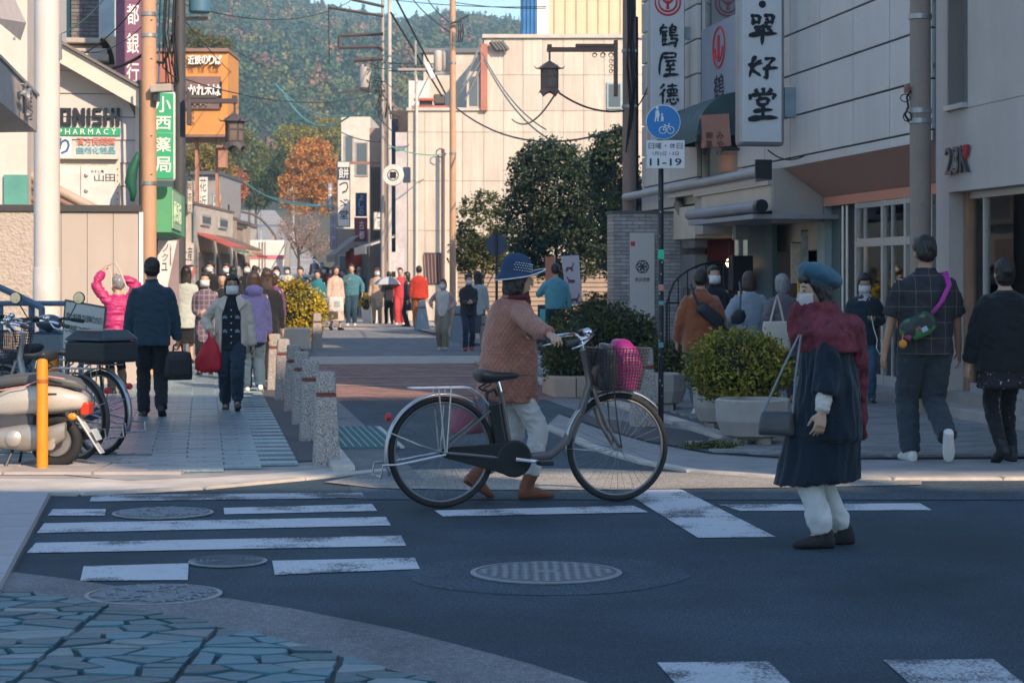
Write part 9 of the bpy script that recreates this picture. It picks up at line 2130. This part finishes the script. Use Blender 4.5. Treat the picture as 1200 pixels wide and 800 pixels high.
q=wpos(p)@(p.hc+Vector((.0,0,.06)));tb=thing('bag_strap','pale looped strap held up by the woman in magenta','strap',tuple(q),0);m=MB();m.tube([(-.10,0,.17),(-.02,-.02,.20),(.03,-.04,.12),(.09,-.05,-.02),(.12,-.05,-.1)],.010,6);m.tube([(-.11,.02,.16),(-.06,-.06,.05),(-.05,-.08,-.1)],.008,6);m.build('strap',M('strap_cream',(.55,.48,.42),.7),tb)
d=33;person('woman in a pale mint coat and black skirt seen from behind by the slanted banner',GD(218,d),AWAY,Hh(311,d),.018,feet=STAND,hair='long',face=False,top=dict(mat=cloth('coat_mint',(.42,.47,.46)),hem=.62,hemr=(.21,.17),name='coat'),bottom=dict(mat=MATS['trousers_black'],skirt=(.36,.95),hemr=(.18,.15)))
d=29;person('masked person in a violet checked coat with folded arms',GD(241,d),PI,Hh(318,d),.018,feet=STAND,mask=True,hair='short',hands=[(-.05,.20,1.05),(.08,.19,1.0)],top=dict(mat=plaid('coat_check_violet',(.11,.085,.12),(.25,.2,.25),14,14,.2),hem=.55,hemr=(.22,.18),name='coat'),bottom=dict(mat=MATS['trousers_black']))
d=30;person('smiling man in black leaning behind the masked person in violet',GD(261,d),PI,Hh(318,d),.018,feet=STAND,hair='short',hands=[(-.15,.2,1.1),(.12,.2,1.0)],top=dict(mat=MATS['jacket_ink'],hem=.75),bottom=dict(mat=MATS['trousers_black']))
d=59;p=person('man in a teal jumper and navy trousers walking down the middle of the street',GD(412,d),PI,Hh(309,d),.018,feet=[(-.09,.06,0,0),(.09,-.02,0,0)],hair='short',hands=[(-.30,.05,.90),(.10,.24,1.22)],build=1.15,top=dict(mat=cloth('jumper_teal',(.06,.17,.21)),hem=.82,hemr=(.195,.15),waist=(.20,.155),chest=(.205,.14),sr=(.09,.075,.06),name='jumper'),bottom=dict(mat=cloth('trousers_navy_b',(.02,.055,.085)),w=(.10,.08,.065)),shoes=dict(mat=shoe_white))
d=39.4;person('masked woman in a pale pink jacket over a white top and khaki trousers',GD(519,d),PI+R(-6),Hh(326,d),.016,feet=SMALLW,mask=True,hair='bob',hair_mat=M('hair_auburn',(.16,.06,.04),.5),hands=[(-.22,.14,1.0),(.26,.10,1.05)],top=dict(mat=cloth('top_white',(.62,.58,.56)),hem=.80,name='top',sleeve=0),extra_top=[dict(mat=cloth('jacket_pink',(.50,.33,.30)),hem=.60,hemr=(.24,.10),waist=(.22,.10),chest=(.20,.09),dy=-.055,name='jacket')],bottom=dict(mat=cloth('trousers_khaki',(.24,.22,.17)),w=(.10,.085,.075)),shoes=dict(mat=M('shoe_cream',(.5,.42,.36),.6)))
d=38.8;person('masked young man in a black and grey jacket looking at his hands',GD(549,d),PI+R(8),Hh(320,d),.016,feet=SMALLW2,mask=True,hair='short',head=(10,-8),hands=[(-.04,.26,1.08),(.04,.26,1.06)],top=dict(mat=cloth('jacket_charcoal',(.035,.036,.045)),hem=.76,hemr=(.205,.15),waist=(.20,.15),chest=(.205,.14),collar=.03),bottom=dict(mat=cloth('trousers_navy_c',(.03,.04,.07)),w=(.088,.07,.06)),shoes=dict(mat=M('shoe_red',(.45,.05,.05),.5)))
d=41.5;person('long-haired woman in a pale top half hidden behind the young man',GD(560,d),AWAY,Hh(317,d),.02,feet=STAND,hair='long',face=False,top=dict(mat=cloth('top_pale_grey',(.42,.45,.45)),hem=.7),bottom=dict(mat=MATS['trousers_grey'],skirt=(.3,.9)))
d=36.5;person('man in a turquoise denim jacket walking away by the deer banner',GD(651,d),AWAY,Hh(308,d),.016,feet=SMALLW,hair='short',hands=[(-.16,.22,1.20),(.27,.03,.82)],build=1.08,top=dict(mat=cloth('denim_turquoise',(.10,.31,.39)),hem=.86,hemr=(.195,.145),waist=(.20,.15),chest=(.208,.14),sr=(.088,.075,.06),name='denim_jacket'),bottom=dict(mat=cloth('trousers_pine',(.015,.035,.04)),w=(.095,.08,.07)))
d=57;person('man in a red jacket and orange-brown trousers with his back turned',GD(491,d),AWAY,Hh(311,d),.02,feet=SMALLW,hair='short',face=False,build=1.15,top=dict(mat=cloth('jacket_red',(.42,.035,.02)),hem=.80,hemr=(.21,.16)),bottom=dict(mat=cloth('trousers_rust',(.36,.12,.05)),w=(.105,.09,.075)))
d=58;person('long-haired woman in a long navy coat beside the man in red',GD(478,d),PI/2+AWAY,Hh(318,d),.02,feet=STAND,hair='long',top=dict(mat=cloth('coat_ink_blue',(.02,.026,.045)),hem=.5,hemr=(.2,.16)),bottom=dict(mat=MATS['trousers_black']))
d=60;person('person in a bright red and white tracksuit behind the clear umbrella',GD(469,d),PI,Hh(313,d),.02,feet=STAND,hair='short',top=dict(mat=cloth('tracksuit_red',(.50,.05,.06)),hem=.78),bottom=dict(mat=MATS['tracksuit_red'],w=(.095,.08,.075)),shoes=dict(mat=shoe_white))
d=60.5;p=person('person in black trousers carrying a backpack under a clear umbrella',GD(456,d),AWAY,Hh(318,d),.02,feet=SMALLW,hair='short',face=False,hands=[(-.1,.2,1.2),(.25,0,.85)],top=dict(mat=cloth('jacket_grey_b',(.16,.16,.18)),hem=.78),bottom=dict(mat=MATS['trousers_black']))
q=PX(456,332,60.1);tu=thing('clear_umbrella','open transparent umbrella with dark panels amid the crowd','umbrella',tuple(q),0);n_=8
for j in range(n_):
 m=MB();a0,a1=2*PI*j/n_,2*PI*(j+1)/n_;rr_=[(.02,.20),(.2,.17),(.36,.08),(.46,-.03)]
 for(r_,z)in rr_:m.v+=[(r_*math.cos(a0),r_*math.sin(a0),z),(r_*math.cos(a1),r_*math.sin(a1),z)]
 m.f=[(2*i,2*i+1,2*i+3,2*i+2)for i in range(3)];m.build('panel',M('umb_pale',(.50,.52,.55),.25)if j%2 else M('umb_dark',(.06,.09,.13),.3),tu,fix=False)
m=MB();m.cyl((0,0,-.55),(0,0,.24),.012,n=6);m.build('shaft',dark_steel,tu)
q=PX(456,345,60.0);tb=thing('backpack','small black backpack below the clear umbrella','bag',tuple(q),0);MB().box(-.13,.13,-.08,.08,-.2,.2).build('body',bag_black if 'bag_black' in globals()else MATS['bag_black'],tb,bevel=.04)
d=61;person('masked woman in a beige coat walking forward',GD(442,d),PI,Hh(313,d),.02,feet=SMALLW2,mask=True,hair='bob',hair_mat=hair_brown,top=dict(mat=cloth('coat_beige',(.46,.34,.26)),hem=.5,hemr=(.21,.17)),bottom=dict(mat=MATS['trousers_khaki']))
d=54;p=person('woman in a long cream dress with a big white tote bag',GD(393,d),PI+R(30),Hh(311,d),.02,feet=SMALLW,hair='long',hair_mat=hair_brown,top=dict(mat=cloth('dress_cream',(.55,.40,.33)),hem=.4,hemr=(.22,.18),name='dress'),bottom=dict(mat=MATS['dress_cream'],skirt=(.25,.95),hemr=(.22,.2)))
q=PX(394,365,53.5);tb=thing('tote_bag','large white tote bag with a grey print carried by the woman in cream','bag',tuple(q),0);bag_blob(tb,[(0,.19,.05,0,0),(.05,.2,.06,0,0),(.3,.19,.05,0,0),(.38,.18,.03,0,0)],M('tote_white',(.60,.56,.54),.8));MB().obox((.03,-.065,.2),(.14,.008,.14)).build('print',M('tote_print',(.35,.4,.42),.7),tb);m=MB();m.tube([(-.1,0,.38),(-.06,0,.62),(.06,0,.62),(.1,0,.38)],.012,6);m.build('handle',MATS['tote_white'],tb)
d=50;person('person in a bright teal hooded top walking forward behind the golden bush',GD(372,d),PI,Hh(316,d),.02,feet=STAND,hair='short',top=dict(mat=cloth('hood_teal',(.02,.17,.22)),hem=.75,hood=1),bottom=dict(mat=MATS['trousers_black']))
d=49;person('man in a navy jacket with a black cap by the yellow bush',GD(352,d),PI,Hh(312,d),.02,feet=STAND,hair='short',top=dict(mat=MATS['jacket_navy'],hem=.75),bottom=dict(mat=MATS['trousers_black']))
d=36;person('person in a purple jumper walking away beyond the golden bush',GD(320,d),AWAY,Hh(319,d),.02,feet=STAND,hair='bob',hair_mat=hair_brown,face=False,top=dict(mat=cloth('jumper_purple',(.13,.05,.17)),hem=.75),bottom=dict(mat=MATS['trousers_black']))
crowd_cols=[('black',(.013,.014,.018)),('navy',(.022,.035,.06)),('grey',(.16,.16,.17)),('beige',(.42,.33,.26)),('white',(.58,.56,.54)),('brown',(.12,.07,.045)),('blue',(.05,.12,.24)),('teal',(.03,.14,.17)),('wine',(.20,.03,.05)),('olive',(.12,.11,.06)),('red',(.45,.05,.04)),('plum',(.10,.05,.10))]
cm={n_:cloth('crowd_'+n_,c)for n_,c in crowd_cols}
protos=[]
for i,(hs,sk,rz_)in enumerate((('short',None,AWAY),('long',None,AWAY),('bob',(.3,.95),PI),('short',None,PI))):
 pp=person('p',Vector((0,0,0)),rz_,1.66,.024,feet=SMALLW,hair=hs,face=False,mask=(i>1)or None,top=dict(mat=cm['black'],hem=.62 if i in(1,2)else .76,hemr=(.21,.16)),bottom=dict(mat=MATS['trousers_black'],**({'skirt':sk,'hemr':(.2,.17)}if sk else{})))
 protos.append(pp.t)
bpy.context.view_layer.update();ptrees=[tree_of(t)for t in protos]
rr=random.Random(21);n_c=0
spots_=[];used_=set()
for d in(46,52,58,63,68,72,76,80,84,88,92,97):
 u0,u1=(-.3,1.7)if d<66 else((.4,5.5)if d>70 else(.0,2.4))
 for _ in range(12 if d>70 else 4):
  for tr2_ in range(12):
   u_=rr.uniform(u0,u1);q=S(u_,d*1.008);px=600+q.x/q.y*F
   if all((px-a)**2>36 or abs(d-b)>1 for a,b in spots_)and not(276<px<338 and d>79)and not(325<px<366 and d>74):break
  else:continue
  spots_.append((px,d));i=n_c if n_c<4 else rr.randrange(4)
  for _t in range(60):
   cname='black' if n_c<4 else rr.choices(list(cm),[8,6,3,3,3,2,2,2,1,1,1,1])[0];size=rr.choice(('tall ','','slight ',''))
   kind_=('short-haired pedestrian','long-haired pedestrian','skirted bob-haired pedestrian','masked pedestrian')[i]
   lab_=size+'%s in %s %s in the crowd up the street'%(kind_,cname,'walking away' if i<2 else 'coming forward')
   if lab_ not in used_:break
   if n_c>=4:i=rr.randrange(4)
  used_.add(lab_)
  o=protos[i]if n_c<4 else dup(ptrees[i],None,{'crowd_black':cm[cname],'hair_black':rr.choice((hair_black,hair_black,hair_brown,hair_grey))})
  o.location=(q.x,q.y,gz(q.y));o.rotation_euler=(0,0,(AWAY if i<2 else PI)+rr.uniform(-.4,.4));s_={'tall ':1.07,'':1.0,'slight ':.92}[size];o.scale=(s_,s_,s_)
  o['label']=lab_;o['group']='crowd walking up the street';n_c+=1
t=thing('shade_block','unseen block added behind the viewpoint to shade the foreground','building',(0,-9,0),0)
ob=M('shade_block_grey',(.50,.48,.46),.8)
MB().box(3.5,30,-10,0,0,16.55).build('wall',ob,t)  # unseen block added behind the camera, its height set to shade the near road
MB().box(3.5,12.2,-.3,0,19.4,24.0).build('shade_board',ob,t);MB().box(12.2,30,-.3,0,17.65,24.2).build('shade_board',ob,t)  # boards added above a gap that lets the sun band through
MB().box(13.4,14.25,-.3,0,16.553,17.648).build('shade_pier',ob,t)  # pier added in the gap to keep the sun off the cyclist
for x in(4,10,17,23,29):MB().box(x,x+.12,-.9,-.35,16.553,23).build('shade_post',ob,t)
hz,nt,p_,L_=base_mat('air');nt.nodes.remove(p_)
pv=nt.nodes.new('ShaderNodeVolumePrincipled');pv.inputs['Color'].default_value=(.58,.85,1.0,1);pv.inputs['Density'].default_value=.00072;pv.inputs['Anisotropy'].default_value=.2
L_.new(pv.outputs[0],nt.nodes['Material Output'].inputs['Volume'])
o=MB().box(-640,640,-75,960,-1.2,150).build('haze',hz);o['kind']='stuff'
